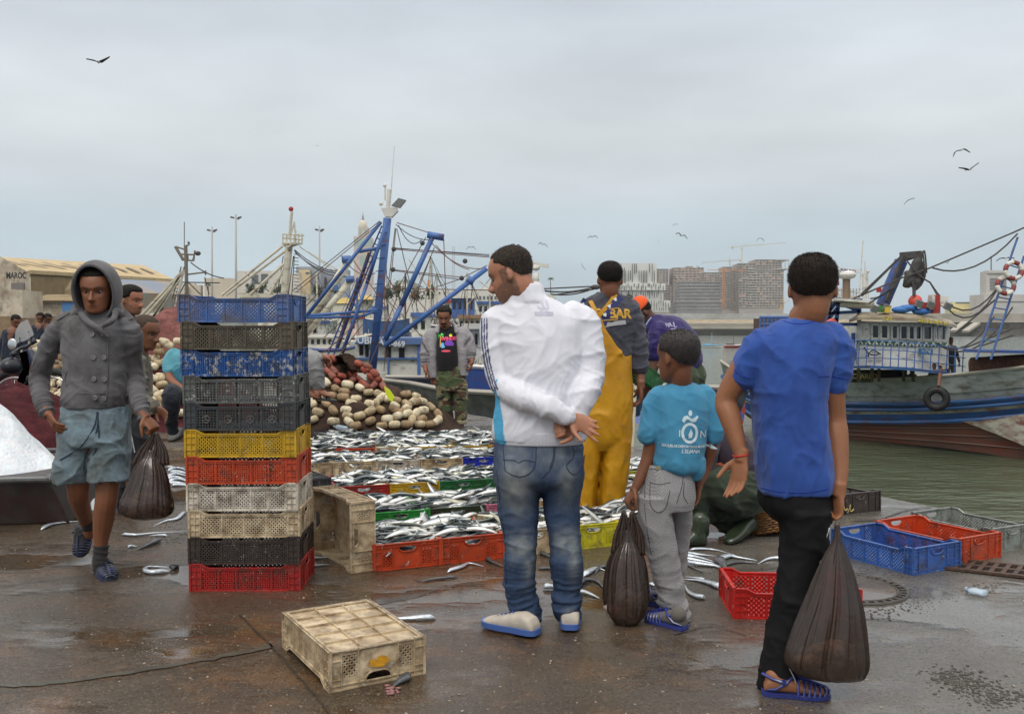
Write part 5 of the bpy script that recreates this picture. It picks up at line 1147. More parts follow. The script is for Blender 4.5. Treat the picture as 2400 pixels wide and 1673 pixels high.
# ======== youth in a blue T-shirt
D = 3.62; q, s = PT(D); sk = rgb(140,92,62)
P6 = thing('person', 'young person in a royal blue T-shirt and black trousers seen from behind, nearest the viewer', 'person', (q(1870,1300).x, D, 0))
hd = Head(q(1904,675,-.0), .250,(.22,.97,-.08)); B = MB(); hd.skin(B, neck=q(1888,748,.01), nr=.060)
slabs(B, [(q(1860,1120), s(75), .09,0),(q(1855,950), s(75), .09,0),(q(1872,800), s(85), .08,0),(q(1884,752), s(40), .06,0)])
limb(B, [q(1768,820), q(1738,870,.0), q(1702,936,.02), q(1712,980,-.01), q(1738,1070,-.06)], [.052,.050,.043,.042,.024], 14); limb(B, [q(1965,820), q(1950,890,.0), q(1955,975,.02), q(1960,1020,.0), q(1968,1100,-.05), q(1966,1150,-.08)], [.052,.050,.045,.046,.033,.026], 14)
hand(B, q(1739,1070,-.06),(-.18,-.1,-1),(-.75,-.6,.1), 1.0, curl=.22, thumb=1, wr_r=.025, spread=.05, curls=(.16,.24,.28,.3)); hand(B, q(1966,1150,-.08),(-.10,-.05,-1),(-1,-.25,0), 1.0, curl=.85, thumb=1, wr_r=.027)
limb(B, [q(1884,1200,-.02), q(1874,1330,-.04), q(1842,1480,-.06), q(1834,1590,-.06)], [.07,.05,.045,.036])
a0 = gr(1800,1632)+V3((-.01,.03,.014)); a1 = gr(1946,1640)+V3((0,.02,.014)); limb(B, [q(1836,1590,-.06), a0+V3((.04,0,.05))], [.038,.036]); foot_vol(B, a0, a1,.084,.066)
garment(B, 'body', SKIN, P6,.0055,2, colf=hd.colour(sk)); hd.hair(P6, mat('hair_espresso', (.014,.010,.008), .8, col2=(.030,.022,.017), nscale=150, bump=.003, bscale=200, spec=.15), fuzz=7000, th=.028, front=.30, side=-.04, back=-.30)
J = MB(); slabs(J, [(q(1863,1152), s(86), .145,0),(q(1864,1110), s(88), .15,0),(q(1856,1040), s(86), .145,0),(q(1849,960), s(84), .145,0),(q(1848,900), s(87), .145,0),(q(1856,840), s(97), .135,0),(q(1866,795), s(101), .115,0),(q(1874,765), s(74), .09,0),(q(1876,748), s(40), .068,0)], ex=2.5)
limb(J, [q(1788,812), q(1768,835), q(1752,860,.0), q(1740,882,.0)], [.072,.074,.066,.058], 16); limb(J, [q(1945,800), q(1957,825), q(1955,860), q(1953,888)], [.080,.078,.072,.064], 16)
BT = cloth('royal_tee', rgb(50,84,158), rgb(40,68,136))
tee = garment(J, 'tshirt', BT, P6,.0062,4, seed=61, folds=[(q(1835,1150), q(1875,1010), .010,5,8),(q(1840,1000), q(1880,800), .008,1.8,9),(q(1775,830), q(1742,880), .010,8,5),(q(1955,820), q(1953,885), .010,8,5)])
bv = bvh_of(tee); m_ = MB()
for pts in (((1836,752),(1860,758),(1890,758),(1916,748)),((1716,862),(1738,880),(1758,887)),((1918,882),(1950,882),(1988,890)),((1778,1142),(1830,1152),(1890,1154),(1942,1145))):
    m_.tube([onto(bv, x, y, D, .0006)[0] for x, y in crv(pts, 6)], .0020,5)
m_.build('seam', mat('royal_seam', rgb(24,50,140), .85), P6)
T = MB(); slabs(T, [(q(1862,1135), s(80), .13,0),(q(1864,1180), s(81), .14,0),(q(1880,1215), s(68), .13,0)])
slabs(T, [(q(1884,1190,-.04), s(58), .125,0),(q(1884,1270,-.04), s(51), .115,0),(q(1872,1330,-.05), s(45), .105,0),(q(1858,1400,-.06), s(43), .10,0),(q(1842,1480,-.06), s(43), .095,0),(q(1830,1560,-.06), s(47), .10,0),(q(1828,1600,-.06), s(52), .105,0),(q(1826,1618,-.06), s(50), .105,0)])
slabs(T, [(q(1866,1190,.10), s(50), .10,0),(q(1872,1270,.14), s(42), .09,0),(q(1870,1400,.20), s(36), .085,0),(q(1866,1540,.26), s(36), .085,0)])
BK = mat('black_tracksuit', (.006,.006,.007), .75, col2=(.011,.011,.012), nscale=6, bump=.0006, bscale=600, spec=.15)
tr = garment(T, 'trousers', BK, P6,.007,4, seed=63, folds=[(q(1870,1150), q(1880,1260), .008,5,4),(q(1880,1270), q(1850,1430), .014,9,4),(q(1850,1440), q(1828,1610), .010,7,5)])
jelly_sandal(P6, a0, a1,.090, JELLY)
b0 = gr(1850,1590)+V3((0,.05,.014)); jelly_sandal(P6, b0, b0+V3((.13,.14,0)), .086, JELLY); K = MB(); foot_vol(K, b0, b0+V3((.125,.135,0)), .08,.06); garment(K, 'foot', mat('sandal_foot', sk, .5), P6,.006,2)
m_ = MB(); c = q(1736,1066,-.058); m_.tube([c+V3((cs(a)*.029, sn(a)*.027, cs(a)*.004)) for a in [2*pi*j/18 for j in range(18)]], .0028,6, closed=True); m_.build('bracelet', mat('red_thread', rgb(190,30,28), .6), P6, smooth=True)
m_ = MB(); P_ = crv([q(1944,1236,-.12), q(1928,1290,-.14), q(1915,1360,-.13), q(1904,1420,-.12)], 5); m_.tube(P_, .0022,6); P_ = crv([q(1850,1565,-.17), q(1862,1590,-.17), q(1868,1612,-.16)], 4); m_.tube(P_, .0022,6); m_.build('white_piping', mat('white_cord', (.6,.6,.6), .6), P6, smooth=True)
g = lambda x, y, dy=-.20: q(x, y, dy)
bg = thing('plastic_bag', 'big brown bag of fish in the hand of the person in the blue T-shirt', 'plastic bag', g(1940,1590))
bag(bg, None, [(g(1962,1225), s(5), .008),(g(1962,1265), s(9), .016),(g(1960,1300), s(24), .03),(g(1958,1350), s(42), .05),(g(1953,1420), s(62), .075),(g(1944,1490), s(80), .09),(g(1938,1540), s(90), .095),(g(1943,1570), s(87), .08),(g(1962,1588), s(64), .045),(g(1995,1592), s(28), .02)], FILM, seed=4, pleat=.20, npl=26)
F_ = MB()
for i in range(14): F_.ball(g(1942+ru(-42,36), 1540+ru(-30,22), -.20+ru(-.03,.03)),(.075,.032,.030), 14,8, rot=Matrix.Rotation(R(ru(-12,22)), 3, 'Y'))
F_.build('fish_inside', INFISH, bg, smooth=True)
# ======== crouching person in olive trousers
D = 6.15; q, s = PT(D); sk = rgb(100,62,44)
P7 = thing('person', 'person crouching in baggy olive trousers and dark green boots behind the child', 'person', (q(1680,1250).x, D, 0))
hd = Head(q(1612,985,.05), .24,(-.7,.3,-.7)); B = MB(); hd.skin(B, neck=q(1640,1010,.05), nr=.06)
limb(B, [q(1745,1130), q(1715,1080), q(1665,1030)], [.10,.11,.08]); limb(B, [q(1655,1040,-.15), q(1640,1110,-.2), q(1625,1160,-.2)], [.05,.04,.028]); hand(B, q(1625,1160,-.2),(-.5,0,-.8),(-.3,1,0), 1, curl=.5)
garment(B, 'body', SKIN, P7,.008,2, colf=hd.colour(sk)); hd.hair(P7, HAIR, th=.03)
J = MB(); limb(J, [q(1752,1122,.02), q(1728,1080), q(1690,1045), q(1655,1030)], [.155,.165,.16,.11], 20); limb(J, [q(1660,1035,-.15), q(1646,1090,-.2), q(1632,1140,-.2)], [.085,.075,.06], 14)
garment(J, 'pullover', cloth('aubergine_pullover', rgb(62,52,62)), P7,.009,3, seed=71, folds=[(q(1752,1120), q(1655,1030), .012,4,5)])
m_ = MB(); m_.prism([q(1690,1084,-.175), q(1716,1102,-.172), q(1690,1103,-.172), q(1672,1090,-.17)], (0,.02,0)); m_.build('shirt_tail', cloth('orange_tail', rgb(200,100,60)), P7)
T = MB(); limb(T, [q(1748,1150,.0), q(1728,1150,-.02)], [.15,.155], 20); limb(T, [q(1748,1155,-.08), q(1700,1140,-.14), q(1642,1120,-.18)], [.155,.150,.10], 18); limb(T, [q(1752,1158,.1), q(1700,1165,.12), q(1655,1165,.12)], [.14,.13,.10], 16)
limb(T, [q(1640,1125,-.18), q(1634,1180,-.14), q(1632,1245,-.10)], [.095,.085,.078], 14); limb(T, [q(1660,1165,.12), q(1695,1200,.08), q(1728,1235,.04)], [.10,.11,.095], 14); limb(T, [q(1690,1190,.0), q(1740,1200,.0)], [.09,.085], 14)
garment(T, 'trousers', cloth('olive_baggy', rgb(56,66,52), rgb(46,54,42)), P7,.009,3, seed=73, folds=[(q(1760,1170,-.1), q(1640,1110,-.2), .020,3,8),(q(1635,1130,-.18), q(1632,1245,-.1), .014,8,4),(q(1660,1165,.1), q(1728,1235,.05), .016,6,5)])
BO = mat('green_rubber', rgb(34,44,32), .25, col2=rgb(52,62,44), nscale=5, spec=.6)
for a, b, u in ((gr(1656,1282)+V3((0,.05,0)), gr(1604,1280)+V3((-.05,0,0)),(0,0,1)),(q(1768,1240,.02), gr(1704,1278)+V3((0,.02,0)),(.2,0,1))):
    K = MB(); foot_vol(K, a, b, .11,.12, u); limb(K, [a+V3((-.05,0,.08)), a+V3((-.03,0,.16))], [.055,.065]); garment(K, 'boot', BO, P7,.008,2)
# ======== man in camouflage trousers
D = 12.75; q, s = PT(D); sk = rgb(128,84,62)
P8 = thing('person', 'moustached person in an open grey jacket, black printed T-shirt and camouflage trousers', 'person', (q(1060,1000).x, D, 0))
hd = Head(q(1041,742,-.10), .262,(-.02,-1,-.42)); B = MB(); hd.skin(B, neck=q(1048,784,.0), nr=.075)
slabs(B, [(q(1050,900), s(40), .11,0),(q(1050,800), s(42), .10,0),(q(1048,785), s(20), .07,0)]); limb(B, [q(1008,800), q(999,845), q(998,868,-.08)], [.06,.05,.034]); limb(B, [q(1092,800), q(1103,830), q(1106,850,-.06)], [.06,.05,.034])
hand(B, q(998,866,-.08),(.05,-.3,-1),(1,0,0), 1.05, curl=.5, thumb=1); hand(B, q(1106,848,-.06),(-.15,-.3,-1),(-1,.2,0), 1.05, curl=.6, thumb=-1)
for x in (1049,1079): limb(B, [q(x, 985), q(x, 1000)], [.045,.05]); foot_vol(B, gr(x, 1004)+V3((0,.12,0)), gr(x-4,1012)+V3((0,-.02,0)), .10,.07)
garment(B, 'body', SKIN, P8,.007,2, colf=hd.colour(sk, beard=0, brow=(.012,.01,.008))); hd.eyes(P8); hd.hair(P8, mat('curly_black', (.008,.007,.006), .8, col2=(.03,.026,.022), nscale=70, bump=.008, bscale=120, spec=.15), th=.075, front=.32, side=.0, back=-.2)
m_ = MB(); limb(m_, [hd.W(-.14,.34,-.29), hd.W(-.08,.395,-.235), hd.W(0,.42,-.225), hd.W(.08,.395,-.235), hd.W(.14,.34,-.29)], [.006,.010,.011,.010,.006]); limb(m_, [hd.W(-.05,.37,-.40), hd.W(0,.385,-.41), hd.W(.05,.37,-.40)], [.008,.012,.008]); garment(m_, 'moustache', HAIR, P8,.004,1)
J = MB(); slabs(J, [(q(1049,868), s(26), .17,0),(q(1049,835), s(29), .19,0),(q(1049,800), s(26), .165,0),(q(1048,772), s(26), .10,0),(q(1048,764), s(16), .08,0)]); tsh = garment(J, 'tshirt', cloth('black_tee', (.010,.010,.012),(.014,.014,.016)), P8,.009,3)
def colz(p):
    x, y = pix(p); g_ = np.array(rgb(148,143,146))
    for k in range(3):
        for x0, y0, x1, y1 in ((990,800,1006,826),(1088,806,1102,788)):
            yy = y0+(y1-y0)*(x-x0)/(x1-x0)+3.4*k
            if x0-2 < x < x1+1 and abs(y-yy) < 1.0: return np.array((.02,.02,.03))
    for yy in (842,848,832):
        if abs(y-yy) < .9 and (x < 1008 or x > 1093): return np.array((.05,.05,.07))
    return g_
JG = attrmat('grey_tracksuit', .75,.0005,500)
J = MB()
slabs(J, [(q(1016,885), s(13), .12,0),(q(1014,830), s(14), .15,0),(q(1014,790), s(15), .13,0),(q(1020,772), s(14), .10,0)]); slabs(J, [(q(1085,880), s(13), .12,0),(q(1084,830), s(14), .15,0),(q(1082,790), s(15), .13,0),(q(1076,770), s(14), .10,0)])
slabs(J, [(q(1050,880,.12), s(45), .10,0),(q(1050,830,.12), s(44), .12,0),(q(1048,785,.10), s(44), .10,0),(q(1048,766,.08), s(26), .07,0)])
limb(J, [q(1012,782), q(1003,800), q(997,830), q(997,852)], [.085,.085,.078,.066], 14); limb(J, [q(1086,778), q(1096,797), q(1102,820), q(1103,838)], [.085,.088,.082,.068], 14)
limb(J, [q(1026,778,-.11), q(1028,768,-.06), q(1034,758,.04)], [.026,.03,.028]); limb(J, [q(1070,778,-.11), q(1068,766,-.06), q(1060,757,.04)], [.026,.03,.028])
garment(J, 'jacket', JG, P8,.009,3, seed=81, colf=colz, folds=[(q(1015,885), q(1015,780), .010,4,6),(q(1084,885), q(1084,780), .010,4,6),(q(1003,800), q(997,852), .012,10,4),(q(1096,797), q(1103,838), .012,10,4)])
CM = mat('camouflage', rgb(112,104,74), .85, sheen=.1); t = CM.node_tree; n = t.nodes; l = t.links; cur = None; tx = n.new('ShaderNodeTexCoord')
base = (rgb(124,114,82))
for i, (sc, c, a, b) in enumerate(((5, rgb(70,82,50), .50,.515),(6.2, rgb(72,50,36), .535,.55),(9, rgb(28,28,26), .60,.612))):
    mp_ = n.new('ShaderNodeMapping'); mp_.inputs['Location'].default_value = (i*7.3, i*3, i*5); mp_.inputs['Scale'].default_value = (.7,.7,1.5); l.new(tx.outputs['Object'], mp_.inputs[0])
    nz_ = n.new('ShaderNodeTexNoise'); nz_.inputs['Scale'].default_value = sc; nz_.inputs['Detail'].default_value = 3; l.new(mp_.outputs[0], nz_.inputs[0])
    mr = n.new('ShaderNodeMapRange'); mr.inputs[1].default_value = a; mr.inputs[2].default_value = b; l.new(nz_.outputs['Fac'], mr.inputs[0])
    mm = n.new('ShaderNodeMix'); mm.data_type = 'RGBA'; l.new(mr.outputs[0], mm.inputs[0]); mm.inputs[7].default_value = (*c, 1)
    if cur is None: mm.inputs[6].default_value = (*base, 1)
    else: l.new(cur, mm.inputs[6])
    cur = mm.outputs[2]
l.new(cur, n['Principled BSDF'].inputs['Base Color'])
T = MB(); slabs(T, [(q(1053,858), s(32), .16,0),(q(1056,890), s(37), .17,0),(q(1058,915), s(37), .16,0)])
slabs(T, [(q(1040,900), s(18), .14,0),(q(1042,940), s(18), .13,0),(q(1047,975), s(15), .11,0),(q(1049,994), s(14), .10,0)]); slabs(T, [(q(1076,900), s(19), .14,0),(q(1079,940), s(17), .13,0),(q(1080,975), s(14), .11,0),(q(1079,992), s(14), .10,0)])
garment(T, 'trousers', CM, P8,.009,3, seed=83, folds=[(q(1040,870), q(1048,990), .012,6,5),(q(1078,870), q(1080,990), .012,6,5)])
m_ = MB(); slabs(m_, [(q(1049,996), s(15), .11,0),(q(1049,987), s(15), .11,0)]); garment(m_, 'cuff', cloth('khaki_lining', rgb(150,140,112)), P8,.009,1); m_ = MB(); slabs(m_, [(q(1080,993), s(15), .11,0),(q(1080,984), s(15), .11,0)]); garment(m_, 'cuff', MATS['khaki_lining'], P8,.009,1)
bv = bvh_of(tsh)
def pr(name, c, items):
    m_ = MB()
    for it in items:
        x0, y0, pts = it; o_ = onto(bv, x0, y0, D)[0]; decal(m_, [V3(((x-x0)*D/2200,-(y-y0)*D/2200,0)) for x, y in pts], [tuple(range(len(pts)))], o_, (1,0,0),(0,0,1),(0,-1,0), bv, sub=.03, lift=.003)
    return m_.build(name, mat('print_'+name, c, .6), P8)
cl = lambda x, y, rx, ry, n=14, a0=0: [(x+rx*cs(a0+2*pi*i/n), y+ry*sn(a0+2*pi*i/n)) for i in range(n)]
pr('palm_print', rgb(90,225,90), [(1032,786, [(1032,785),(1026,783),(1022,790),(1027,787)]),(1032,784, [(1032,786),(1034,780),(1041,784),(1035,786)]),(1032,786, [(1031,786),(1028,780),(1024,779),(1028,786)]),(1034,788, [(1033,786),(1040,788),(1041,793),(1036,789)]),(1030,788, [(1031,786),(1029,790),(1026,794),(1029,786)])])
pr('trunk_print', rgb(225,170,70), [(1032,798, [(1031,787),(1033,787),(1034,813),(1031,813)])])
pr('sun_print', rgb(240,225,50), [(1056,786, cl(1056,786,3.6,3.2))]); pr('car_print', rgb(120,60,180), [(1053,805, [(1044,800),(1049,797),(1057,798),(1063,804),(1063,810),(1046,810),(1042,806)])])
pr('surfer_print', rgb(110,190,235), [(1036,814, [(1034,804),(1039,803),(1043,814),(1036,816),(1032,812)])]); pr('surfboard_print', rgb(235,90,110), [(1045,823, cl(1045,822.5,11,2.6))])
m_ = MB(); vs, fs = text_mesh('WINDS', .062, bold=.003, ext=0); decal(m_, vs, fs, onto(bv, 1051,793.5, D)[0], (1,0,.04),(0,0,1),(0,-1,0), bv, sub=.03, lift=.004); m_.build('winds_print', mat('print_pink', rgb(240,70,120), .6), P8)
m_ = MB()
for x in (1046,1077): sole(m_, gr(x+3,1003)+V3((0,.13,.0)), gr(x-3,1013)+V3((0,-.03,0)), .11,.02,0)
m_.build('sandal', mat('brown_sandal', (.03,.022,.018), .6), P8)
# ======== shaved-headed child in profile, behind the hooded person
D = 6.9; q, s = PT(D); sk = rgb(112,72,50)
P9 = thing('person', 'shaven-headed child in a dirty grey jacket facing right between the hooded person and the stack', 'person', (q(325,1100).x, D, 0))
hd = Head(q(343,778,.0), .245,(.92,-.28,-.28)); B = MB(); hd.skin(B, neck=q(328,830,.0), nr=.052)
slabs(B, [(q(318,970), s(20), .10,0),(q(318,850), s(24), .11,0),(q(324,828), s(14), .06,0)]); limb(B, [q(322,860,-.12), q(330,925,-.12), q(366,955,-.2)], [.045,.035,.024])
hand(B, q(364,955,-.2),(.85,-.2,-.5),(.2,-.9,-.5), .92, curl=.3, thumb=1)
limb(B, [q(312,1000), q(310,1180)], [.07,.04]); garment(B, 'body', SKIN, P9,.0065,2, colf=hd.colour(sk)); hd.eyes(P9)
hd.hair(P9, mat('hair_stubble', (.045,.032,.025), .8, col2=(.07,.052,.04), nscale=120, spec=.15), th=.004, front=.3, side=.0, back=-.3)
J = MB(); slabs(J, [(q(312,968), s(30), .13,0),(q(318,920), s(34), .14,0),(q(320,870), s(32), .14,0),(q(318,835), s(28), .12,0),(q(322,822), s(18), .09,0)]); limb(J, [q(318,845,-.12), q(322,890,-.14), q(330,928,-.14), q(360,952,-.2)], [.07,.065,.058,.045], 14)
jk9 = garment(J, 'jacket', cloth('dirty_grey_denim', rgb(118,112,100), rgb(88,84,76), dirt=(.05,.045,.035), dirt_amt=.6, dscale=7), P9,.008,3, seed=91, folds=[(q(318,960), q(318,830), .012,5,5),(q(322,880,-.14), q(360,950,-.2), .014,10,4)])
T = MB(); slabs(T, [(q(312,960), s(27), .13,0),(q(312,1010), s(28), .13,0)]); limb(T, [q(322,1000,-.06), q(325,1080,-.06), q(312,1170,-.04)], [.085,.07,.06], 14); limb(T, [q(302,1000,.06), q(295,1090,.1), q(286,1180,.1)], [.085,.07,.06], 14)
garment(T, 'trousers', cloth('black_canvas', (.016,.017,.022),(.025,.026,.03)), P9,.009,3, seed=92, folds=[(q(322,1000), q(312,1170), .012,8,4)])
m_ = MB(); m_.tube([q(304,960,-.14), q(306,1010,-.16), q(316,1060,-.15)], .003,5); m_.build('cord', mat('white_cord', (.6,.6,.6)), P9)
SB = mat('blue_shoe', rgb(38,44,92), .4)
for h9, t9 in ((gr(283,1200), gr(308,1208)),(gr(296,1192), gr(322,1198))): K = MB(); foot_vol(K, h9, t9+V3((.06,0,0)), .09,.075); garment(K, 'shoe', SB, P9,.009,2)
# ======== man in navy, in profile
D = 8.3; q, s = PT(D); sk = rgb(150,100,76)
P10 = thing('person', 'person in a navy jacket in profile behind the shoulder of the hooded person', 'person', (q(285,1100).x, D, 0))
hd = Head(q(309,703,.0), .250,(.93,-.30,-.16)); B = MB(); hd.skin(B, neck=q(293,752), nr=.062); slabs(B, [(q(280,880), s(40), .10,0),(q(282,770), s(42), .10,0),(q(290,750), s(20), .07,0)])
garment(B, 'body', SKIN, P10,.0075,2, colf=hd.colour(sk, beard=.55)); hd.eyes(P10); hd.hair(P10, HAIR, th=.055, front=.28, side=.0, back=-.2)
J = MB(); slabs(J, [(q(278,980), s(52), .14,0),(q(278,880), s(54), .15,0),(q(280,790), s(56), .14,0),(q(284,756), s(40), .11,0),(q(290,738), s(22), .08,0)]); limb(J, [q(235,780), q(228,860), q(235,930)], [.075,.065,.05]); limb(J, [q(318,780), q(312,860), q(305,930)], [.06,.055,.05])
garment(J, 'jacket', cloth('navy_jacket', rgb(36,40,58)), P10,.010,3, seed=95, folds=[(q(278,980), q(280,750), .010,4,5)])
T = MB(); limb(T, [q(262,960), q(262,1050), q(262,1140)], [.10,.08,.06]); limb(T, [q(294,960), q(294,1050), q(292,1140)], [.10,.08,.06]); garment(T, 'trousers', cloth('dark_trousers', (.02,.02,.024)), P10,.012,2)
# ======== seated man with a turquoise T-shirt, left of the stack
D = 11.3; q, s = PT(D); sk = rgb(128,82,58)
P11 = thing('person', 'person in a turquoise T-shirt sitting half hidden by the left side of the stack', 'person', (q(430,1000).x, D, 0))
hd = Head(q(442,790,-.0), .24,(-.25,-.95,-.15)); B = MB(); hd.skin(B, neck=q(444,828,.02), nr=.062); slabs(B, [(q(440,900), s(34), .11,0),(q(440,840), s(36), .10,0),(q(443,822), s(18), .06,0)])
limb(B, [q(398,850,-.05), q(396,880,-.12), q(412,900,-.30), q(440,918,-.42)], [.05,.05,.045,.034]); hand(B, q(440,918,-.42),(1,-.1,-.2),(0,0,-1), 1, curl=.5); limb(B, [q(482,850), q(478,900,-.2), q(455,916,-.4)], [.05,.045,.034])
garment(B, 'body', SKIN, P11,.008,2, colf=hd.colour(sk)); hd.hair(P11, HAIR, th=.03); m_ = MB()
m_.ball(hd.W(0,-.03,.28),(.105,.12,.075), 18,10); m_.build('cap', cloth('pinkish_cap', rgb(190,110,100)), P11, smooth=True)
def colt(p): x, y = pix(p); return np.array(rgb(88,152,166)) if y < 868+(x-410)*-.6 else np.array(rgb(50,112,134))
J = MB(); slabs(J, [(q(440,918), s(46), .15,0),(q(440,870), s(44), .14,0),(q(441,835), s(46), .12,0),(q(443,820), s(28), .08,0)]); limb(J, [q(408,832), q(396,850,-.04), q(396,866,-.08)], [.085,.08,.072], 14); limb(J, [q(476,832), q(484,866)], [.08,.07], 14)
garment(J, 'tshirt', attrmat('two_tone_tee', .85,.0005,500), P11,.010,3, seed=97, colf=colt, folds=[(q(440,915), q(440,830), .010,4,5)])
T = MB(); limb(T, [q(440,925,.0), q(415,925,-.30), q(402,930,-.50), q(402,985,-.42), q(405,1008,-.38)], [.14,.12,.11,.08,.065], 16); limb(T, [q(450,925,.0), q(455,925,-.3), q(458,940,-.45), q(460,1008,-.35)], [.14,.11,.10,.07], 16)
garment(T, 'trousers', cloth('navy_canvas', rgb(34,38,46)), P11,.010,3, seed=98, folds=[(q(402,940,-.4), q(404,1005,-.4), .012,8,4)])
K = MB(); foot_vol(K, gr(420,1022)+V3((0,.12,.0)), gr(402,1034)+V3((0,-.04,0)), .115,.12); garment(K, 'boot', mat('dark_hiking_boot', rgb(44,46,44), .6, col2=rgb(70,72,68), nscale=40, bump=.004, bscale=60), P11,.009,1)
# ======== seated man in a grey tracksuit, right of the stack
D = 10.6; q, s = PT(D); sk = rgb(130,84,62)
P12 = thing('person', 'person in a grey tracksuit and white cap, mostly hidden by the right of the stack', 'person', (q(700,1000).x, D, 0))
hd = Head(q(693,775,-.0), .24,(.6,-.78,-.3)); B = MB(); hd.skin(B, neck=q(683,812,.02), nr=.06); limb(B, [q(670,870), q(676,825)], [.12,.10])
limb(B, [q(700,815,-.1), q(730,838,-.2), q(762,838,-.35)], [.05,.042,.03]); hand(B, q(760,836,-.35),(.85,-.2,-.5),(-.3,-.5,-.8), 1.0, curl=.6, thumb=1); hand(B, q(756,842,-.28),(.9,-.2,-.35),(-.3,-.5,-.8), 1.0, curl=.6, thumb=1)
limb(B, [q(742,880,-.3), q(742,912,-.3), q(745,925,-.32)], [.045,.038,.04]); foot_vol(B, q(742,925,-.28), q(778,930,-.40), .095,.07); limb(B, [q(718,880,-.2), q(720,912,-.2)], [.045,.038]); foot_vol(B, q(720,925,-.18), q(750,935,-.34), .095,.07)
garment(B, 'body', SKIN, P12,.008,2, colf=hd.colour(sk)); m_ = MB(); m_.ball(hd.W(0,-.03,.25),(.11,.12,.085), 18,10); m_.prism([hd.W(x, y, .18) for x, y in ((-.3,.25),(-.22,.60),(0,.72),(.22,.60),(.3,.25))], hd.u*.008); m_.build('cap', cloth('white_cap', (.6,.6,.62)), P12, smooth=True)
TG = cloth('pale_grey_tracksuit', rgb(140,140,140), rgb(122,122,122)); J = MB(); limb(J, [q(672,890), q(672,850), q(678,815)], [.16,.17,.12], 18); limb(J, [q(695,815,-.08), q(722,832,-.2), q(752,838,-.33)], [.08,.07,.052], 14)
garment(J, 'jacket', TG, P12,.010,3, seed=99, folds=[(q(695,815), q(752,838,-.3), .014,10,4)]); T = MB(); limb(T, [q(682,885), q(712,850,-.2), q(735,848,-.32), q(742,880,-.32), q(746,902,-.30)], [.14,.12,.105,.085,.075], 16); limb(T, [q(682,890), q(712,870,-.1), q(722,905,-.2)], [.14,.11,.075], 16)
garment(T, 'trousers', TG, P12,.010,3, seed=100, folds=[(q(735,850,-.3), q(746,905,-.3), .012,7,5)]); m_ = MB(); sole(m_, q(738,931,-.26), q(786,937,-.42), .105,.02,-.02); m_.tube([q(765,934,-.30), q(768,924,-.36), q(772,934,-.42)], .012,6); m_.build('flip_flop', mat('black_rubber', (.02,.02,.022), .5), P12)
# ======== simple walkers farther off
def small_person(lab, x, ytop, D, coat, trou, sk, fwd=(0,-1,0), H=1.72, lean=0, hat=None, base=None, arms=1):
    q, s = PT(D); top = q(x, ytop); k = H/1.72; P = thing('person', lab, 'person', (top.x, D, top.z-H)); c = lambda dx, z, dy=0: V3((top.x+dx*k, D+dy, top.z-H+z*k))
    hd = Head(c(lean, 1.60), .235*k, fwd); B = MB(); hd.skin(B, neck=c(lean*.7,1.45), nr=.055*k); limb(B, [c(0,.95), c(lean*.6,1.38)], [.11*k, .12*k])
    ha = [c(-.25+lean*.3,.85,-.08), c(.27+lean*.3,.85,-.08)] if arms == 1 else [c(-.05,1.0,-.30), c(.12,1.0,-.30)]
    for sg, hn in zip((-1,1), ha): limb(B, [c(sg*.17+lean*.6,1.38), c(sg*.25+lean*.4,1.12,.03), hn], [.045*k, .038*k, .026*k]); hand(B, hn, (0,-.2,-1),(-sg, 0,0), k, curl=.5, thumb=sg)
    garment(B, 'body', SKIN, P, .010,1, colf=hd.colour(sk)); hd.hair(P, HAIR, th=.035)
    J = MB(); slabs(J, [(c(0,.88), .17*k, .12*k, 0),(c(lean*.3,1.15), .17*k, .12*k, 0),(c(lean*.6,1.36), .19*k, .11*k, 0),(c(lean*.65,1.44), .09*k, .07*k, 0)])
    for sg, hn in zip((-1,1), ha): limb(J, [c(sg*.15+lean*.6,1.37), c(sg*.24+lean*.4,1.13,.03), hn.lerp(c(sg*.24,1.13), .25)], [.068*k, .06*k, .045*k])
    garment(J, 'jacket', cloth('coat_'+lab[:18], coat), P, .012,2, folds=[(c(0,.9), c(0,1.4), .012,4,5)])
    T = MB(); [limb(T, [c(sg*.08,.92), c(sg*.10,.5,-.02), c(sg*.11,.06)], [.10*k, .075*k, .06*k]) for sg in (-1,1)]; garment(T, 'trousers', cloth('trousers_'+lab[:18], trou), P, .012,2)
    K = MB(); [foot_vol(K, c(sg*.11,0,.08), c(sg*.12,0,-.16), .09*k, .09*k) for sg in (-1,1)]; garment(K, 'shoes', cloth('shoe_dark', (.03,.03,.03)), P, .012,1)
    if hat: m_ = MB(); m_.ball(hd.W(0,-.03,.26),(.10*k, .115*k, .085*k), 16,8); m_.loft([[hd.W(cs(a)*r, -.03+sn(a)*r*1.1, z) for a in [2*pi*j/18 for j in range(18)]] for r, z in ((.2,.22),(.75,.10),(.76,.13),(.2,.26))]); m_.build('hat', cloth('straw_hat', hat), P, smooth=True)
    return P
small_person('distant person in a navy top looking down beyond the moped', 94,733,22, rgb(34,42,58), rgb(60,62,56), rgb(120,80,60),(.2,-1,-.5), arms=0)
small_person('distant person in dark green clothes beyond the moped, nearer the hooded person', 112,735,22, rgb(40,46,40), rgb(44,46,42), rgb(90,60,46),(.8,-.5,-.5), arms=0)
small_person('distant person in a dark red top bending at the left edge of the picture', 22,738,18, rgb(104,26,34), rgb(50,50,52), rgb(120,80,60),(.7,-.5,-.5), lean=.12)
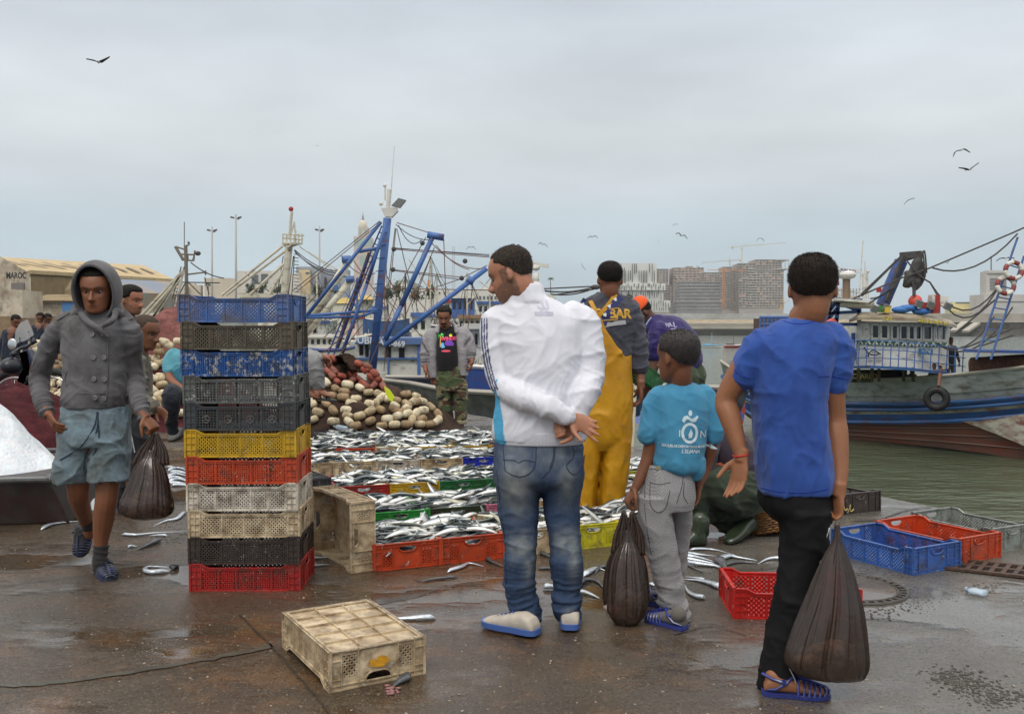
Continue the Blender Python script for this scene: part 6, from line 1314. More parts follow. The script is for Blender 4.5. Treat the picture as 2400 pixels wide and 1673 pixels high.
# ------------------------------------------------------------------ nets, floats and small things on the quay
def net_mat(name, c1, c2, sc=55):
    m = mat(name, c1,.9, col2=c2, nscale=3, dirt=tuple(c*.4 for c in c1), dirt_amt=.6, dscale=9, bump=.02, bscale=28, spec=.15, bdet=8); return m
NB = net_mat('net_brown', rgb(84,66,56), rgb(58,46,40)); NM = net_mat('net_maroon', rgb(92,44,48), rgb(58,26,30)); NP = net_mat('net_rose', rgb(138,92,86), rgb(112,68,66))
def mound(name, label, cx, cy, rx, ry, hfun, m, n=46, cat='fishing net', stuff=False, seed=0, rough=.05):
    g = []
    for i in range(n+1):
        r = i/n; row = []
        for j in range(72):
            a = 2*pi*j/72; x = cs(a)*r; y = sn(a)*r; z = hfun(x, y)*max(0,1-r**3)
            p = V3((cx+x*rx, cy+y*ry, 0)); z += rough*(nz3(p*3.1+V3((seed, 0,0)))+.6*nz3(p*7.3)+.3*nz3(p*16))*(1-r**4)
            row.append(V3((p.x, p.y, max(z, -.02))))
        g.append(row)
    mb = MB(); mb.loft(g, cap=False); o = mb.build(name, m, smooth=True); return tag(o, label, cat)
FLW = [mat('float_cream', rgb(196,180,146), .6, col2=rgb(168,148,112), nscale=9, dirt=(.10,.075,.045), dirt_amt=.5, dscale=16, bump=.002, bscale=50), mat('float_pale', rgb(214,204,176), .6, col2=rgb(186,170,138), nscale=9, dirt=(.12,.09,.06), dirt_amt=.3, dscale=16), mat('float_tan', rgb(168,142,106), .65, col2=rgb(140,116,84), nscale=9, dirt=(.08,.06,.04), dirt_amt=.5, dscale=16)]
FLR = [mat('float_red', rgb(158,76,56), .6, col2=rgb(134,60,44), nscale=9, dirt=(.08,.04,.03), dirt_amt=.4, dscale=16), mat('float_terracotta', rgb(142,84,68), .65, col2=rgb(110,62,50), nscale=9)]
def float_mesh(m):
    mb = MB(); rings = []; n = 14
    for t, r in ((-.5,.010),(-.495,.022),(-.47,.031),(-.40,.042),(-.25,.0485),(0,.050),(.25,.0485),(.40,.042),(.47,.031),(.495,.022),(.5,.010)):
        rings.append([V3((t*.142, cs(a)*r, sn(a)*r)) for a in [2*pi*j/n for j in range(n)]])
    mb.loft(rings); me = mb.mesh('net_float', smooth=True); me.materials.append(m); return me
FMW = [float_mesh(m) for m in FLW]; FMR = [float_mesh(m) for m in FLR]; DKH = mat('rope_dark', rgb(70,52,40), .9)
def chain(bv, pts, meshes, D, label, group, size=1.0, lift=.045, step=.135):
    P = []
    for x, y in crv(pts, 6): P.append(onto(bv, x, y, D, 0)[0]+V3((0,-.02, lift)))
    L_ = [0]
    for a, b in zip(P, P[1:]): L_.append(L_[-1]+min((b-a).length, .3))
    tot = L_[-1]; k = max(1, int(tot/(step*size)))
    for i in range(k):
        t = (i+.5)*tot/k; j = max(1, next((j for j, v in enumerate(L_) if v >= t), len(L_)-1)); f = (t-L_[j-1])/max(1e-6, L_[j]-L_[j-1]); p = P[j-1].lerp(P[j], f); d = (P[j]-P[j-1])
        if d.length < 1e-5: continue
        d = d.normalized()+V3((rnd.gauss(0,.1), rnd.gauss(0,.1), rnd.gauss(0,.06)))
        o = bpy.data.objects.new('net_float', rnd.choice(meshes)); COL.objects.link(o); o.location = p+V3((0,0, ru(-.008,.012))); k_ = size*ru(.92,1.08); o.scale = (k_, k_, k_)
        o.rotation_euler = d.to_track_quat('X', 'Z').to_euler(); tag(o, label, 'net float', group)
D = 12.2; c0 = at(850,768,12.3)
nm = mound('net_heap', 'brown fishing net heap right of the stack, covered with strings of floats', c0.x, 12.5,1.35,1.15, lambda x, y: .40+.75*math.exp(-((x+.55)/.42)**2-((y-.1)/.7)**2)+.18*math.exp(-((x-.35)/.5)**2), NB, seed=3, rough=.07)
bv = bvh_of(nm); G1 = 'cream floats strung over the net heap right of the stack'; G2 = 'red floats strung over the net heap right of the stack'
LW = 'cream barrel-shaped float strung on the net heap right of the stack'; LR = 'brick red oval float strung on the upper net heap right of the stack'
for pts in (((722,918),(750,942),(772,960),(790,980)),((755,895),(780,915),(800,925),(822,930)),((764,936),(800,939),(850,942)),((905,935),(887,947),(875,965),(852,980),(825,984),(805,978)),((895,928),(915,950),(940,968)),
            ((852,930),(880,928),(900,936)),((968,950),(990,948),(1012,962),(1026,975),(1028,992),(1010,1002),(980,1003),(966,992),(978,975),(1000,968)),((895,990),(930,985),(965,974)),((815,1012),(840,1006),(868,996),(882,986)),
            ((880,1006),(910,1004),(940,1003),(968,1004)),((726,970),(745,972),(760,985)),((718,998),(735,990),(750,992)),((764,998),(785,998),(800,1002)),((722,940),(735,955),(742,968)),((712,898),(728,905),(745,905)),((915,945),(940,950),(965,962)),((930,985),(950,965),(975,945)),((800,1000),(815,995),(830,1010)),((800,908),(830,912),(855,922)),((700,880),(716,885),(722,900)),((858,952),(880,962),(905,972)),((800,950),(825,955),(845,962)),((940,935),(960,932),(985,938)),((905,960),(925,968),(940,980)),((1000,985),(985,990),(975,980)),((790,970),(812,968),(835,970))):
    chain(bv, pts, FMW, D, LW, G1)
for pts in (((758,845),(764,868),(780,890),(795,904),(815,906),(828,896),(818,878)),((822,874),(838,893),(856,910),(874,915),(879,902),(866,886),(846,868)),((832,855),(858,870),(876,884),(890,900),(902,922)),((768,842),(772,862),(790,884),(810,894)),((888,905),(900,915),(912,930)),((772,838),(782,850),(792,862)),((852,864),(872,874),(888,890))):
    chain(bv, pts, FMR, D, LR, G2, size=.84)
net_mat('net_dark', rgb(86,68,58), rgb(58,46,40))
def drape(lab, out, m, th=.07, n=22, name='net'):
    xs = [p[0] for p in out]; ys = [p[1] for p in out]; cx, cy = sum(xs)/len(xs), sum(ys)/len(ys); O_ = crv(out+out[:1], 4)[:-1]; rg = []
    for i in range(n+1):
        r = i/n; rg.append([onto(bv, cx+(x-cx)*r, cy+(y-cy)*r, 12.2,0)[0]+V3((0,-.03,1))*(th*(1-r**4)+.035*nz3(V3((x*.09*r, y*.16*r, 2)))*(1-r**5)-.01) for x, y in O_])
    mb = MB(); mb.loft(rg, cap=False); return tag(mb.build(name, m, smooth=True), lab, 'fishing net')
drape('dark brown net draped over the top of the red floats', [(776,838),(800,830),(826,834),(846,850),(862,862),(850,872),(822,870),(796,868),(784,856)], MATS['net_dark'])
for x_, y_, r_, lab in ((835,962,.26, 'dark brown net bundle between the cream floats, lower part of the heap'),(750,1022,.24, 'dark crumpled net scrap at the foot of the heap beside the stack')):
    p = onto(bv, x_, y_, D, 0)[0]; mound('net', lab, p.x, p.y, r_*1.5, r_, lambda x, y, p=p: p.z+.10*(1-x*x-y*y), MATS['net_dark'] if r_ > .25 else net_mat('net_black', rgb(58,50,48), rgb(40,34,34)), n=16, seed=x_)
m_ = MB(); m_.prism([at(x, y, 11.6) for x, y in ((900,905),(914,915),(924,930),(920,941),(912,938),(904,922))], (0,.03,0)); o = m_.build('marker_flag', mat('fluorescent_yellow', rgb(205,220,40), .6)); tag(o, 'fluorescent yellow-green marker flag lying on the right flank of the float heap', 'flag')
# heaps on the left
G3 = 'cream floats on the long net heap behind the hooded person'; LL = 'cream float lying on the long net heap behind the hooded person'
cl_ = at(240,768,14.2)
lm = mound('net_heap', 'long maroon net heap behind the hooded person, strewn with cream floats', cl_.x, 14.3,2.5,2.4, lambda x, y: .55+.55*math.exp(-((x+.55)/.4)**2-((y-.3)/.7)**2)+.35*math.exp(-((x-.5)/.5)**2-((y-.2)/.8)**2), NM, seed=12, rough=.09)
bv = bvh_of(lm)
for i in range(15):
    y0 = 806+i*13.0; 
    for (xa, xb) in ((96,190),(270,410)) if i > 3 else ((60,190),(300,385)):
        if y0 > 985: continue
        x = xa+ru(0,18)
        while x < xb:
            w = ru(28,70); chain(bv, [(x+k*w/3, y0+ru(-6,6)) for k in range(4)], FMW[:2]+FMW, 14, LL, G3, size=1.12, lift=.05); x += w+ru(2,16)
rn = mound('net', 'rose brown net piled into a tall dome behind the seated person in turquoise', at(418,768,15.2).x, 15.2,.98,1.1, lambda x, y: 1.72*math.sqrt(max(0,1-.8*(x*x+y*y))), NP, seed=17, rough=.05)
mn = mound('net', 'maroon net bundle behind the ice bin at the left edge', at(45,768,9.2).x, 9.2,1.05,.95, lambda x, y: .60+.20*math.exp(-((x+.1)/.5)**2-(y/.6)**2), NM, seed=23, rough=.07)
# seat heap under the man on the left of the stack
chain(bvh_of(rn), [(345,872),(380,868),(410,875)], FMW, 14, LL, G3, size=1.12)
# ---- ice bin
bt = thing('ice_bin', 'low grey metal bin heaped with crushed white ice at the left edge', 'bin', (-4.2,7.1,0)); BM = mat('bin_metal', rgb(70,66,62), .5, col2=rgb(50,46,44), nscale=4, dirt=(.05,.02,.018), dirt_amt=.5, dscale=5, metal=.3, bump=.003, bscale=12)
m_ = MB(); A = [(-5.4,6.25),(-3.13,6.60),(-3.32,8.0),(-5.4,7.8)]; T_ = [(-5.45,6.18),(-3.22,6.50),(-3.42,8.08),(-5.45,7.9)]
m_.loft([[V3((x, y, .0)) for x, y in A], [V3((x, y, .315)) for x, y in T_]]); m_.build('bin_body', BM, bt, bevel=.01)
m_ = MB(); m_.tube([V3((x, y, .325)) for x, y in T_], .020,8, closed=True)
q4 = [V3((x, y, .335)) for x, y in T_]
for a, b in zip(q4, q4[1:]+q4[:1]): m_.bar(a, b, .085,.016)
m_.build('rim', mat('rim_metal', rgb(128,130,130), .4, metal=.4, col2=rgb(100,100,98)), bt)
ICE = mat('crushed_ice', (.86,.90,.93), .35, col2=(.72,.78,.83), nscale=9, bump=.012, bscale=34, sub=.3, bdet=8)
o = mound('crushed_ice', 'heap of crushed white ice in the metal bin', -4.35,7.15,1.18,.80, lambda x, y: .38+.78*math.exp(-((x+.12)/.62)**2-(y/.8)**2), ICE, n=60, cat='ice', seed=31, rough=.05)
m_ = MB(); m_.loft([[V3((x, y+.02*sn(x*9), z+.02*sn(x*7+y*5))) for x in np.linspace(-4.9,-4.02,8)] for y, z in ((6.95,.98),(7.15,1.04),(7.4,1.02))], cap=False, closed=False)
# ---- moped
D = 9.6; q, s = PT(D); mp_ = thing('moped', 'parked moped with a scratched windshield, half out of the left edge', 'moped', (q(50,900).x, D, 0))
MBLK = mat('moped_black', (.012,.013,.02), .35); MBEI = mat('moped_beige', rgb(176,172,150), .35); CHR = mat('chrome', (.6,.6,.6), .2, metal=1)
m_ = MB(); rows = [[q(x+8*k, y, .10-.25*abs(k)+.0) for k in np.linspace(-1,1,7)] for x, y in ((46,812),(49,795),(54,775),(60,760),(66,750))]
gl = bpy.data.materials.new('scratched_acrylic'); gl.use_nodes = True; b_ = gl.node_tree.nodes['Principled BSDF']; b_.inputs['Base Color'].default_value = (.5,.5,.5,1); b_.inputs['Alpha'].default_value = .42; b_.inputs['Roughness'].default_value = .25
out = [q(34,806), q(36,775), q(46,758),(q(64,748)), q(74,770), q(79,785), q(60,798)]
m_.prism(out, (0,.006,0)); m_.build('windshield', gl, mp_)
m_ = MB(); m_.tube(crv([q(28,830,-.1), q(48,816,-.05), q(62,812,0),(q(82,798,.05))], 4), .018,8); m_.tube([q(26,833,-.12), q(38,825,-.09)], .028,8); m_.tube([q(72,804,.03), q(84,797,.06)], .028,8); m_.tube([q(75,798,.03), q(66,776,.0)], .006,6); m_.tube([q(48,816,0), q(46,790,0)], .006,6); m_.build('handlebar', MBLK, mp_, smooth=True)
m_ = MB(); m_.loft([[q(44,826), q(62,822), q(66,830), q(50,836)], [q(54,860), q(70,862), q(72,872), q(56,880)], [q(40,890), q(58,892), q(66,900), q(44,905)]]); m_.build('leg_shield', MBEI, mp_, bevel=.01)
m_ = MB(); m_.ball(q(26,858,-.1),(.10,.12,.09), 16,10); m_.build('headlight_housing', MBLK, mp_, smooth=True); m_ = MB(); m_.prism([q(56,822), q(64,818), q(80,850), q(76,862), q(66,850)], (0,.12,0)); m_.build('side_panel', mat('moped_navy', (.02,.025,.06), .3), mp_, bevel=.01)
for cx_ in (118,30):
    w_ = MB(); c = q(cx_, 932,.15); w_.tube([c+V3((cs(a)*.27, sn(a)*.06, sn(a)*.27)) for a in [2*pi*j/28 for j in range(28)]], .040,8, closed=True); wo_ = w_.build('wheel', mat('tyre_rubber', (.018,.018,.018), .8), mp_, smooth=True)
    w2 = MB(); w2.tube([c+V3((cs(a)*.21, sn(a)*.05, sn(a)*.21)) for a in [2*pi*j/28 for j in range(28)]], .012,6, closed=True); w2.ball(c, .045)
    for j in range(12): a = 2*pi*j/12; w2.tube([c, c+V3((cs(a)*.21, sn(a)*.05, sn(a)*.21))], .003,4)
    w2.build('rim', CHR, wo_, smooth=True)
m_ = MB(); m_.tube([q(58,895), q(118,932,.15)], .03,8); m_.loft([[q(60,892, d) for d in (-.1,.1)]+[q(115,905, d) for d in (.1,-.1)], [q(62,880, d) for d in (-.1,.1)]+[q(112,890, d) for d in (.1,-.1)]]); m_.build('seat', MBLK, mp_, bevel=.01)
m_ = MB()
for x, y in ((30,800),(88,770)): m_.ball(q(x, y, .0),(.045,.012,.06), 12,8)
m_.ball(q(28,801,0), .02); 
mir = MB(); mir.ball(q(29,807,.0),(.05,.012,.06), 12,8); mir.tube([q(29,807), q(40,822)], .005,5); mir.build('mirror', CHR, mp_, smooth=True)
# ---- wicker basket
bk = thing('wicker_basket', 'round woven wicker basket beside the crouching person', 'basket', (gr(1815,1262)+V3((0,.18,0)))); c = V3(bk.location); m_ = MB(); K = 16; NR = 46; T3 = Matrix.Rotation(R(-9), 3, 'Y') @ Matrix.Rotation(R(-12), 3, 'X')
WK = mat('wicker', rgb(150,104,48), .55, col2=rgb(104,68,30), nscale=30, bump=.001, bscale=90, dirt=(.07,.04,.02), dirt_amt=.4)
for i in range(K):
    t = i/(K-1); r = .155+.075*t; z = .012+t*.24
    m_.tube([c+T3 @ V3((cs(a)*(r+.007*(1 if (j+i) % 2 else -1)), sn(a)*(r+.007*(1 if (j+i) % 2 else -1)), z)) for j, a in enumerate([2*pi*k/NR for k in range(NR)])], .0085,5, closed=True)
m_.build('weave', WK, bk, smooth=True); m_ = MB()
for j in range(NR//2): a = 4*pi*j/NR; m_.tube([c+T3 @ V3((cs(a)*.15, sn(a)*.15,0)), c+T3 @ V3((cs(a)*.232, sn(a)*.232,.262))], .005,5)
m_.build('stakes', WK, bk); m_ = MB(); m_.tube([c+T3 @ V3((cs(a)*.235, sn(a)*.235,.262+.004*sn(a*20))) for a in [2*pi*k/60 for k in range(60)]], .013,6, closed=True); m_.tube([c+T3 @ V3((0,0,.0)), c+T3 @ V3((0,0,.012))], .15,20); m_.build('rim', WK, bk, smooth=True)
# ---- manhole, grate, litter
c = gr(1985,1378); mh = thing('manhole_cover', 'round iron manhole cover behind the big brown bag', 'manhole cover', c); IR = mat('cast_iron', rgb(88,84,78), .5, col2=rgb(66,60,54), nscale=12, bump=.004, bscale=50, metal=.3)
m_ = MB(); m_.tube([c+V3((0,0,-.01)), c+V3((0,0,.007))], .245,40); m_.build('lid', GM, mh); m_ = MB()
for j in range(36):
    a = 2*pi*j/36; m_.bar(c+V3((cs(a)*.265, sn(a)*.265,.006)), c+V3((cs(a)*.295, sn(a)*.295,.006)), .018,.006)
m_.tube([c+V3((cs(a)*.30, sn(a)*.30,.002)) for a in [2*pi*k/48 for k in range(48)]], .009,6, closed=True); m_.tube([c+V3((cs(a)*.252, sn(a)*.252,.004)) for a in [2*pi*k/48 for k in range(48)]], .007,6, closed=True); m_.build('frame', IR, mh)
gt = thing('drain_grate', 'rusty slotted drain grate at the right edge behind the orange crate', 'drain grate', gr(2330,1335)); c = gr(2330,1335); d = V3((.80,-.42,0)).normalized(); b = V3((-d.y, d.x, 0)); m_ = MB()
m_.prism([c+d*x+b*y+V3((0,0,.002)) for x, y in ((-.42,-.13),(.42,-.13),(.42,.13),(-.42,.13))], (0,0,.002)); m_.build('pit', mat('pit_shade', (.006,.005,.004), .9), gt); m_ = MB(); RU = mat('rusty_iron', rgb(84,62,48), .6, col2=rgb(58,42,34), nscale=20, bump=.003, bscale=60)  # flat black sheet on the pavement, painted shade for the drain's inside
for y in (-.125,0,.125): m_.bar(c+d*-.42+b*y+V3((0,0,.010)), c+d*.42+b*y+V3((0,0,.010)), .028,.014)
for k in range(15): x = -.42+.06*k; m_.bar(c+d*(x-.02)+b*-.125+V3((0,0,.010)), c+d*(x+.02)+b*.125+V3((0,0,.010)), .024,.012)
m_.build('bars', RU, gt)
def bottle(lab, a, b, r, cap_c, flat=1.0, m=None):
    a, b = V3(a), V3(b); d = (b-a).normalized(); o = thing('plastic_bottle', lab, 'bottle', a); m_ = MB(); L_ = (b-a).length; sd = V3((-d.y, d.x, 0))
    rg = [[a+d*(t*L_)+sd*cs(x)*rr*r+V3((0,0, r*flat+sn(x)*rr*r*flat)) for x in [2*pi*j/14 for j in range(14)]] for t, rr in ((0,.3),(.02,.85),(.08,1),(.3,.93),(.5,1),(.68,1),(.84,.6),(.9,.32),(1,.32))]
    m_.loft(rg); m_.build('body', m, o, smooth=True); m_ = MB(); m_.tube([a+d*L_*.98+V3((0,0, r*flat)), a+d*L_*1.05+V3((0,0, r*flat))], r*.36,10); m_.build('cap', mat('bottle_cap', cap_c, .4), o); return o
PET = bpy.data.materials.new('clear_plastic'); PET.use_nodes = True; b_ = PET.node_tree.nodes['Principled BSDF']; b_.inputs['Base Color'].default_value = (.55,.68,.78,1); b_.inputs['Alpha'].default_value = .55; b_.inputs['Roughness'].default_value = .12
bottle('crushed clear plastic bottle on the wet ground below the empty crates', gr(2310,1398), gr(2266,1388), .038,(.3,.4,.5), .45, PET); o = bottle('small water bottle with a blue label lying at the foot of the float heap', at(815,1012,11.3), at(783,1006,11.35), .034,(.6,.6,.6), 1, PET)
# fish offal and clumps of dirt
o = ribbon_fish([(962,1594),(950,1596),(932,1604),(919,1612)], .055, 'blue-backed half of a fish with torn flesh beside the upside-down crate', DRK, 0, None)
m_ = MB()
for i in range(14): m_.ball(gr(920+ru(-16,16), 1618+ru(-10,10))+V3((0,0,.004)),(ru(.006,.016), ru(.004,.01), .005), 8,5)
tag(m_.build('fish_offal', mat('pink_flesh', rgb(150,108,104), .3, col2=rgb(110,70,66), nscale=60), smooth=True), 'torn pink fish offal beside the half fish in the foreground', 'offal')
def clumps(lab, pts, m, n, rr, sx, sy, cat='dirt'):
    m_ = MB()
    for x, y in pts:
        for i in range(n): p = gr(x+rnd.gauss(0, sx), y+rnd.gauss(0, sy)); r = ru(.3,1)*rr; m_.ball(p, (r*ru(.7,1.9), r, r*.3), 6,4, rot=Rz(ru(0,3)))
    o = m_.build('ground_litter', m, smooth=True); return tag(o, lab, cat, kind='stuff')
MUD = mat('mud_clump', rgb(52,42,34), .6, col2=rgb(90,78,66), nscale=50, bump=.004, bscale=90); FLK = mat('pale_fleck', rgb(176,164,146), .6, col2=rgb(120,104,86), nscale=40)
clumps('dark trodden scraps and dirt on the pavement near the quay edge', [(2070,1425),(2110,1410),(2150,1420),(2060,1440),(2190,1405),(2290,1380),(2100,1350),(2030,1340),(2320,1378),(1800,1275),(1760,1270),(1640,1478),(1680,1468),(1720,1462),(2040,1215),(1990,1225),(2130,1205),(330,1205),(350,1215),(415,1230),(380,1212),(320,1200),(400,1265),(430,1255)], MUD, 30,.007,24,6)
clumps('black tarry dirt in the lower right corner', [(2230,1590),(2290,1610),(2350,1630),(2260,1600),(2330,1640),(2220,1580)], mat('tar', (.03,.026,.022), .6, col2=(.09,.08,.065), nscale=40, bump=.004, bscale=90), 90,.007,30,11)
m_ = MB()
for i in range(900):
    y = 1180+500*rnd.random()**.8; x = ru(0,2400); p = gr(x, y)
    if p.x > edgeX(p.y)-.1: continue
    r = rnd.choice((.0018,.0022,.003,.004,.0055)); m_.ball(p+V3((0,0, r*.2)),(r*ru(.8,2), r, r*.35), 5,3, rot=Rz(ru(0,3)))
tag(m_.build('scale_flecks', FLK), 'pale flecks of fish scale and grit all over the wet pavement', 'litter', kind='stuff')
pe = thing('ladder_post', 'cream pole of the quay ladder behind the overalls', 'post', (at(1485,1045,10.9).x, 10.9,0)); m_ = MB(); m_.tube([at(1489,904,10.9), at(1482,1048,10.9)], .020,8); m_.build('pole', mat('cream_paint', rgb(206,196,172), .5), pe)
cb = MB(); c = at(1178,1018,12.2); rg = [[c+V3((cs(a)*r, sn(a)*r, z)) for a in [2*pi*j/20 for j in range(20)]] for r, z in ((.095,0),(.085,.10),(.07,.17),(.02,.175))]; cb.loft(rg); tag(cb.build('basket', PM['palegreen'], smooth=False), 'small green plastic basket upside down beside the white jacket', 'basket')
o = crate('dia', 5, 'green', 'green crate lifted by the stooping person in the orange cap'); place(o, at(1490,890,8.25), R(20), ry=R(35)); o.scale = (.55,.8,1)
# ------------------------------------------------------------------ far shore, buildings, cranes
CONC = mat('old_concrete', rgb(150,144,132), .85, col2=rgb(122,118,108), nscale=.08); DKW = mat('tidal_wall', rgb(58,54,44), .8, col2=rgb(34,34,28), nscale=.25); SAND = mat('stone_slope', rgb(168,154,130), .9, col2=rgb(134,120,98), nscale=.35, bump=.3, bscale=.8)
def strip_(name, lab, prof, xa, xb, mats, cat):
    mb = MB(); rows = [[V3((x, y, z)) for x in (xa, xb)] for y, z, m in prof]
    for i in range(len(rows)-1): mb.add([rows[i][0], rows[i][1], rows[i+1][1], rows[i+1][0]], [(0,1,2,3)], prof[i][2])
    o = mb.build(name, mats); return tag(o, lab, cat)
strip_('breakwater', 'stone breakwater with a dark tidal wall across the harbour', [(480,-3,0),(480,.8,1),(480.4,1.7,1),(487,1.8,1),(487.5,3.6,2),(505,5.8,2),(506,5.9,2)], -20,420, [DKW, CONC, SAND], 'breakwater')
wl = thing('boundary_wall', 'long light grey boundary wall of panels on top of the breakwater', 'wall', (100,507,5.8)); mb = MB()
for k in range(46): x = 0+k*8.2; mb.box((x+4.1,507,7.4),(8.1,.3,3.3-(k % 5 == 3)*.3))
mb.build('panel_row', mat('wall_panel', rgb(176,178,176), .8, col2=rgb(152,154,150), nscale=.15), wl)
# low shore on the left, behind the boats
mb = MB(); mb.loft([[V3((x, y, z)) for x in (-320,30)] for y, z in ((165,-3),(165,.6),(560,.9))], cap=False, closed=False); tag(mb.build('harbour_shore', CONC), kind='structure')
def bx(mb, x0, x1, y0, y1, D, dep, m=0, off=0):
    a = at(x0, y1, D+off); b = at(x1, y0, D+off); mb.box(((a.x+b.x)/2, D+off+dep/2,(a.z+b.z)/2),(abs(b.x-a.x), dep, abs(b.z-a.z)), m=m)
WIN = mat('dark_opening', rgb(120,114,110), .6)
def tower(lab, D, blocks, wallc, slabc, floor_px, bay_px, cat='building', brick=None, name='building', ybase=768):
    b = thing(name, lab, cat, (at(blocks[0][0], 768, D).x, D, .4)); core = MB(); slab = MB(); hole = MB(); br = MB(); rr = random.Random(int(blocks[0][0]))
    for bi, (x0, x1, y0, y1, dep) in enumerate(blocks):
        bx(core, x0, x1, y0, min(y1+20, ybase), D, dep, off=bi*.06); n = int((y1-y0)/floor_px)
        for i in range(n+1): y = y0+i*floor_px; bx(slab, x0-.6, x1+.6, y, y+1.0, D, dep*.4, off=-.4)
        k = max(1, int((x1-x0)/bay_px))
        for i in range(n):
            for j in range(k):
                if rr.random() < .82:
                    xx = x0+(j+.2)*(x1-x0)/k; w = (x1-x0)/k*rr.uniform(.35,.7); yy = y0+i*floor_px+1.8; bx(hole, xx, xx+w, yy, yy+floor_px*.52, D, .3, off=-.15)
                elif brick and rr.random() < .6: xx = x0+j*(x1-x0)/k; bx(br, xx, xx+(x1-x0)/k, y0+i*floor_px+1, y0+(i+1)*floor_px, D, .3, off=-.12)
    core.build('wall', mat('wall_'+lab[:14], wallc, .9, col2=tuple(c*.82 for c in wallc), nscale=.08), b); slab.build('floor_slabs', mat('slab_'+lab[:14], slabc, .9), b); h = hole.build('window_openings', WIN, b); tag(h, kind='stuff')
    if brick and br.v: q_ = br.build('brick_infill', mat('infill_'+lab[:14], brick, .9), b); tag(q_, kind='stuff')
    return b
GCc = rgb(178,170,164); BRc = rgb(184,160,146)
t_ = tower('tallest unfinished concrete tower with a framed rooftop box, left of the blue T-shirt youth', 690, [(1753,1837,630,724,26),(1772,1832,608,632,24),(1732,1772,617,724,22)], GCc, rgb(186,182,176), 6.0,7, brick=BRc)
mb = MB()
for x in (1832,1840,1848): bx(mb, x, x+1.2,609,632,690,.6, off=-1)
bx(mb, 1820,1849,608,610.5,690,20, off=-1); bx(mb, 1820,1849,629,632,690,20, off=-1); mb.build('roof_frame', MATS['slab_tallest unfini'], t_)
tower('unfinished grey tower in the middle of the building site with balconies', 700, [(1650,1712,638,724,22),(1697,1716,625,724,20),(1712,1736,634,724,18)], GCc, rgb(176,170,162), 5.6,6, brick=BRc)
tower('unfinished brown brick block with round corner behind the glazed frame building', 715, [(1579,1650,627,724,22),(1609,1624,624,628,8)], rgb(184,166,154), rgb(196,190,182), 6.0,8, brick=BRc)
tower('low unfinished office frame with gridded facade in front of the building site', 660, [(1591,1688,660,708,18),(1584,1692,708,724,22)], rgb(146,146,146), rgb(186,184,180), 7.5,4)
tower('narrow unfinished grey block right of the white striped building', 720, [(1539,1567,630,724,18),(1556,1580,668,724,18)], GCc, rgb(170,164,158), 6.0,7, brick=BRc)
wb = thing('building', 'white building with random dark vertical slits in three stepped tiers', 'building', (at(1500,768,640).x, 640,.4)); mb = MB(); sl = MB(); D = 640
for (x0, x1, y0, y1) in ((1440,1539,617,664),(1425,1560,664,680),(1425,1555,680,704),(1420,1571,704,720),(1430,1566,720,732)):
    bx(mb, x0, x1, y0, y1, D, 20+y0*.01, off=y0*.001 if y0 != 664 else -1)
    x = x0+2
    while x < x1-2:
        h = (y1-y0); ya = y0+rnd.choice((0,0,.2,.35))*h; bx(sl, x, x+ru(1.1,1.7), ya+.6, min(y1-.6, ya+h*ru(.45,1)), D, .4, off=-.9 if y0 != 664 else -1.4); x += ru(3.4,7)
mb.build('wall', mat('white_render', rgb(214,214,208), .8), wb); tag(sl.build('window_slits', mat('slit_dark', rgb(70,72,74), .6), wb), kind='stuff')
def crane(lab, D, x, ytop, ybot, jib, col, w=1.3):
    c = thing('tower_crane', lab, 'crane', (at(x, 768, D).x, D, at(x, ybot, D).z)); m = mat('crane_'+lab[:8], col, .6); s = D/2200
    mb = MB()
    for dx in (-w, w): mb.bar(at(x+dx, ytop, D), at(x+dx, ybot, D), s*.7, s*.7)
    y = ytop
    while y < ybot-3: mb.bar(at(x-w, y, D), at(x+w, y+3, D), s*.45, s*.45); mb.bar(at(x+w, y, D), at(x-w, y+3, D), s*.45, s*.45); y += 3
    mb.build('mast', m, c); mb = MB(); (xa, ya),(xb, yb) = jib
    n = 22
    for dy in (0,-2.6):
        mb.bar(at(xa, ya+dy*.6, D), at(xb, yb+(dy*.15), D), s*.7, s*.7)
    for i in range(n): t0, t1 = i/n, (i+1)/n; f = lambda t, u: at(xa+(xb-xa)*t, ya+(yb-ya)*t-u*(2.6*(1-t)+.4*t)*.6, D); mb.bar(f(t0,0), f(t1,1), s*.4, s*.4); mb.bar(f(t0,1), f(t1,0), s*.4, s*.4)
    mb.build('jib', m, c); mb = MB(); bx(mb, xa, xa+5, ya-1, ya+3.5, D, s*3); bx(mb, x-2.2, x+2.2, ytop-1, ytop+4, D, s*4, off=-s); mb.bar(at(x, ytop-7, D), at(x, ytop, D), s, s); mb.bar(at(x, ytop-7, D), at(xb*.5+x*.5,(yb+ytop)/2-1, D), s*.3, s*.3); mb.build('cab_and_counterweight', m, c); return c
crane('pale cream tower crane, the tallest, above the tallest unfinished tower', 705,1739,582,640,((1714,580),(1842,569)), rgb(206,196,178))
crane('pale tower crane with its jib pointing left over the building site', 712,1711,610,636,((1733,610),(1644,616)), rgb(190,184,172))
crane('orange tower crane mast with a red and white jib in the building site', 655,1696,634,724,((1738,634),(1658,633)), rgb(206,130,70), 2.2)
crane('small crane with a yellow mast right of the tallest unfinished tower', 650,1836,702,726,((1828,720),(1852,700)), rgb(206,170,110), 1)
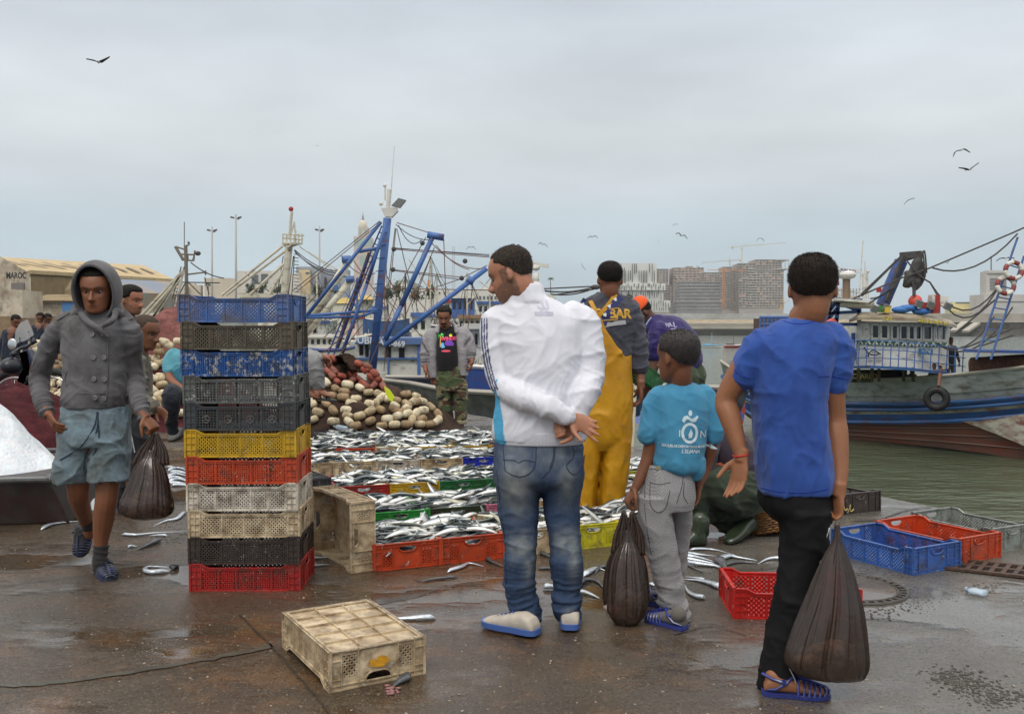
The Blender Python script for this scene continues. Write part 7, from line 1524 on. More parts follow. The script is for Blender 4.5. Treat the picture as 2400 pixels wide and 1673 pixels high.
# mosque tower
D = 1750; m_t = thing('minaret', 'tall pinkish square minaret with green tile bands and a small dome', 'minaret', (at(849,768, D).x, D, .4)); PK = mat('minaret_stone', rgb(206,186,172), .9, col2=rgb(190,168,154), nscale=.03); GN = mat('minaret_tile', rgb(146,170,158), .8)
mb = MB(); bx(mb, 830,870,556,768, D, 30); bx(mb, 839,862,533,556, D, 18, off=6); 
for x in np.arange(830,870,2.2): bx(mb, x, x+1.3,553.5,556.5, D, 1.2)
for x in np.arange(839,862,1.8): bx(mb, x, x+1.0,531,533.5, D, 1.2, off=6)
mb.build('tower', PK, m_t); mb = MB(); bx(mb, 830.5,869.5,560,577, D, .6, off=-.5); bx(mb, 843,857,598,622, D, .6, off=-.5); bx(mb, 842,847,537,553, D, .6, off=5.6); bx(mb, 854,859,537,553, D, .6, off=5.6); mb.build('tile_band', GN, m_t)
mb = MB(); c = at(850.5,530, D+12); mb.ball(c, (8,8,11.5), 20,12); mb.build('dome', mat('dome_ribbed', rgb(216,204,180), .8), m_t, smooth=True); mb = MB(); mb.tube([at(850.5,520, D+12), at(850.5,496, D+12)], [.9,.3], 6); [mb.ball(at(850.5, y, D+12), r) for y, r in ((514,2.6),(509,2.0),(505,1.4))]; mb.build('finial', mat('finial', rgb(120,116,110), .6), m_t)
mb = MB(); [bx(mb, x, x+2, y, y+5, D, .6, off=-.6) for x, y in ((838,602),(846,604),(850,604),(859,602),(846,640),(852,640))]; tag(mb.build('arched_windows', mat('window_taupe', rgb(150,140,128), .8), m_t))  # plain taupe plates on the tower face for its windows
def simple_bld(lab, D, blocks, wallc, wins=(), winc=rgb(96,100,104), roof=None, cat='building', name='building', roofs=()):
    b = thing(name, lab, cat, (at(blocks[0][0], 768, D).x, D, .3)); mb = MB(); [bx(mb, x0, x1, y0, y1, D, (x1-x0)*D/2200*.6, off=dy+i*.03) for i, (x0, x1, y0, y1, dy) in enumerate(blocks)]
    mb.build('wall', mat('wall_'+lab[:16], wallc, .85, col2=tuple(c*.88 for c in wallc), nscale=.2), b); wm = MB()
    for x0, x1, y0, y1, dy in wins: bx(wm, x0, x1, y0, y1, D, .2, off=dy-.12)
    if wins: wm.build('window_row', mat('glass_'+lab[:16], winc, .25), b)
    rm = MB()
    for (x0, x1, ye, xr0, xr1, yr) in roofs:
        w = (x1-x0)*D/2200*.6; a = at(x0, ye, D-.3); c = at(x1, ye, D-.3); r0 = at(xr0, yr, D); r1 = at(xr1, yr, D); dz = r0.z-a.z; r0.y = r1.y = D+w*.5
        e = .15; bk = V3((0, w+.6,0)); rm.add([a, c, r1, r0, a+bk, c+bk], [(0,1,2,3),(5,4,3,2),(0,3,4),(1,5,2),(0,4,5,1)])
    if roofs: rm.build('roof', mat('roof_'+lab[:16], roof, .8, col2=tuple(c*.8 for c in roof), nscale=.5), b)
    return b
simple_bld('modern grey and beige office block with tall window slots behind the tall stack', 260, [(695,752,625,768,0),(703,727,640,768,-1),(752,815,632,768,6)], rgb(152,158,168), [(700,728,631,640,-1.1),(705,708,642,680,-1.1),(724,726,642,680,-1.1)])
simple_bld('beige-fronted slab with glazed slots beside the grey office block', 258, [(701,726,632,768,0)], rgb(206,186,150), [(702,705,640,690,0),(716,725,638,642,0)])
simple_bld('long white low building left of the grey office block', 250, [(555,664,635,768,0),(664,700,640,768,2)], rgb(206,202,192), [(590,605,644,665,0),(612,628,642,664,0)]); 
simple_bld('white house with a yellow hipped roof behind the blue mast legs', 150, [(777,833,710,790,0),(838,872,700,790,1)], rgb(214,208,192), [(858,862,704,714,1),(850,853,704,712,1)], roof=rgb(196,170,104), roofs=[(774,836,711,800,815,697),(833,876,702,845,862,692)])
simple_bld('white apartment block with blue-grey windows right of the minaret foot', 330, [(800,826,655,768,0),(872,900,668,768,0)], rgb(196,200,204), [(803,812,662,668,0),(803,812,674,680,0),(803,812,686,692,0),(876,896,674,677,0)])
simple_bld('long white warehouse with a row of windows behind the blue boat', 300, [(880,1195,678,768,0),(1130,1150,672,680,4),(905,955,664,768,6)], rgb(206,204,196), [(x, x+5,694,702,0) for x in range(1060,1190,9)]+[(x, x+4,684,690,0) for x in range(920,1050,12)])
simple_bld('old fortress-like brown building with a green roof in the far town', 900, [(915,975,663,768,0)], rgb(156,142,122), [], roof=rgb(120,132,122), roofs=[(912,990,672,930,960,655)])
simple_bld('pale town houses far off above the warehouse roofs at left', 420, [(400,440,672,768,0),(425,455,664,768,4),(440,470,668,768,2),(480,552,652,768,0)], rgb(196,184,166), [(x, x+3, y, y+4,0) for x in range(404,438,7) for y in (676,684)])
sb = simple_bld('grey silo tower block with louvres at the right edge', 520, [(2305,2420,690,770,0),(2310,2360,636,770,2),(2316,2356,634,640,1)], rgb(196,192,186), [(2320,2358,652+i*3.4,654+i*3.4,2) for i in range(9)]+[(2320,2400,706,709,0)], rgb(110,110,110)); mb = MB(); mb.bar(at(2323,600,522), at(2323,636,522), .5,.5); mb.bar(at(2321,606,522), at(2325,606,522), .3,.3); mb.build('antenna', mat('antenna_grey', rgb(110,110,112), .6), sb)
simple_bld('low yellow and cream buildings beyond the wheelhouse at right', 540, [(2228,2262,716,770,0),(2232,2298,708,770,3),(2298,2312,704,770,0),(2240,2320,728,770,-4)], rgb(218,206,156), [(2240,2296,708,711,2.9)])
strip_('quay_wall', 'dark rocky quay wall with a pale ramp behind the trawler at right', [(430,-3,0),(438,.8,0),(438.5,4.0,1),(452,4.4,1),(453,8.2,1)], 178,420, [mat('rock_armour', rgb(72,68,60), .9, col2=rgb(40,38,34), nscale=.5, bump=.4, bscale=1.2), CONC], 'quay wall')
for xa, ya, xb, yb in ((2234,776,2262,755),(2262,777,2290,758)): mb = MB(); mb.bar(at(xa, ya, 428), at(xb, yb, 436), 3,1.0); tag(mb.build('boat_ramp', mat('pale_ramp', rgb(168,162,150), .8)), 'pale sloping ramp against the dark wall, '+('nearer the wheelhouse' if xa < 2240 else 'nearer the blue ladder'), 'ramp')
# warehouses at left, with corrugated roofs
def corr(name, c, sc, col2=None, axis='X'):
    m = mat(name, c, .75, col2=col2 or tuple(x*.8 for x in c), nscale=.35, dirt=tuple(x*.55 for x in c), dirt_amt=.35, dscale=.8); t = m.node_tree; w = t.nodes.new('ShaderNodeTexWave'); w.bands_direction = axis; w.inputs['Scale'].default_value = sc
    tx = t.nodes.new('ShaderNodeTexCoord'); b = t.nodes.new('ShaderNodeBump'); b.inputs['Distance'].default_value = .05; t.links.new(tx.outputs['Object'], w.inputs[0]); t.links.new(w.outputs['Fac'], b.inputs['Height']); t.links.new(b.outputs[0], t.nodes['Principled BSDF'].inputs['Normal']); return m
WR = corr('roof_tan', rgb(206,182,138), 1.5); WBn = corr('wall_corrugated_tan', rgb(152,130,92), 2.2); WW = mat('white_stucco', rgb(206,196,176), .9, col2=rgb(176,162,140), nscale=.4, dirt=rgb(110,96,80), dirt_amt=.5, dscale=.7)
wh = thing('warehouse', 'old warehouse with a tan corrugated roof and white gable reading MAROC', 'warehouse', (at(200,768,100).x, 100,0))
P_ = lambda x, y, D: at(x, y, D)
mb = MB(); mb.add([P_(-140,594,112), P_(337,622,150), P_(412,657,128), P_(70,637,88)], [(0,1,2,3)]); mb.add([P_(-140,594,112)+V3((0,0,-.35)), P_(337,622,150)+V3((0,0,-.35)), P_(412,657,128)+V3((0,0,-.35)), P_(70,637,88)+V3((0,0,-.35))], [(3,2,1,0)])
mb.bar(P_(70,637.5,88), P_(412,657.5,128), .3,.35); mb.build('roof', WR, wh); mb = MB()
for i in range(9): t = .15+i*.095; a = P_(-140,594,112).lerp(P_(337,622,150), t); b = P_(70,637,88).lerp(P_(412,657,128), t); u = a.lerp(b, .28); v = a.lerp(b, .62); w = (P_(337,622,150)-P_(-140,594,112)).normalized()*.9; up = V3((0,0,.06)); mb.add([u+up, u+w+up, v+w+up, v+up], [(0,1,2,3)])
mb.build('skylights', mat('skylight_grime', rgb(120,108,88), .6), wh)
mb = MB(); a, b = P_(72,640,88.3), P_(412,659,128.3); z1 = a.z-3.2; mb.add([a, b, V3((b.x, b.y, b.z-3.2)), V3((a.x, a.y, z1-0.3))], [(0,1,2,3)]); mb.build('upper_wall', WBn, wh)
mb = MB(); g0, g1, g2 = P_(-140,594,112), P_(26,616,90.5), P_(72,639,88.1)
mb.add([g1+V3((-6,1,3.2)), P_(72,641,88.2), V3((P_(72,641,88.2).x, 88.2,0)), V3((g1.x-6,91.5,0))], [(0,1,2,3)]); a2 = V3((a.x, a.y+.2, a.z-3.4)); b2 = V3((b.x, b.y+.2, b.z-3.3)); mb.add([a2, b2, V3((b2.x, b2.y, 0)), V3((a2.x, a2.y, 0))], [(0,1,2,3)])
mb.build('lower_wall', WW, wh); mb = MB(); put_text(mb, 'MAROC', .80, P_(38,646.5,87.6),(1,-.02,0),(0,0,1), bold=.02, sx=.66, ext=.02, align='CENTER'); mb.build('lettering', mat('black_letter', (.02,.02,.02), .7), wh)
mb = MB(); bx(mb, 26,55,663,678,87.5,.3); mb.build('window', WIN, wh)
s2 = thing('shed', 'smaller shed with a blue-grey striped metal roof behind the navy jacket', 'shed', (at(350,768,80).x, 80,0)); mb = MB(); r0, r1, e0, e1 = P_(278,654,84), P_(428,661,104), P_(297,685,76), P_(432,690,92); l0 = P_(266,682,90); mb.add([r0, r1, e1, e0], [(0,1,2,3)]); mb.add([r0, r1, P_(415,686,118), l0], [(3,2,1,0)])
mb.build('roof', mat('roof_bluegrey', rgb(120,130,146), .6, col2=rgb(150,134,112), nscale=.22, lo=.52, hi=.58, stretch=(1,1,.02)), s2); mb = MB(); mb.add([l0, r0, e0, V3((e0.x, e0.y, 3.6)), V3((l0.x, l0.y, 3.6))], [(0,1,2,3,4)]); mb.build('gable', WBn, s2)
mb = MB(); mb.add([e0, e1, V3((e1.x, e1.y, 2.9)), V3((e0.x, e0.y, 3.1))], [(0,1,2,3)]); mb.build('upper_wall', corr('striped_sheet', rgb(136,142,144), .8, rgb(150,120,80)), s2); mb = MB(); mb.add([V3((e0.x, e0.y-.05,3.1)), V3((e1.x, e1.y-.05,2.9)), V3((e1.x, e1.y-.05,0)), V3((e0.x, e0.y-.05,0))], [(0,1,2,3)]); mb.add([V3((l0.x, l0.y, 3.6)), V3((e0.x, e0.y, 3.6)), V3((e0.x, e0.y, 0)), V3((l0.x, l0.y, 0))], [(0,1,2,3)]); mb.build('lower_wall', WW, s2)
s3 = thing('shed', 'small gabled corrugated lean-to between the warehouse and the blue-grey shed', 'shed', (at(190,768,80).x, 80,0)); mb = MB(); mb.add([P_(170,652,82), P_(152,680,82), V3((P_(152,682,82).x, 82,0)), V3((P_(190,682,78).x, 78,0)), P_(192,672,78)], [(0,1,2,3,4)]); mb.add([P_(170,652,82), P_(280,655,96), P_(290,682,88), P_(192,672,78)], [(0,1,2,3)]); mb.build('wall', WBn, s3)
s4 = thing('shed', 'low white building with a blue door at the foot of the warehouse', 'shed', (at(120,768,62).x, 62,0)); mb = MB(); bx(mb, 70,188,706,790,62,5); mb.build('wall', WW, s4); mb = MB(); mb.add([P_(66,704,61.5), P_(190,704,61.5), P_(160,690,66), P_(110,690,66)], [(0,1,2,3)]); mb.build('roof', WBn, s4); mb = MB(); bx(mb, 146,176,709,732,61.7,.3); mb.build('door', mat('door_blue', rgb(70,120,170), .6), s4)
for k in range(4): mb = MB(); bx(mb, 108+k*9,110+k*9,711,713,61.9,.2); mb.build('window', WIN, s4)
wl_ = thing('low_wall', 'weathered tan masonry wall running along the left quay', 'wall', (at(90,768,50).x, 50,0)); mb = MB(); bx(mb, -60,470,741,812,50,1.2); mb.build('masonry', mat('tan_masonry', rgb(146,124,96), .9, col2=rgb(108,92,74), nscale=.9, bump=.05, bscale=3), wl_)
mb = MB(); bx(mb, 24,52,680,745,46,2); tag(mb.build('broken_wall', WW), 'broken white wall stub at the left edge', 'wall')
# lamp masts, lattice masts, trees
def lamp_mast(x, y0, D, lab, k=1):
    m = thing('floodlight_mast', lab, 'light mast', (at(x, 768, D).x, D, .4)); MC = mat('mast_concrete', rgb(168,166,160), .8); s = D/2200; mb = MB(); b = at(x, 768, D); b.z = .4; mb.tube([b, at(x, y0, D)], [3.3*s*k, 2.0*s*k], 8); mb.build('mast', MC, m, smooth=True); mb = MB(); w = 11*k
    mb.bar(at(x-w, y0+8, D), at(x+w, y0+9, D), s*1.4, s*1.6); mb.bar(at(x, y0-1, D), at(x, y0+9, D), s*1.4, s*1.4); [mb.box(at(x+dx, y0+dy, D),(s*4, s*3, s*3), rot=Matrix.Rotation(.4,3, 'X')) for dx, dy in ((-w, 6),(-w+4,7),(w-4,7),(w, 6),(w*.5,10))]
    mb.build('lamp_head', mat('lamp_dark', rgb(80,80,82), .5), m)
lamp_mast(553,503,210, 'tallest concrete floodlight mast, left of the cream ship mast'); lamp_mast(497,533,240, 'shorter floodlight mast left of the tallest one', .9); lamp_mast(749,532,280, 'floodlight mast right of the cream ship mast', .8)
def lattice_mast(x, y0, y1, D, lab, col, w=2.4):
    mb = MB(); s = D/2200
    for dx in (-w, w): mb.bar(at(x+dx, y0, D), at(x+dx*1.6, y1, D), s*.6, s*.6)
    y = y0
    while y < y1-4: mb.bar(at(x-w, y, D), at(x+w, y+5, D), s*.4, s*.4); mb.bar(at(x+w, y, D), at(x-w, y+5, D), s*.4, s*.4); y += 5
    tag(mb.build('lattice_mast', mat('latt_'+lab[:6], col, .6)), lab, 'mast')
lattice_mast(1063,578,760,420, 'grey lattice radio mast behind the camouflage-trousered person', rgb(160,160,158)); lattice_mast(1011,605,760,300, 'dark lattice crane tower with an orange section', rgb(110,104,100)); mb = MB(); bx(mb, 1003,1009,657,686,299,1); tag(mb.build('orange_mast', mat('orange_paint', rgb(214,130,50), .6)), 'orange mast section beside the dark lattice tower', 'mast')
LF = mat('leaves', (.05,.085,.03), .8, col2=(.025,.045,.018), nscale=2); TRK = mat('bark', (.09,.07,.05), .9)
def tree(x, y0, y1, D, w, lab, dens=420, palm=False, seed=0):
    rr = random.Random(seed); s = D/2200; t = thing('palm_tree' if palm else 'tree', lab, 'tree', (at(x, 768, D).x, D, .4)); b = at(x, 768, D); b.z = .4; top = at(x, y0+(y1-y0)*.4, D); mb = MB(); mb.tube([b, (b+top)/2+V3((.2,0,0)), top], [s*1.6, s*1.2, s*.8], 6)
    if not palm: [mb.tube([top-V3((0,0, s*6)), top+V3((rr.uniform(-1,1)*w*s*.6, rr.uniform(-1,1)*w*s*.5, rr.uniform(0,5)*s))], [s*.8, s*.3], 5) for _ in range(5)]
    mb.build('trunk', TRK, t); mb = MB(); H = (y1-y0)*s
    if palm:
        for i in range(26):
            a = rr.uniform(0,6.28); u = rr.uniform(-.2,.9); d = V3((cs(a), sn(a), u)); L_ = w*s*rr.uniform(.7,1); pts = [top+d*L_*k/4+V3((0,0,-L_*.55*(k/4)**2)) for k in range(5)]
            for p, q_ in zip(pts, pts[1:]): mb.bar(p, q_, s*1.3, s*.25)
    else:
        c = [V3((rr.gauss(0,.42)*w*s, rr.gauss(0,.3)*w*s, rr.uniform(.1,.95)*H)) for _ in range(9)]; z0 = at(x, y1, D)
        for i in range(dens):
            k = rr.choice(c); p = z0+k+V3((rr.gauss(0,1)*w*s*.20, rr.gauss(0,1)*w*s*.2, rr.gauss(0,1)*H*.14)); r = s*rr.uniform(1.1,2.6); n = V3((rr.gauss(0,1), rr.gauss(0,1), rr.gauss(0,1))).normalized(); u = n.orthogonal().normalized()*r; v = n.cross(u)
            mb.add([p-u, p+v*.6, p+u, p-v*.6], [(0,1,2,3)])
    mb.build('crown', LF, t)
for i, (x, y0, y1, D, w, lab) in enumerate(((590,668,692,240,12, 'dark green bush before the long white building, nearest the floodlight masts'),(612,664,692,242,12, 'bushy tree left of the cream mast struts'),(650,668,692,238,16, 'wide bush behind the cream mast'),(745,672,700,150,10, 'green tree just right of the stack top'),(790,676,704,152,12, 'tree left of the yellow-roofed house'),
    (905,672,700,160,14, 'rounded tree right of the big blue mast'),(935,668,702,165,14, 'tree behind the first boom of the blue boat'),(975,680,708,158,20, 'broad dark tree behind the second boom'),(1010,672,700,170,10, 'small tree beside the lattice tower'),(1472,690,716,600,16, 'dark tree in front of the white striped building'),(385,722,745,48,16, 'grey-green shrub against the tan wall'))): tree(x, y0, y1, D, w, lab, 700, False, i)
tree(1290,622,700,330,9, 'tall palm between the white jacket and the overalls', palm=True, seed=5); tree(488,648,690,300,10, 'palm by the shorter floodlight mast', palm=True, seed=9); tree(895,655,700,200,9, 'palm behind the blue mast', palm=True, seed=12)
# small rowing boats at the far moorings
def small_boat(x0, x1, y, D, hull, inner, lab, extra=None, flip=False):
    b = thing('rowing_boat', lab, 'boat', (at((x0+x1)/2,768, D).x, D, WZ)); s = D/2200; L_ = (x1-x0)*s; H = 6.5*s; sg = -1 if flip else 1; xc = at((x0+x1)/2,768, D).x
    rg = []
    for t in np.linspace(-1,1,13): w = .75*(1-max(0, t)**3*.98)*(1-.3*max(0,-t)**4); z = H*(.8+.45*max(0, t)**2); rg.append([V3((xc+sg*t*L_/2, D+w*a, WZ-.2+(z+.2)*bb)) for a, bb in ((-1,1),(-.85,.4),(-.4,0),(.4,0),(.85,.4),(1,1),(.85,.98),(.6,.55),(-.6,.55),(-.85,.98))])
    mb = MB(); mb.loft(rg); mb.build('hull', mat('hull_'+lab[:12], hull, .5), b, smooth=False); mb = MB(); mb.tube([r_[0]+V3((0,-.02,.03)) for r_ in rg], .07,5); mb.tube([r_[5]+V3((0,.02,.03)) for r_ in rg], .07,5); mb.build('gunwale', mat('gun_'+lab[:12], inner, .5), b); mb = MB(); [mb.box((xc+sg*t*L_/2, D, WZ+H*.62),(.25,1.2,.06)) for t in (-.4,0,.4)]
    if extra: mb.bar(at((x0+x1)/2, y-12, D), V3((xc, D, WZ)), .08,.08); mb.box(V3((xc-L_*.2, D, WZ+H)),(L_*.35,1.1,.5))
    mb.build('bench', mat('bench_'+lab[:12], extra or inner, .6), b)
small_boat(1612,1641,790,185, rgb(210,200,190), rgb(170,50,40), 'cream and red rowing boat farthest left at the far mooring', rgb(120,110,100)); small_boat(1592,1618,786,190, rgb(190,60,50), rgb(220,215,205), 'red and white rowing boat half behind the stooping person', rgb(200,200,196))
small_boat(1643,1694,792,182, rgb(218,218,212), rgb(110,160,190), 'white rowing boat with a pale blue cover at the far mooring', rgb(120,176,206)); small_boat(1699,1741,792,182, rgb(150,50,54), rgb(220,214,204), 'dark red rowing boat with a white gunwale at the far mooring', rgb(90,50,50)); small_boat(1742,1790,792,180, rgb(150,146,80), rgb(120,110,70), 'olive yellow rowing boat nearest the blue shoulder at the far mooring'); small_boat(1752,1780,774,260, rgb(205,190,180), rgb(180,120,110), 'small pale launch under the tidal wall')
# ------------------------------------------------------------------ fishing boats
def paint_m(n, c, wear=.4, d=None): return mat('paint_'+n, c, .5, col2=tuple(x*.8 for x in c), nscale=1.5, dirt=d or rgb(96,62,44), dirt_amt=wear, dscale=3.2, stretch=(.6,.6,1.6), bump=.004, bscale=14)
BLU = paint_m('mast_blue', rgb(70,108,168), .28); CRM = paint_m('mast_cream', rgb(206,200,180), .3); WHT = paint_m('cabin_white', rgb(222,219,208), .22); GRY = paint_m('hull_grey', rgb(164,170,166), .45, rgb(92,88,74)); BRN = mat('hull_antifoul', rgb(122,84,72), .6, col2=rgb(98,80,72), nscale=.7, dirt=rgb(124,62,46), dirt_amt=.5, dscale=1.2, stretch=(.4,.4,2)); HBL = paint_m('hull_blue', rgb(56,100,156), .35); RST = mat('rope_rust', rgb(120,84,70), .9); RPG = mat('rope_grey', rgb(76,72,70), .9); DRKM = mat('dark_gear', rgb(48,46,46), .7, col2=rgb(80,76,72), nscale=3); RED = paint_m('red', rgb(170,48,40), .2); NAVY = paint_m('deck_blue', rgb(50,80,142), .3); GLS = mat('cabin_glass', rgb(38,42,46), .12); SLV = mat('lamp_grey', rgb(110,112,108), .45)
def rig(mb, lines, D, r=.014, sg=0):
    for l in lines:
        x0, y0, x1, y1 = l[:4]; s_ = l[4] if len(l) > 4 else sg; mb.tube(sag(at(x0, y0, D), at(x1, y1, D+(l[5] if len(l) > 5 else 0)), s_, 8 if s_ else 1), r, 5, cap=False)
def stk(mb, x0, y0, x1, y1, r, D, D1=None, n=10): mb.tube([at(x0, y0, D), at(x1, y1, D1 or D)], r, n)
def hull(boat, rows, bands, beam, Dw, mats, deck=None, tip=True):
    # rows: stations [(x per band...)] as bearings; Dw: distance per station at the waterline
    mb = MB(); near = []
    for (xs, ys), dw in zip(rows, Dw): near.append([at(x, y, dw-bo) for x, y, bo in zip(xs, ys, bands)])
    for k in range(len(bands)-1): mb.loft([[st[k], st[k+1]] for st in near], m=mats[1][k], cap=False, closed=False)
    d = (near[-1][0]-near[0][0]); nn = V3((-d.y, d.x, 0)).normalized(); nn = nn if nn.y > 0 else -nn
    far = [[p+nn*beam*min(1,.12+(i/(len(near)-1))*3.2) for p in st] for i, st in enumerate(near)]
    mb.loft([[st[0], st[-1]] for st in far], m=mats[1][0], cap=False, closed=False); mb.loft([[a[0], b[0]] for a, b in zip([near[0]], [far[0]])]+[[near[0][-1], far[0][-1]]], m=mats[1][0], cap=False, closed=False)
    mb.build('hull', mats[0], boat); mb = MB(); dz = V3((0,0,-.55)); mb.loft([[a[0]+dz+nn*.08, b[0]+dz-nn*.08] for a, b in zip(near, far)], cap=False, closed=False); mb.build('deck', deck or NAVY, boat)
    mb = MB(); mb.tube([st[0]+V3((0,0,.03)) for st in near], .055,6); mb.tube([st[0]+V3((0,0,.03)) for st in far], .055,6); mb.build('gunwale', mat('gunwale_pale', rgb(176,170,156), .6), boat); return near, far, nn
# ---- the trawler at right
D = 30; tb = thing('trawler', 'large weathered grey, blue and brown wooden trawler with a white wheelhouse at right', 'trawler', (13,30, WZ)); sx = [1688,1716,1760,1860,1987,2100,2200,2290,2372,2480,2600]
gw = [847,866,884,893,893.5,890,883,875,866,852,834]; b1 = [880,905,925,940,945,946,944,938,931,918,900]; w1 = [892,918,940,955,959,960,958,952,945,932,914]; b2 = [900,930,952,966,970,971,969,964,957,944,926]; br = [918,948,974,984,988,989,987,982,974,960,942]; wlv = [946,975,1004,1018,1029,1040,1050,1062,1075,1092,1112]
rows = [([x, x+8, x+12, x+14, x+22, x+48] if i == 0 else [x, x+4, x+6, x+8, x+12, x+(34 if i < 3 else 16)], [g_, a, b, c, d, w]) for i, (x, g_, a, b, c, d, w) in enumerate(zip(sx, gw, b1, w1, b2, br, wlv))]
Dw = [37.5,37.0,36.2,34.8,32.7,31.0,29.6,28.6,27.8,26.6,25.4]
near, far, nn = hull(tb, rows, [.40,.27,.25,.23,.20,0], 5.5, Dw, ([GRY, HBL, paint_m('hull_white', rgb(206,202,186), .55, rgb(120,52,40)), BRN], [0,1,2,1,3]), deck=DRKM)
mb = MB()
for k, o_ in ((1,.10),(2,.05),(4,.10)): mb.tube([st[k]+V3((-.1,-.12,0))*1 for st in near], .05+o_*.2,6)
mb.build('rubbing_strake', HBL, tb); mb = MB()
for t in (.25,.5,.75): mb.tube([st[4].lerp(st[5], t)+V3((-.02,-.04,0)) for st in near], .016,5)
mb.build('plank_line', mat('plank_pale', rgb(140,112,100), .6), tb); mb = MB(); fx = lambda x, y, o: at(x, y, float(np.interp(x, sx, Dw))-o); mb.loft([[fx(x, a, .30), fx(x, b, .18)] for x, a, b in ((2254,986,987),(2300,982,1004),(2340,977,1019),(2373,974,1033),(2440,966,1062),(2520,954,1090))], cap=False, closed=False); mb.build('white_bow_panel', MATS['paint_hull_white'], tb)
xD = lambda x: 32.9-(x-1990)*.0115
mb = MB(); fl = [(2008,31.6),(2030,30.6),(2085,30.0),(2150,29.9),(2195,30.3),(2226,31.4)]
def wallstrip(y0, y1, yy0=None, yy1=None, dd=0, x0=0): return [[at(x, y0+(x-2008)*.030, d+dd), at(x+x0, y1+(x-2008)*.0, d+dd)] for x, d in fl]
mb.loft(wallstrip(752,864, x0=0), cap=False, closed=False); c_ = [at(x, 757, d) for x, d in fl]; bk = [p+V3((.8,3.4,0)) for p in c_]; mb.loft([[a, V3((a.x, a.y, at(x, 864, d).z))] for a, (x, d) in zip(bk, fl)], cap=False, closed=False)
for i in (0,-1): mb.add([c_[i], bk[i], V3((bk[i].x, bk[i].y, at(2050,864,30).z)), V3((c_[i].x, c_[i].y, at(2050,864,30).z))], [(0,1,2,3)])
wh_ = mb.build('wheelhouse', WHT, tb); mb = MB(); FD = lambda x: float(np.interp(x, [a for a, b in fl], [b for a, b in fl]))
wins = [(2022,2037),(2045,2060),(2066,2081),(2091,2103),(2111,2126),(2131,2142),(2147,2158),(2165,2182),(2190,2199),(2205,2214)]
for a, b in wins:
    o_ = (a-2008)*.028; m2 = MB(); ya, yb = 761+o_, 791+o_*1.0
    m2.add([at(a, ya, FD(a)-.03), at(b, ya, FD(b)-.03), at(b, yb, FD(b)-.03), at(a, yb, FD(a)-.03)], [(0,1,2,3)]); w_ = m2.build('window', GLS, wh_); m3 = MB(); P4 = [at(a-1, ya-1, FD(a)-.05), at(b+1, ya-1, FD(b)-.05), at(b+1, yb+1, FD(b)-.05), at(a-1, yb+1, FD(a)-.05)]
    for p, q_ in zip(P4, P4[1:]+P4[:1]): m3.bar(p, q_, .05,.05)
    m3.build('window_frame', WHT, w_)
mb = MB(); mb.loft([[at(x, 796.5+(x-2008)*.03, d-.05), at(x, 808+(x-2008)*.03, d-.05)] for x, d in fl], cap=False, closed=False); gb = mb.build('green_band', paint_m('green', rgb(34,104,62), .15), wh_); mb = MB()
x = 2012
while x < 2222: o_ = (x-2008)*.03; mb.bar(at(x, 807+o_, FD(x)-.07), at(x+5.5,798+o_, FD(x+5)-.07), .05,.03, up=(0,1,0)); mb.bar(at(x+5.5,798+o_, FD(x+5)-.07), at(x+11,807+o_, FD(x+11)-.07), .05,.03, up=(0,1,0)); x += 17
mb.build('zigzag', WHT, gb); mb = MB(); roof = [(1990,750,31.6),(2010,744,30.2),(2085,744,29.3),(2150,748,29.2),(2210,756,29.6),(2243,763,31)]
mb.loft([[at(x, y+6, d), at(x, y-1, d), at(x+(2110-x)*.12, y-13, d+.8)] for x, y, d in roof], cap=False, closed=False); rp = [at(x+(2110-x)*.12, y-13, d+.8) for x, y, d in roof]; mb.loft([[p, p+V3((.6,3,0))] for p in rp], cap=False, closed=False); rf = mb.build('roof', paint_m('roof_cream', rgb(170,160,134), .5), wh_)
def script(mb, pts, D, r, sc=1.0): mb.tube(crv([at(x, y, D) for x, y in pts], 4), r, 5)
mb = MB(); dl = 29.0     # the boat's name, painted in flowing Arabic strokes along the roof edge
for pts in (((2222,754),(2219,758),(2212,757),(2210,753)),((2206,755),(2203,758),(2200,752),(2197,757),(2192,757)),((2190,750),(2189,757)),((2184,754),(2180,757),(2176,753),(2172,757)),((2168,747),(2167,756)),((2163,748),(2161,755),(2156,752),(2152,754)),((2084,742),(2080,750),(2074,749)),((2072,741),(2070,748)),((2090,743),(2086,750)),((2214,761),(2212,762)),((2198,761),(2196,761)),((2178,749),(2176,749)),((2158,747),(2156,747))): script(mb, pts, dl, .028)
mb.build('roof_lettering', mat('name_yellow', rgb(176,160,60), .6), rf); mb = MB()
for pts in (((2024,815),(2030,822),(2031,832),(2028,838)),((2026,814),(2034,826),(2036,836)),((2036,828),(2046,820),(2055,825),(2060,829),(2050,832),(2038,830)),((2030,836),(2036,831)),((2056,826),(2064,830)),((2045,825),(2047,826))): script(mb, pts, 30.15,.022)
mb.build('fish_emblem', mat('emblem_black', (.02,.02,.02), .6), wh_); mb = MB(); mb.prism([at(x, y, 29.8) for x, y in ((2154,816),(2187,819),(2186,832),(2153,829))], (0,.03,0)); pl_ = mb.build('name_board', paint_m('board', rgb(40,110,150), .1), wh_); mb = MB()
for pts in (((2182,821),(2178,824),(2174,821)),((2171,820),(2171,824)),((2167,822),(2163,824),(2160,820)),((2180,827),(2174,829),(2168,826)),((2164,826),(2158,827))): script(mb, pts, 29.75,.015)
mb.build('board_lettering', WHT, pl_)
mb = MB(); rl = [(1955,799,31.2),(1990,798,30.2),(2040,797,29.3),(2120,801,28.9),(2190,809,28.9),(2240,815,29.3),(2262,818,30)]
for dy, sc in ((0,1),(21,1.02),(41,1.05),(60,1.05)): mb.tube([at(x, y+dy, d) for x, y, d in rl], .017,6)
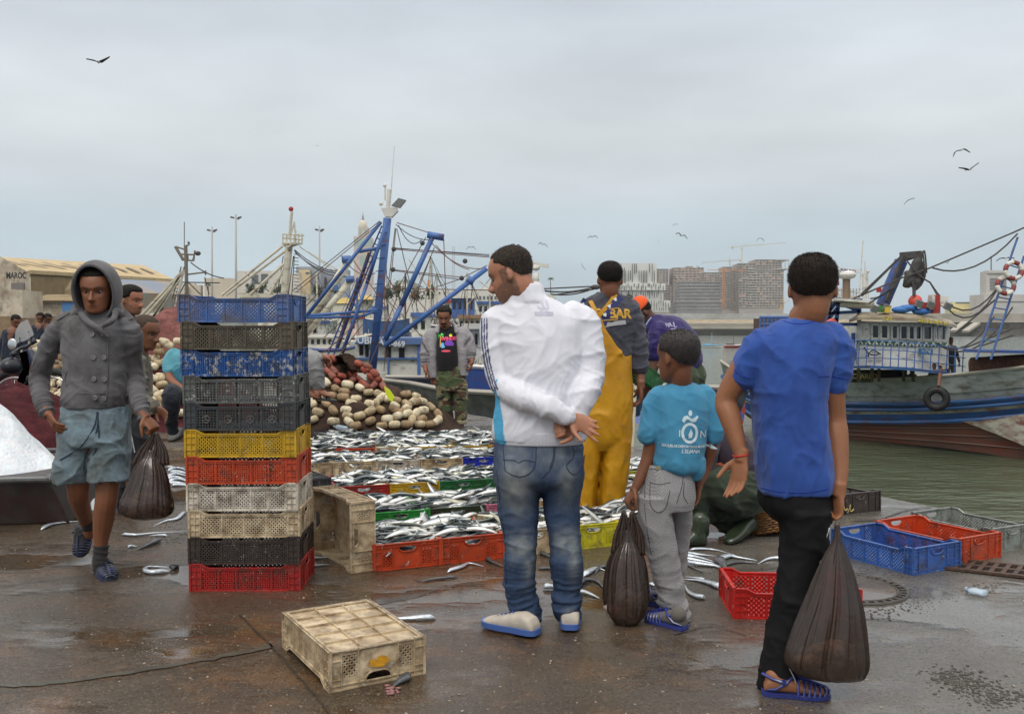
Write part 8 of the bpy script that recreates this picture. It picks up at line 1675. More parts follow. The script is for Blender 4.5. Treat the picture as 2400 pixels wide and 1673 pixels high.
for x in np.linspace(1958,2258,17): d = float(np.interp(x, [a[0] for a in rl], [a[2] for a in rl])); y = float(np.interp(x, [a[0] for a in rl], [a[1] for a in rl])); mb.tube([at(x, y, d), at(x-3, y+60, d)], .018,5)
mb.build('railing', BLU, tb); mb = MB(); mb.loft([[at(x, y+60, d), at(x, y+66, d), at(x, y+66, d+2.5), at(x, y+60, d+2.5)] for x, y, d in rl]); mb.build('bridge_deck', HBL, tb)
mb = MB(); [stk(mb, x, 862, x, 893,.05,29.6,29.8) for x in (1995,2012,2044,2060,2118,2140)]; mb.tube([at(2014,882,30.2), at(2042,882,30.2)], .19,14); mb.build('undercroft', paint_m('under', rgb(60,58,40), .4), tb); mb = MB(); mb.loft([[at(x, 866,31.5), at(x, 896,31.5)] for x in (1985,2126)], cap=False, closed=False); mb.build('under_deck_shade', mat('deck_shade_dark', rgb(40,38,38), .8), tb); mb = MB(); put_text(mb, 'CLARITY', .22, at(2028,882,29.95),(1,0,0),(0,0,1), ext=.005); mb.build('drum_lettering', mat('sign_yellow', rgb(160,150,70), .6), tb)  # the flat dark sheet is painted shade under the bridge deck
cr_ = MB(); stk(cr_, 2068,716,2112,612,.21,31); cr_.build('crane_column', paint_m('crane_blue', rgb(44,84,150), .4), tb); mb = MB(); mb.bar(at(2110,600,31), at(2160,596,30.6), .2,.22); mb.bar(at(2106,614,31), at(2160,597,30.6), .1,.1); mb.bar(at(2078,706,30.7), at(2118,600,30.8), .10,.10); mb.build('crane_arm', DRKM, tb)
mb = MB()
for pts, r in ((((2157,604),(2150,615),(2140,640),(2128,660),(2122,668)), .16),(((2157,612),(2160,640),(2150,665),(2144,676)), .15),(((2125,640),(2132,655),(2128,668)), .18),(((2158,640),(2150,660),(2146,674)), .17)): limb(mb, [at(x, y, 30.6) for x, y in pts], [r*.5]+[r]*(len(pts)-2)+[r*.6], 10)
garment(mb, 'power_block', DRKM, tb, .04,1); mb = MB()
rig(mb, [(2160,598,2168,650,-.3),(2162,600,2172,640,-.4),(2373,546,2180,628),(2480,498,2373,546),(2180,628,2112,652),(2112,652,2000,700),(2385,548,2186,628,.5),(2122,606,2180,662,.1),(2180,662,2335,682,1.0),(2178,660,2335,678,.8),(2110,602,2018,690),(2108,606,2020,694),(2118,640,2040,700,.2),(2100,670,2036,712),(2140,660,2140,694),(2145,668,2144,694),(2200,806,2330,742,.5),(2200,808,2373,720,.7),(2240,780,2335,700),(2260,816,2373,770),(2300,810,2373,786)], 30.4,.028)
mb.build('rigging', RPG, tb); mb = MB(); stk(mb, 1983,704,1984,646,.12,31); mb.build('radar_post', mat('rust_post', rgb(126,104,84), .6), tb); rd = MB(); rd.ball(at(1985,644,31),(.30,.30,.16), 16,8); rd.bar(at(1962,631,31), at(2013,636,31), .14,.11); rdo = rd.build('radar_scanner', mat('radar_white', rgb(214,212,206), .4), tb, smooth=False); mb = MB(); put_text(mb, 'FURUNO', .095, at(1988,634,30.85),(1,0,-.1),(0,0,1), sx=1.3, bold=.004, ext=.004); mb.build('radar_lettering', mat('radar_navy', rgb(40,40,110), .5), rdo)
mb = MB(); 
for x0, y0, x1, y1 in ((1948,698,1936,790),(1966,700,1956,790),(2014,722,2012,790),(1930,735,2015,730),(1948,699,2020,704),(1936,760,2012,760),(1950,704,2012,728),(1944,728,1966,700),(1940,750,1962,722),(1945,790,1960,745),(1890,748,1960,752),(1890,748,1892,890),(1925,770,1925,890),(2000,780,1998,850)): mb.bar(at(x0, y0,31.6), at(x1, y1,31.6), .11,.11)
mb.build('gallows_frame', BLU, tb); mb = MB(); rails = [(1956,678,2016,686),(1956,690,2016,697)]+[(x, 676, x, 702) for x in range(1958,2018,7)]; rig(mb, rails, 31.4,.022); mb.bar(at(1950,703,31), at(2022,708,31), .12,.8, up=(0,1,0)) if 0 else mb.bar(at(1950,703,31), at(2022,708,31), 1.2,.08); mb.build('upper_railing', WHT, tb)
mb = MB(); rig(mb, [(2015,690,2023,563),(2027,690,2028,610),(2036,700,2033,632),(2028,690,2028,640)], 31,.022); mb.ball(at(2034,636,31), .06,8,5); stk(mb, 2026,700,2026,641,.07,31); mb.build('antenna', WHT, tb); mb = MB(); mb.tube([at(1972,711,30.8), at(2046,714,30.8)], .14,10); mb.build('furled_canvas', CRM, tb, smooth=True); mb = MB(); mb.tube([at(1957,668,31), at(1967,664,31)], .02,5); mb.prism([at(x, y, 31) for x, y in ((1957,652),(1966,649),(1967,668),(1957,671))], (0,.02,0)); mb.build('flag', mat('flag_maroon', rgb(128,70,74), .8), tb)
def tagged_ball(x, y, r, D, lab, m): o = MB().ball((0,0,0), r, 24,14).build('buoy_ball', m, smooth=True); o.location = at(x, y, D); return tag(o, lab, 'buoy')
OB = mat('buoy_orange', rgb(226,92,72), .45, col2=rgb(200,74,58), nscale=4)
tagged_ball(2145,706,.215,30.6, 'large orange ball buoy on top of the trawler wheelhouse', OB); tagged_ball(1949,760,.19,31, 'orange ball buoy inside the blue frame beside the ear of the youth in blue', OB)
mb = MB()
for x, y in ((2050,724),(2078,722),(2154,712),(2182,715),(2222,718)): mb = MB(); mb.box(at(x, y, 29.8),(.20,.14,.22), rot=Matrix.Rotation(.35,3, 'Y') @ Matrix.Rotation(.3,3, 'X')); mb.build('floodlight', SLV, tb)
mb = MB(); mb.box(at(2198,705,30.3),(.5,.4,.32), rot=Matrix.Rotation(.15,3, 'Y')); mb.box(at(2184,708,30.1),(.10,.3,.4)); mb.build('locker', WHT, tb); mb = MB(); [mb.box(at(x, y, 30), d_) for x, y, d_ in ((2167,720,(.25,.2,.3)),(2192,722,(.24,.2,.34)),(2060,680,(.12,.12,.14)),(2196,702,(.16,.1,.28)))]; mb.build('red_box', RED, tb); mb = MB(); [mb.box(at(2068,724,30),(.24,.2,.2))]; mb.build('green_box', paint_m('boxg', rgb(60,140,70), .1), tb); mb = MB(); mb.box(at(2078,726,29.8),(.18,.2,.18)); mb.build('yellow_box', paint_m('boxy', rgb(210,180,60), .1), tb); mb = MB(); [mb.ball(at(x, y, 30),(.32,.2,.11), 10,6) for x, y in ((2112,726),(2128,722),(2160,730))]; mb.build('blue_tarpaulin', paint_m('tarp', rgb(50,110,180), .1), tb, smooth=True)
ld_ = thing('rope_ladder', 'tall blue rung ladder hung with two lifebuoys at the right edge', 'ladder', at(2310,870,26)); mb = MB(); rig(mb, [(2373,590,2288,842),(2400,600,2322,842),(2385,556,2373,590)], 26,.032); mb.build('rail', BLU, ld_); mb = MB()
for k in range(9): t = .12+k*.1; mb.tube([at(2373-85*t, 590+252*t, 26), at(2400-78*t, 600+242*t, 26)], .020,6)
mb.build('rungs', BLU, ld_)
for x, y, lab in ((2376,634, 'upper red and white lifebuoy on the blue ladder'),(2357,669, 'lower red and white lifebuoy on the blue ladder')):
    c = at(x, y, 25.8); lb = thing('lifebuoy', lab, 'lifebuoy', c)
    for nm_, m_, s0 in (('white_foam', WHT, 0),('red_band', paint_m('buoyred', rgb(142,62,56), .2), 1)):
        mb = MB()
        for k in range(4): mb.tube([c+V3((cs(a)*.225,-.02*s0*0+sn(a)*.03, sn(a)*.225)) for a in [2*pi*(k/4)+s0*R(50)+j*R(10) for j in range(6 if not s0 else 5)]], .062+.002*s0,12)
        mb.build(nm_, m_, lb, smooth=True)
ty = thing('tyre_fender', 'black tyre hanging as a fender on the grey side of the trawler', 'tyre', at(2195,934,28.6)); c = at(2195,934,28.6); mb = MB(); ax = V3((-.45,-.9,0)).normalized(); u = V3((ax.y, -ax.x, 0)); ring = [c+(u*cs(a)+V3((0,0,1))*sn(a))*.27 for a in [2*pi*k/36 for k in range(36)]]
mb.tube(ring, .115,12, closed=True); mb.tube([p+ax*-.12 for p in ring], .11,12, closed=True); mb.build('rubber', mat('tyre_black', (.012,.012,.012), .6), ty, smooth=True); mb = MB(); mb.tube([at(2200,905,28.5), at(2203,875,28.8)], .05,6); mb.build('rope', RST, ty)
mb = MB(); a, b = at(2272,866,29.4), at(2440,856,28.4); mb.tube([a, a.lerp(b, .02), b], [.28,.35,.35], 24)
for k in range(46): t = .02+k*.021; p = a.lerp(b, t); d_ = (b-a).normalized(); u = V3((0,0,1)); v = d_.cross(u); mb.tube([p+(u*cs(x)+v*sn(x))*.36 for x in [2*pi*j/20 for j in range(20)]], .022,5, closed=True)
mb.build('rope_drum', mat('drum_rope', rgb(140,100,80), .85, col2=rgb(112,78,62), nscale=8), tb, smooth=True); mb = MB(); mb.loft([[at(x, y, 27), at(x, y+7,27), at(x+10, y+5,30), at(x+10, y-1,30)] for x, y in ((2258,818),(2330,820),(2420,822))]); mb.build('blue_canopy', NAVY, tb)
small_person('crew member in black standing at the right end of the wheelhouse', 2228,790,31.4, rgb(34,34,38), rgb(70,62,50), rgb(90,60,48),(.5,-1,-.3)); small_person('crew member in a grey shirt crouching under the bridge deck', 2137,861,30.6, rgb(110,106,96), rgb(70,66,60), rgb(130,90,70),(-1,-.2,-.2), H=1.3); small_person('crew member in a pale shirt sitting at the gunwale beside the straw hat', 2190,852,30.0, rgb(168,166,158), rgb(80,80,80), rgb(110,74,56),(-.3,-1,-.3), H=1.3); small_person('crew member in a grey top and straw hat leaning on the gunwale', 2204,849,29.8, rgb(140,138,134), rgb(80,76,70), rgb(130,90,70),(.7,-.7,-.5), H=1.3, hat=rgb(190,172,140))
cg = thing('fish_cage', 'blue barred cage with rusty nets at the left end of the trawler', 'cage', at(1815,800,37.5)); mb = MB(); rig(mb, [(x, 742, x-1,796) for x in range(1782,1860,9)]+[(1782, y, 1860, y) for y in (743,760,778,794)], 37,.05); mb.build('bars', BLU, cg); mb = MB(); bx(mb, 1788,1862,746,800,38,1.5); mb.build('net_load', mat('rusty_net', rgb(110,76,60), .9, col2=rgb(70,66,64), nscale=3), cg)
fd = MB(); c = at(1738,935,33.5); fd.loft([[at(x0, y, 33.5), at(x1, y, 33.4), at(x1, y, 34), at(x0, y, 34)] for x0, x1, y in ((1728,1747,936),(1729,1747,962),(1731,1742,992))]); tag(fd.build('fender_box', mat('fender_paint', rgb(150,50,44), .6, col2=rgb(50,84,150), nscale=2.5, lo=.46, hi=.54)), 'red and blue fender box hanging at the left end of the trawler hull', 'fender')
lb_ = thing('boat', 'low blue, white and red skiff at the ladder behind the overalls', 'boat', at(1500,960,14)); mb = MB(); mb.loft([[at(x, y0,13.5), at(x, y1,13.5), at(x, y2,13.7), at(x-3, y3,14)] for x, y0, y1, y2, y3 in ((1440,903,914,930,985),(1500,905,914,932,975),(1535,900,908,922,945))], cap=False, closed=False); mb.build('hull', HBL, lb_)
mb = MB(); mb.loft([[at(x, y, 13.4), at(x, y+8,13.4)] for x, y in ((1440,902),(1500,904),(1536,899))], cap=False, closed=False); mb.build('white_strake', WHT, lb_); mb = MB(); mb.loft([[at(x, y+8,13.38), at(x, y+17,13.38)] for x, y in ((1440,902),(1500,904),(1536,899))], cap=False, closed=False); mb.build('red_strake', RED, lb_)
# ---- the boat with tall blue masts
D = 25; bb = thing('fishing_boat', 'grey-hulled fishing boat with tall blue masts and booms behind the float heap', 'fishing boat', (-3,25, WZ))
rows = [([x, x-2, x-6], [g_, g_+35,1010]) for x, g_ in ((860,886),(900,893),(960,900),(1020,912),(1090,920),(1160,924),(1260,930))]
hull(bb, rows, [.9,.5,0], 4.5, [27,26,24,22,20,18.5,17], ([paint_m('hull_dullgreen', rgb(112,116,106), .5, rgb(60,60,50)), GRY], [0,0]))
mb = MB(); stk(mb, 872,875,908,512,.10,23); mb.build('main_mast', BLU, bb, smooth=True)
mb = MB()
for a in ((893,520,717,742,.045),(906,520,860,665,.045),(860,665,802,828,.045),(842,590,892,580,.04),(715,744,830,742,.035),(717,740,838,731,.035),(838,731,884,726,.035),(834,745,884,728,.035)): stk(mb, *a, 22.6, n=8)
mb.build('mast_stay', BLU, bb, smooth=True); bo = MB(); stk(bo, 1013,557,940,717,.062,22.4); stk(bo, 940,717,903,797,.062,22.4); stk(bo, 1002,550,1040,557,.085,22.4); bo.build('boom', BLU, bb, smooth=True); bo = MB(); stk(bo, 1141,629,902,811,.060,22.3); stk(bo, 1096,653,1110,662,.09,22.3); bo.build('boom', BLU, bb, smooth=True)
mb = MB(); rig(mb, [(895,530,817,712),(903,536,828,712),(817,712,768,832),(828,712,782,832)], 22.8,.02)
for k in range(22): t = k/22; mb.tube([at(895-127*t, 530+300*t, 22.8), at(903-121*t, 536+296*t, 22.8)], .014,5)
for k in range(9): x = 905-2.6*k; y = 545+30*k; mb.tube([at(x-17, y+1,22.9), at(x+2, y-1,22.9)], .010,4)
mb.build('mast_ladder', NAVY, bb); mb = MB(); stk(mb, 866,592,826,712,.045,22.9); stk(mb, 826,712,790,815,.05,22.9); mb.build('rusty_pole', mat('rusty_pole', rgb(96,66,52), .8), bb); mb = MB(); mb.prism([at(x, y, 22.9) for x, y in ((893,488),(930,486),(932,494),(918,509),(902,508),(898,500))], (0,.18,0)); stk(mb, 908,508,913,444,.055,23); stk(mb, 902,470,903,436,.022,23); mb.ball(at(902,435,23), .045,8,6); mb.ball(at(893,478,23), .05,8,6); mb.build('masthead', WHT, bb)
mb = MB(); stk(mb, 916,458,919,415,.014,23); stk(mb, 919,415,924.5,342,.008,23); mb.build('whip_antenna', WHT, bb); mb = MB(); mb.prism([at(x, y, 22.6) for x, y in ((917,482),(934,464),(951,469),(937,487))], (0,.14,0)); mb.build('masthead_floodlight', SLV, bb)
mb = MB(); R_ = []
for a in ((930,522,1007,546),(928,526,1005,562,.1),(1005,562,1130,630,.2),(934,528,990,560,.25),(1022,575,1100,632,.1),(920,582,1147,597),(920,584,1147,603),(922,581,1147,600),(920,632,1082,650),(920,634,1085,656),(916,676,1147,680),(890,518,685,682),(893,521,695,684),(1082,652,1142,622),(1085,652,960,694),(926,535,910,670),(928,536,914,674),(930,536,962,670),(1040,560,1045,700),(998,556,985,580),(985,580,925,690),(1018,580,965,720),(1010,600,950,740),(905,620,912,760),(900,640,905,850),(912,660,900,870),(960,680,1100,850),(1090,680,1080,850),(1108,664,1088,850),(1104,664,1130,720),(880,700,700,860,.2),(870,690,760,790),(828,610,905,720),(880,640,800,600,.2),(850,760,720,930),(905,700,990,790),(860,870,930,700)): R_.append(a)
rig(mb, R_[::2], 22.4,.011); mb.build('rigging', RST, bb); mb = MB(); rig(mb, R_[1::2], 22.5,.010); [mb.ball(at(x, y, 22.4), .06,8,6) for x, y in ((923,584),(921,632),(1082,652),(1090,612),(990,570))]; mb.build('stay_ropes', RPG, bb)
def cabin(boat, x0, x1, y0, y1, D, dep, wc, roofc, wn=(), name='cabin', ov=3, rh=9, yw=None):
    mb = MB(); bx(mb, x0, x1, y0, y1, D, dep); w = mb.build(name, wc, boat); mb = MB(); bx(mb, x0-ov, x1+ov, y0-rh, y0+1, D, dep+.4, off=-.25); mb.build('roof', roofc, w)
    for a, b, ya, yb in wn: mb = MB(); bx(mb, a, b, ya, yb, D, .05, off=-.04); mb.build('window', GLS, w)
    return w
c1 = cabin(bb, 838,985,806,893,29,3.5, WHT, paint_m('cabin_blue', rgb(84,112,158), .3), [(842,851,808,832),(856,864,808,836),(903,908,810,838),(910,916,810,838),(935,948,815,838)], ov=6, rh=14)
mb = MB(); bx(mb, 836,988,838,842,29,.1, off=-.12); bx(mb, 908,911,842,893,29,.1, off=-.12); bx(mb, 978,984,800,900,29,.3, off=-.15); mb.build('blue_trim', BLU, c1); mb = MB(); put_text(mb, 'LOUBNA', .30, at(853,798,28.6),(1,0,-.06),(0,0,1), ext=.01, bold=.006); put_text(mb, '6-869', .24, at(928,806,28.6),(1,0,-.06),(0,0,1), ext=.01, bold=.006); mb.build('cabin_lettering', mat('letter_pale', rgb(200,206,210), .6), c1)
# ---- other moored boats behind, each with its own hull, cabin and mast
def moored(lab, x0, x1, yd, D, hullm, cab=None, cw=WHT, cr=BLU, mast=None, mm=CRM, extra=0, stripe=None, seed=0, yb=None):
    b = thing('fishing_boat', lab, 'fishing boat', at((x0+x1)/2, yd+20, D)); rr = random.Random(seed); s = D/2200; mb = MB(); w = (x1-x0); Z = at(x0, yd, D).z
    rg = []
    for t in np.linspace(0,1,9): x = x0+w*t; f = 1-(abs(t-.5)*2)**3*.75; y = yd-7*(abs(t-.5)*2)**2; rg.append([at(x, y, D-1.6*f), V3((at(x, y, D).x, D-1.1*f, WZ-.2)), V3((at(x, y, D).x, D+1.1*f, WZ-.2)), at(x, y, D+1.6*f)])
    mb.loft(rg); mb.build('hull', hullm, b); mb = MB(); mb.tube([r_[0]+V3((0,0,.02)) for r_ in rg], .06,5); mb.build('gunwale', stripe or WHT, b)
    if cab: a0, a1, ya, yb_ = cab; n = max(2, int((a1-a0)/12)); cabin(b, a0, a1, ya, yb_, D-.3,2, cw, cr, [(a0+(k+.25)*(a1-a0)/n, a0+(k+.75)*(a1-a0)/n, ya+(yb_-ya)*.18, ya+(yb_-ya)*.55) for k in range(n)], rh=(yb_-ya)*.18)
    if mast: mx_, mt = mast; mb = MB(); stk(mb, mx_, yd, mx_+rr.uniform(-3,3), mt, 2.0*s, D); stk(mb, mx_, (yd+mt)/2, mx_+rr.choice((-1,1))*w*.45, mt+8,1.2*s, D); mb.build('mast', mm, b); mb = MB(); rig(mb, [(mx_, mt+4, x0+w*.05, yd),(mx_, mt+4, x1-w*.05, yd),(mx_, mt+10, x0+w*.3, yd),(mx_, mt+3, x1-w*.3, yd-10)], D, .6*s); mb.build('rigging', RPG, b)
    mb = MB()
    for k in range(extra):
        x = rr.uniform(x0+4, x1-4); h = rr.uniform(10,34); r_ = rr.random()
        if r_ < .5: stk(mb, x, yd, x+rr.uniform(-12,12), yd-h, s*.8, D-rr.uniform(-1,1), n=5)
        elif r_ < .8: mb.bar(at(x, yd-h*.5, D-1), at(x+rr.uniform(10,30), yd-h*.5, D-1), s*.8, s*.8)
        else: mb.ball(at(x, yd-h*.25, D),(s*rr.uniform(3,7), s*4, s*rr.uniform(3,6)), 8,6)
    if extra: mb.build('deck_gear', rr.choice((DRKM, BLU, RPG, CRM)), b)
D = 34; cb_ = thing('fishing_boat', 'cream-masted fishing boat with a crow\'s nest, its mast rising behind the stack', 'fishing boat', at(690,800,34)); mb = MB(); stk(mb, 666,690,678,575,.13,34); stk(mb, 678,560,684,495,.05,34); mb.loft([[at(x+dx, y, 34+dy) for dx, dy in ((-w_, 0),(0,-.3),(w_, 0),(0,.3))] for x, y, w_ in ((676,580,8),(684,572,24),(684,569,24))]); mb.build('mast', CRM, cb_)
mb = MB(); rig(mb, [(662,548,712,552),(662,558,710,562),(662,568,708,572)]+[(x, 548, x, 572) for x in (663,672,681,690,700,708)]+[(693,540,693,575),(682,548,690,520),(690,520,692,545)], 34,.030); mb.build('crow_nest', CRM, cb_); mb = MB(); mb.ball(at(682,490,34), .09,10,6); mb.build('red_lamp', RED, cb_); mb = MB()
for a in ((662,577,520,692,.05),(670,587,530,692,.05),(675,610,587,690,.06),(670,622,632,690,.06),(702,577,790,640,.02),(704,580,830,655,.02)): stk(mb, *a, 34, n=6)
mb.build('boom_strut', CRM, cb_); mb = MB(); stk(mb, 820,607,715,770,.14,33.5); stk(mb, 822,657,716,785,.12,33.5); mb.build('boom', CRM, cb_, smooth=True); mb = MB(); stk(mb, 802,608,822,607,.13,33.4); stk(mb, 812,655,830,654,.12,33.4); mb.box(at(788,675,33.4),(.12,.12,.2)); mb.build('boom_cap', BLU, cb_)
mb = MB(); rig(mb, [(690,585,800,636,.2),(690,588,820,648,.3),(692,592,800,640,.2),(820,607,715,720),(664,600,650,690),(690,600,684,690),(688,600,676,690),(575,640,640,690),(590,560,700,700)][:-1], 34,.018); rig(mb, [(689, y, 700, y+1) for y in range(596,690,8)], 34,.014); mb.build('rigging', RPG, cb_)
mb = MB(); bx(mb, 520,820,800,905,36,4); mb.build('hull', WHT, cb_); cabin(cb_, 560,700,696,800,37,3, WHT, CRM)
D = 32; db_ = thing('fishing_boat', 'small boat with a thin grey-brown mast and lamp bracket left of the stack top', 'fishing boat', at(430,800,32)); mb = MB(); stk(mb, 438,690,435,575,.06,32); stk(mb, 432,575,432,520,.015,32); stk(mb, 411,578,430,610,.05,32); rig(mb, [(424,596,456,597),(426,609,452,611),(424,596,428,610),(456,597,452,611),(440,596,441,611),(411,578,434,585),(457,587,454,612),(441,643,482,638),(482,634,482,645),(432,578,443,574),(443,574,443,569)], 32,.03); mb.build('mast', mat('mast_weathered', rgb(118,110,96), .7), db_)
mb = MB(); rig(mb, [(430,632,402,768),(427,640,345,765),(426,646,352,755),(420,650,340,742),(428,635,300,770),(400,735,350,738)], 31,.05); mb.build('strut', CRM, db_); mb = MB(); mb.ball(at(464,594,32),(.10,.08,.08), 8,6); mb.ball(at(442,569,32), .04); mb.build('lamp', DRKM, db_); mb = MB(); rig(mb, [(447,615,525,652,.1),(400,661,515,663),(436,660,420,690),(440,660,470,690),(425,625,404,700),(432,625,412,700),(480,650,490,690)]+[(408+k*2,700-8*k, 414+k*1.6,700-8*k) for k in range(9)], 31.5,.02); mb.build('rigging', RPG, db_); mb = MB(); bx(mb, 395,560,735,900,33.5,2.5); mb.build('hull', GRY, db_)
for a in (('white boat with a blue tarpaulin moored beside the top of the tall stack', 690,800,800,40, WHT, (700,745,758,798), WHT, NAVY, (745,640), CRM, 26, RED),('boat with an orange-framed hatch behind the man in the grey tracksuit', 700,830,822,34, WHT, (712,780,790,820), WHT, WHT, None, CRM, 16, NAVY),('red-trimmed small trawler left of the blue main mast', 770,870,792,46, RED, (800,835,745,788), WHT, RED, (835,650), BLU, 26, WHT),('white trawler with a dark net drum behind the first blue boom', 915,1010,800,38, GRY, (965,1000,742,795), WHT, BLU, (950,640), RPG, 30, WHT),
          ('blue and white trawler behind the head of the man in camouflage trousers', 985,1100,765,60, HBL, (1058,1110,698,745), BLU, WHT, (1010,600), CRM, 34, WHT),('cream cabin cruiser with tall narrow windows right of the camouflage-trousered man', 1070,1230,862,24, NAVY, (1085,1160,770,838), WHT, WHT, (1150,690), CRM, 14, WHT),('boat with a brown canvas awning marked with letters behind the white jacket', 1050,1180,790,36, WHT, (1075,1150,745,785), CRM, paint_m('awning', rgb(140,112,84), .2),(1095,640), CRM, 22, BLU),
          ('small blue-decked boat far back between the masts', 850,960,752,85, HBL, (870,900,722,748), WHT, BLU, (890,655), RPG, 26, WHT),('far white trawler with red lamp right of the second boom', 1000,1090,745,90, WHT, (1040,1075,708,740), WHT, RED, (1022,640), CRM, 24, BLU),('far grey trawler at the left of the yellow-roofed house', 700,790,756,80, GRY, (720,760,722,750), WHT, BLU, (765,650), RPG, 26, WHT),('far blue trawler behind the white jacket, right side', 1110,1240,750,95, HBL, (1120,1170,712,745), WHT, BLU, (1180,650), CRM, 18, WHT),('white trawler with a radar bar half behind the white-jacketed man', 1180,1330,762,58, WHT, (1200,1300,700,755), WHT, WHT, None, CRM, 10, BLU),('rust red hulled trawler moored behind the rose net dome', 330,450,790,42, RED, None, WHT, WHT, None, CRM, 22, WHT)):
    moored(*a[:5], a[5], a[6], a[7], a[8], a[9], a[10], a[11], a[12], seed=len(a[0]))
ra = thing('radar_mast', 'white radar scanner on a round pedestal rising behind the white-jacketed man', 'radar', at(1256,700,40)); mb = MB(); stk(mb, 1257,665,1256,640,.13,40); mb.ball(at(1256,628,40),(.17,.17,.13), 14,8); stk(mb, 1257,700,1257,660,.17,40); mb.build('pedestal', WHT, ra, smooth=True); mb = MB(); mb.bar(at(1226,615,40), at(1287,624,40), .16,.15); mb.build('scanner', WHT, ra)
cbx = thing('mooring_cables', 'bundle of dark stay cables between the white jacket and the overalls', 'cables', at(1330,680,30)); mb = MB(); rig(mb, [(1270,677,1392,671),(1270,680,1392,673,.1),(1290,689,1392,676,.1),(1300,691,1392,678),(1240,675,1395,672,.15)], 30,.022); mb.ball(at(1396,673,30),(.16,.1,.08), 8,6); mb.build('cable', RPG, cbx)
# ---- gulls
GW = mat('gull_white', rgb(206,206,204), .8); GG = mat('gull_grey', rgb(40,41,44), .8, col2=rgb(34,34,36), nscale=8)
def gull(lab, pts, D, body=1.0, tilt=0):
    D *= 1.9; body = (at(*pts[0], D)-at(*pts[4], D)).length/(1.15 if D < 60 else .95); D_ = D
    # pts: left tip, left wrist, body, right wrist, right tip as bearings
    P = [at(x, y, D+dd) for (x, y), dd in zip(pts, (.3*body, -.1*body, 0,-.1*body, .3*body))]; c = P[2]; g = thing('seagull', lab, 'gull', c); mb = MB(); mb.ball(c, (.045*body, .15*body, .045*body), 12,8, rot=Rz(.5)); h = c+V3((-.07,-.13,.012))*body; mb.ball(h, .030*body, 8,6); mb.tube([h, h+V3((-.03,-.06,-.008))*body], [.012*body, .004*body], 6); mb.loft([[c+Rz(.5) @ V3(v)*body for v in ((w, y, -.01),(w*.9, y, .012),(-w*.9, y, .012),(-w, y, -.01))] for y, w in ((.10,.03),(.17,.035),(.25,.06))]); mb.build('body', GW, g, smooth=True)
    for nm, (a, b_, ct) in (('wing', (P[1], P[0], -1)),('wing', (P[3], P[4], 1))):
        mb = MB(); Q = crv([c+(a-c)*.12, a, b_], 6); n = len(Q); rg = []
        for i, p in enumerate(Q): t = i/(n-1); p = V3(p); ch = (.30*(1-t)**.6+.04)*body; rg.append([p+V3((0,-ch*.35,0)), p+V3((0,0,.04*body)), p+V3((0, ch*.75,0)), p+V3((0,0,-.022*body))])
        mb.loft(rg); mb.build(nm, GG, g, smooth=True)
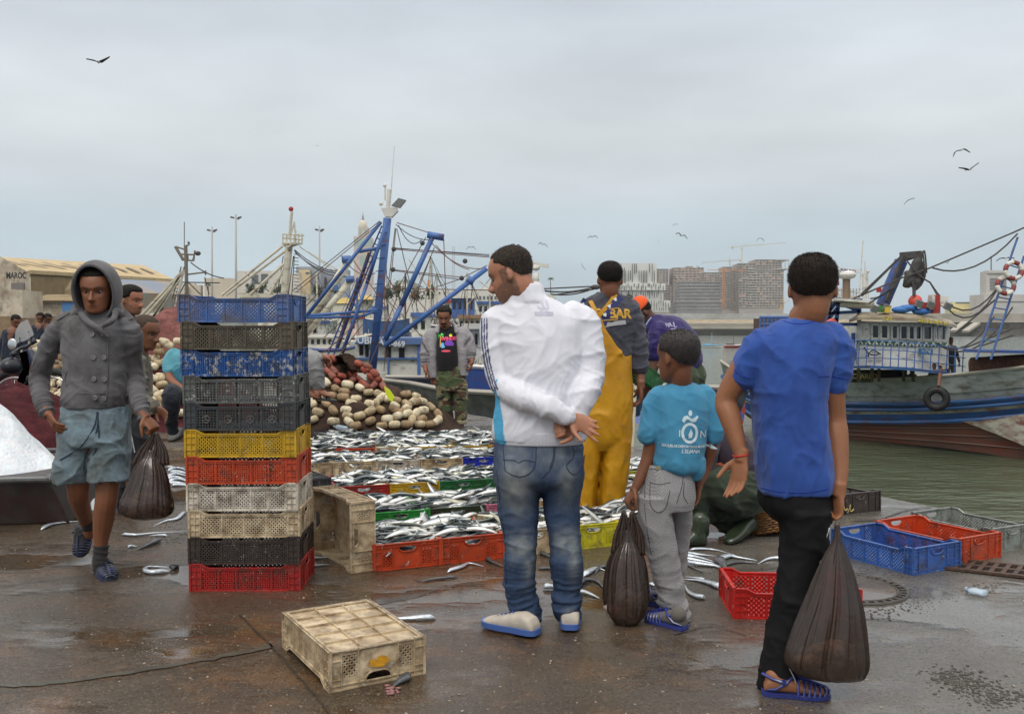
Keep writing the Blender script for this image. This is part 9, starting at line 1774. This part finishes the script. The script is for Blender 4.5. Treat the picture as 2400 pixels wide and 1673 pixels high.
for lab, pts, D in (('gull gliding alone at the upper left of the sky', ((202,139),(218,142),(232,146),(244,140),(257,134)), 22),('gull at the far upper right with wings arched down, the higher of the pair', ((2234,368),(2240,356),(2253,352),(2262,350),(2274,358)), 22),('gull at upper right just below its pair, wings in a shallow V', ((2247,394),(2260,395),(2272,398),(2282,391),(2294,382)), 22),('gull diving left below the pair at upper right', ((2119,480),(2126,472),(2132,468),(2138,466),(2144,465)), 28),
    ('gull just left of the white-jacketed man\'s head', ((1093,585),(1098,579),(1104,580),(1110,579),(1115,585)), 40),('gull touching the hair of the white-jacketed man', ((1195,576),(1203,572),(1209,577),(1217,574),(1223,585)), 34),('gull right of the white-jacketed man\'s head', ((1261,573),(1267,569),(1272,573),(1278,573),(1284,580)), 36),('gull above the radar, wings bowed', ((1377,559),(1383,554),(1389,556),(1395,553),(1401,558)), 40),('small gull banking beside the overalls man\'s head', ((1362,618),(1365,622),(1367,626),(1370,629),(1373,634)), 40),
    ('gull with raised wing left of the high crane', ((1541,558),(1542,566),(1542,573),(1545,570),(1543,560)), 40),('tiny gull highest above the building site', ((1576,529),(1580,527),(1583,526),(1586,525),(1589,527)), 50),('gull with long bent wings above the building site', ((1584,548),(1592,547),(1598,553),(1605,552),(1611,560)), 34),('gull just above the high crane jib', ((1773,566),(1777,560),(1782,558),(1787,560),(1791,566)), 36),('gull in front of the brown brick block', ((1632,624),(1638,626),(1641,630),(1644,629),(1648,628)), 50),('gull gliding low before the white striped building', ((1578,649),(1584,653),(1590,654),(1594,653),(1600,656)), 50),('gull near the lifebuoys at the right edge', ((2335,612),(2345,606),(2356,605),(2366,604),(2378,606)), 24),('gull perched in the trawler\'s cables', ((2214,614),(2218,616),(2221,617),(2224,613),(2226,609)), 30),
    ('tiny speck of a gull at mid left of the sky', ((648,312),(650,311),(651,311),(653,311),(654,312)), 80),('second tiny speck of a gull right of the first', ((740,343),(742,342),(744,343),(745,342),(747,343)), 80)): gull(lab, pts, D, D/24 if D > 60 else min(1.3, D/30)*.8+.2)

m_ = MB(); d0 = gr(1985,1207).y-.02
for pts in (((1978,1186),(1981,1196),(1986,1192),(1989,1198)),((1993,1182),(1992,1194),(1996,1198),(2001,1192)),((1986,1200),(1988,1201))): m_.tube(crv([at(x, y, d0+(x-1985)*.0016) for x, y in pts], 4), .0035,5)
e_ = m_.build('painted_scribble', mat('scribble_paint', rgb(196,176,110), .6)); bc = next(o for o in COL.objects if str(o.get('label', '')).startswith('dark brown crate with')); bpy.context.view_layer.update(); e_.parent = bc; e_.matrix_parent_inverse = bc.matrix_world.inverted()
# ------------------------------------------------------------------ sea haze over the harbour
mb = MB(); mb.box((0,1000,140),(5400,2800,288))
hm = bpy.data.materials.new('sea_haze'); hm.use_nodes = True; t = hm.node_tree; t.nodes.clear(); o_ = t.nodes.new('ShaderNodeOutputMaterial'); v_ = t.nodes.new('ShaderNodeVolumePrincipled')
v_.inputs['Color'].default_value = (.90,.96,1,1); v_.inputs['Density'].default_value = .00017; v_.inputs['Anisotropy'].default_value = .2; t.links.new(v_.outputs[0], o_.inputs['Volume'])
tag(mb.build('haze', hm), 'thin pale sea haze over the harbour', 'haze', kind='stuff')
S.cycles.volume_bounces = 0
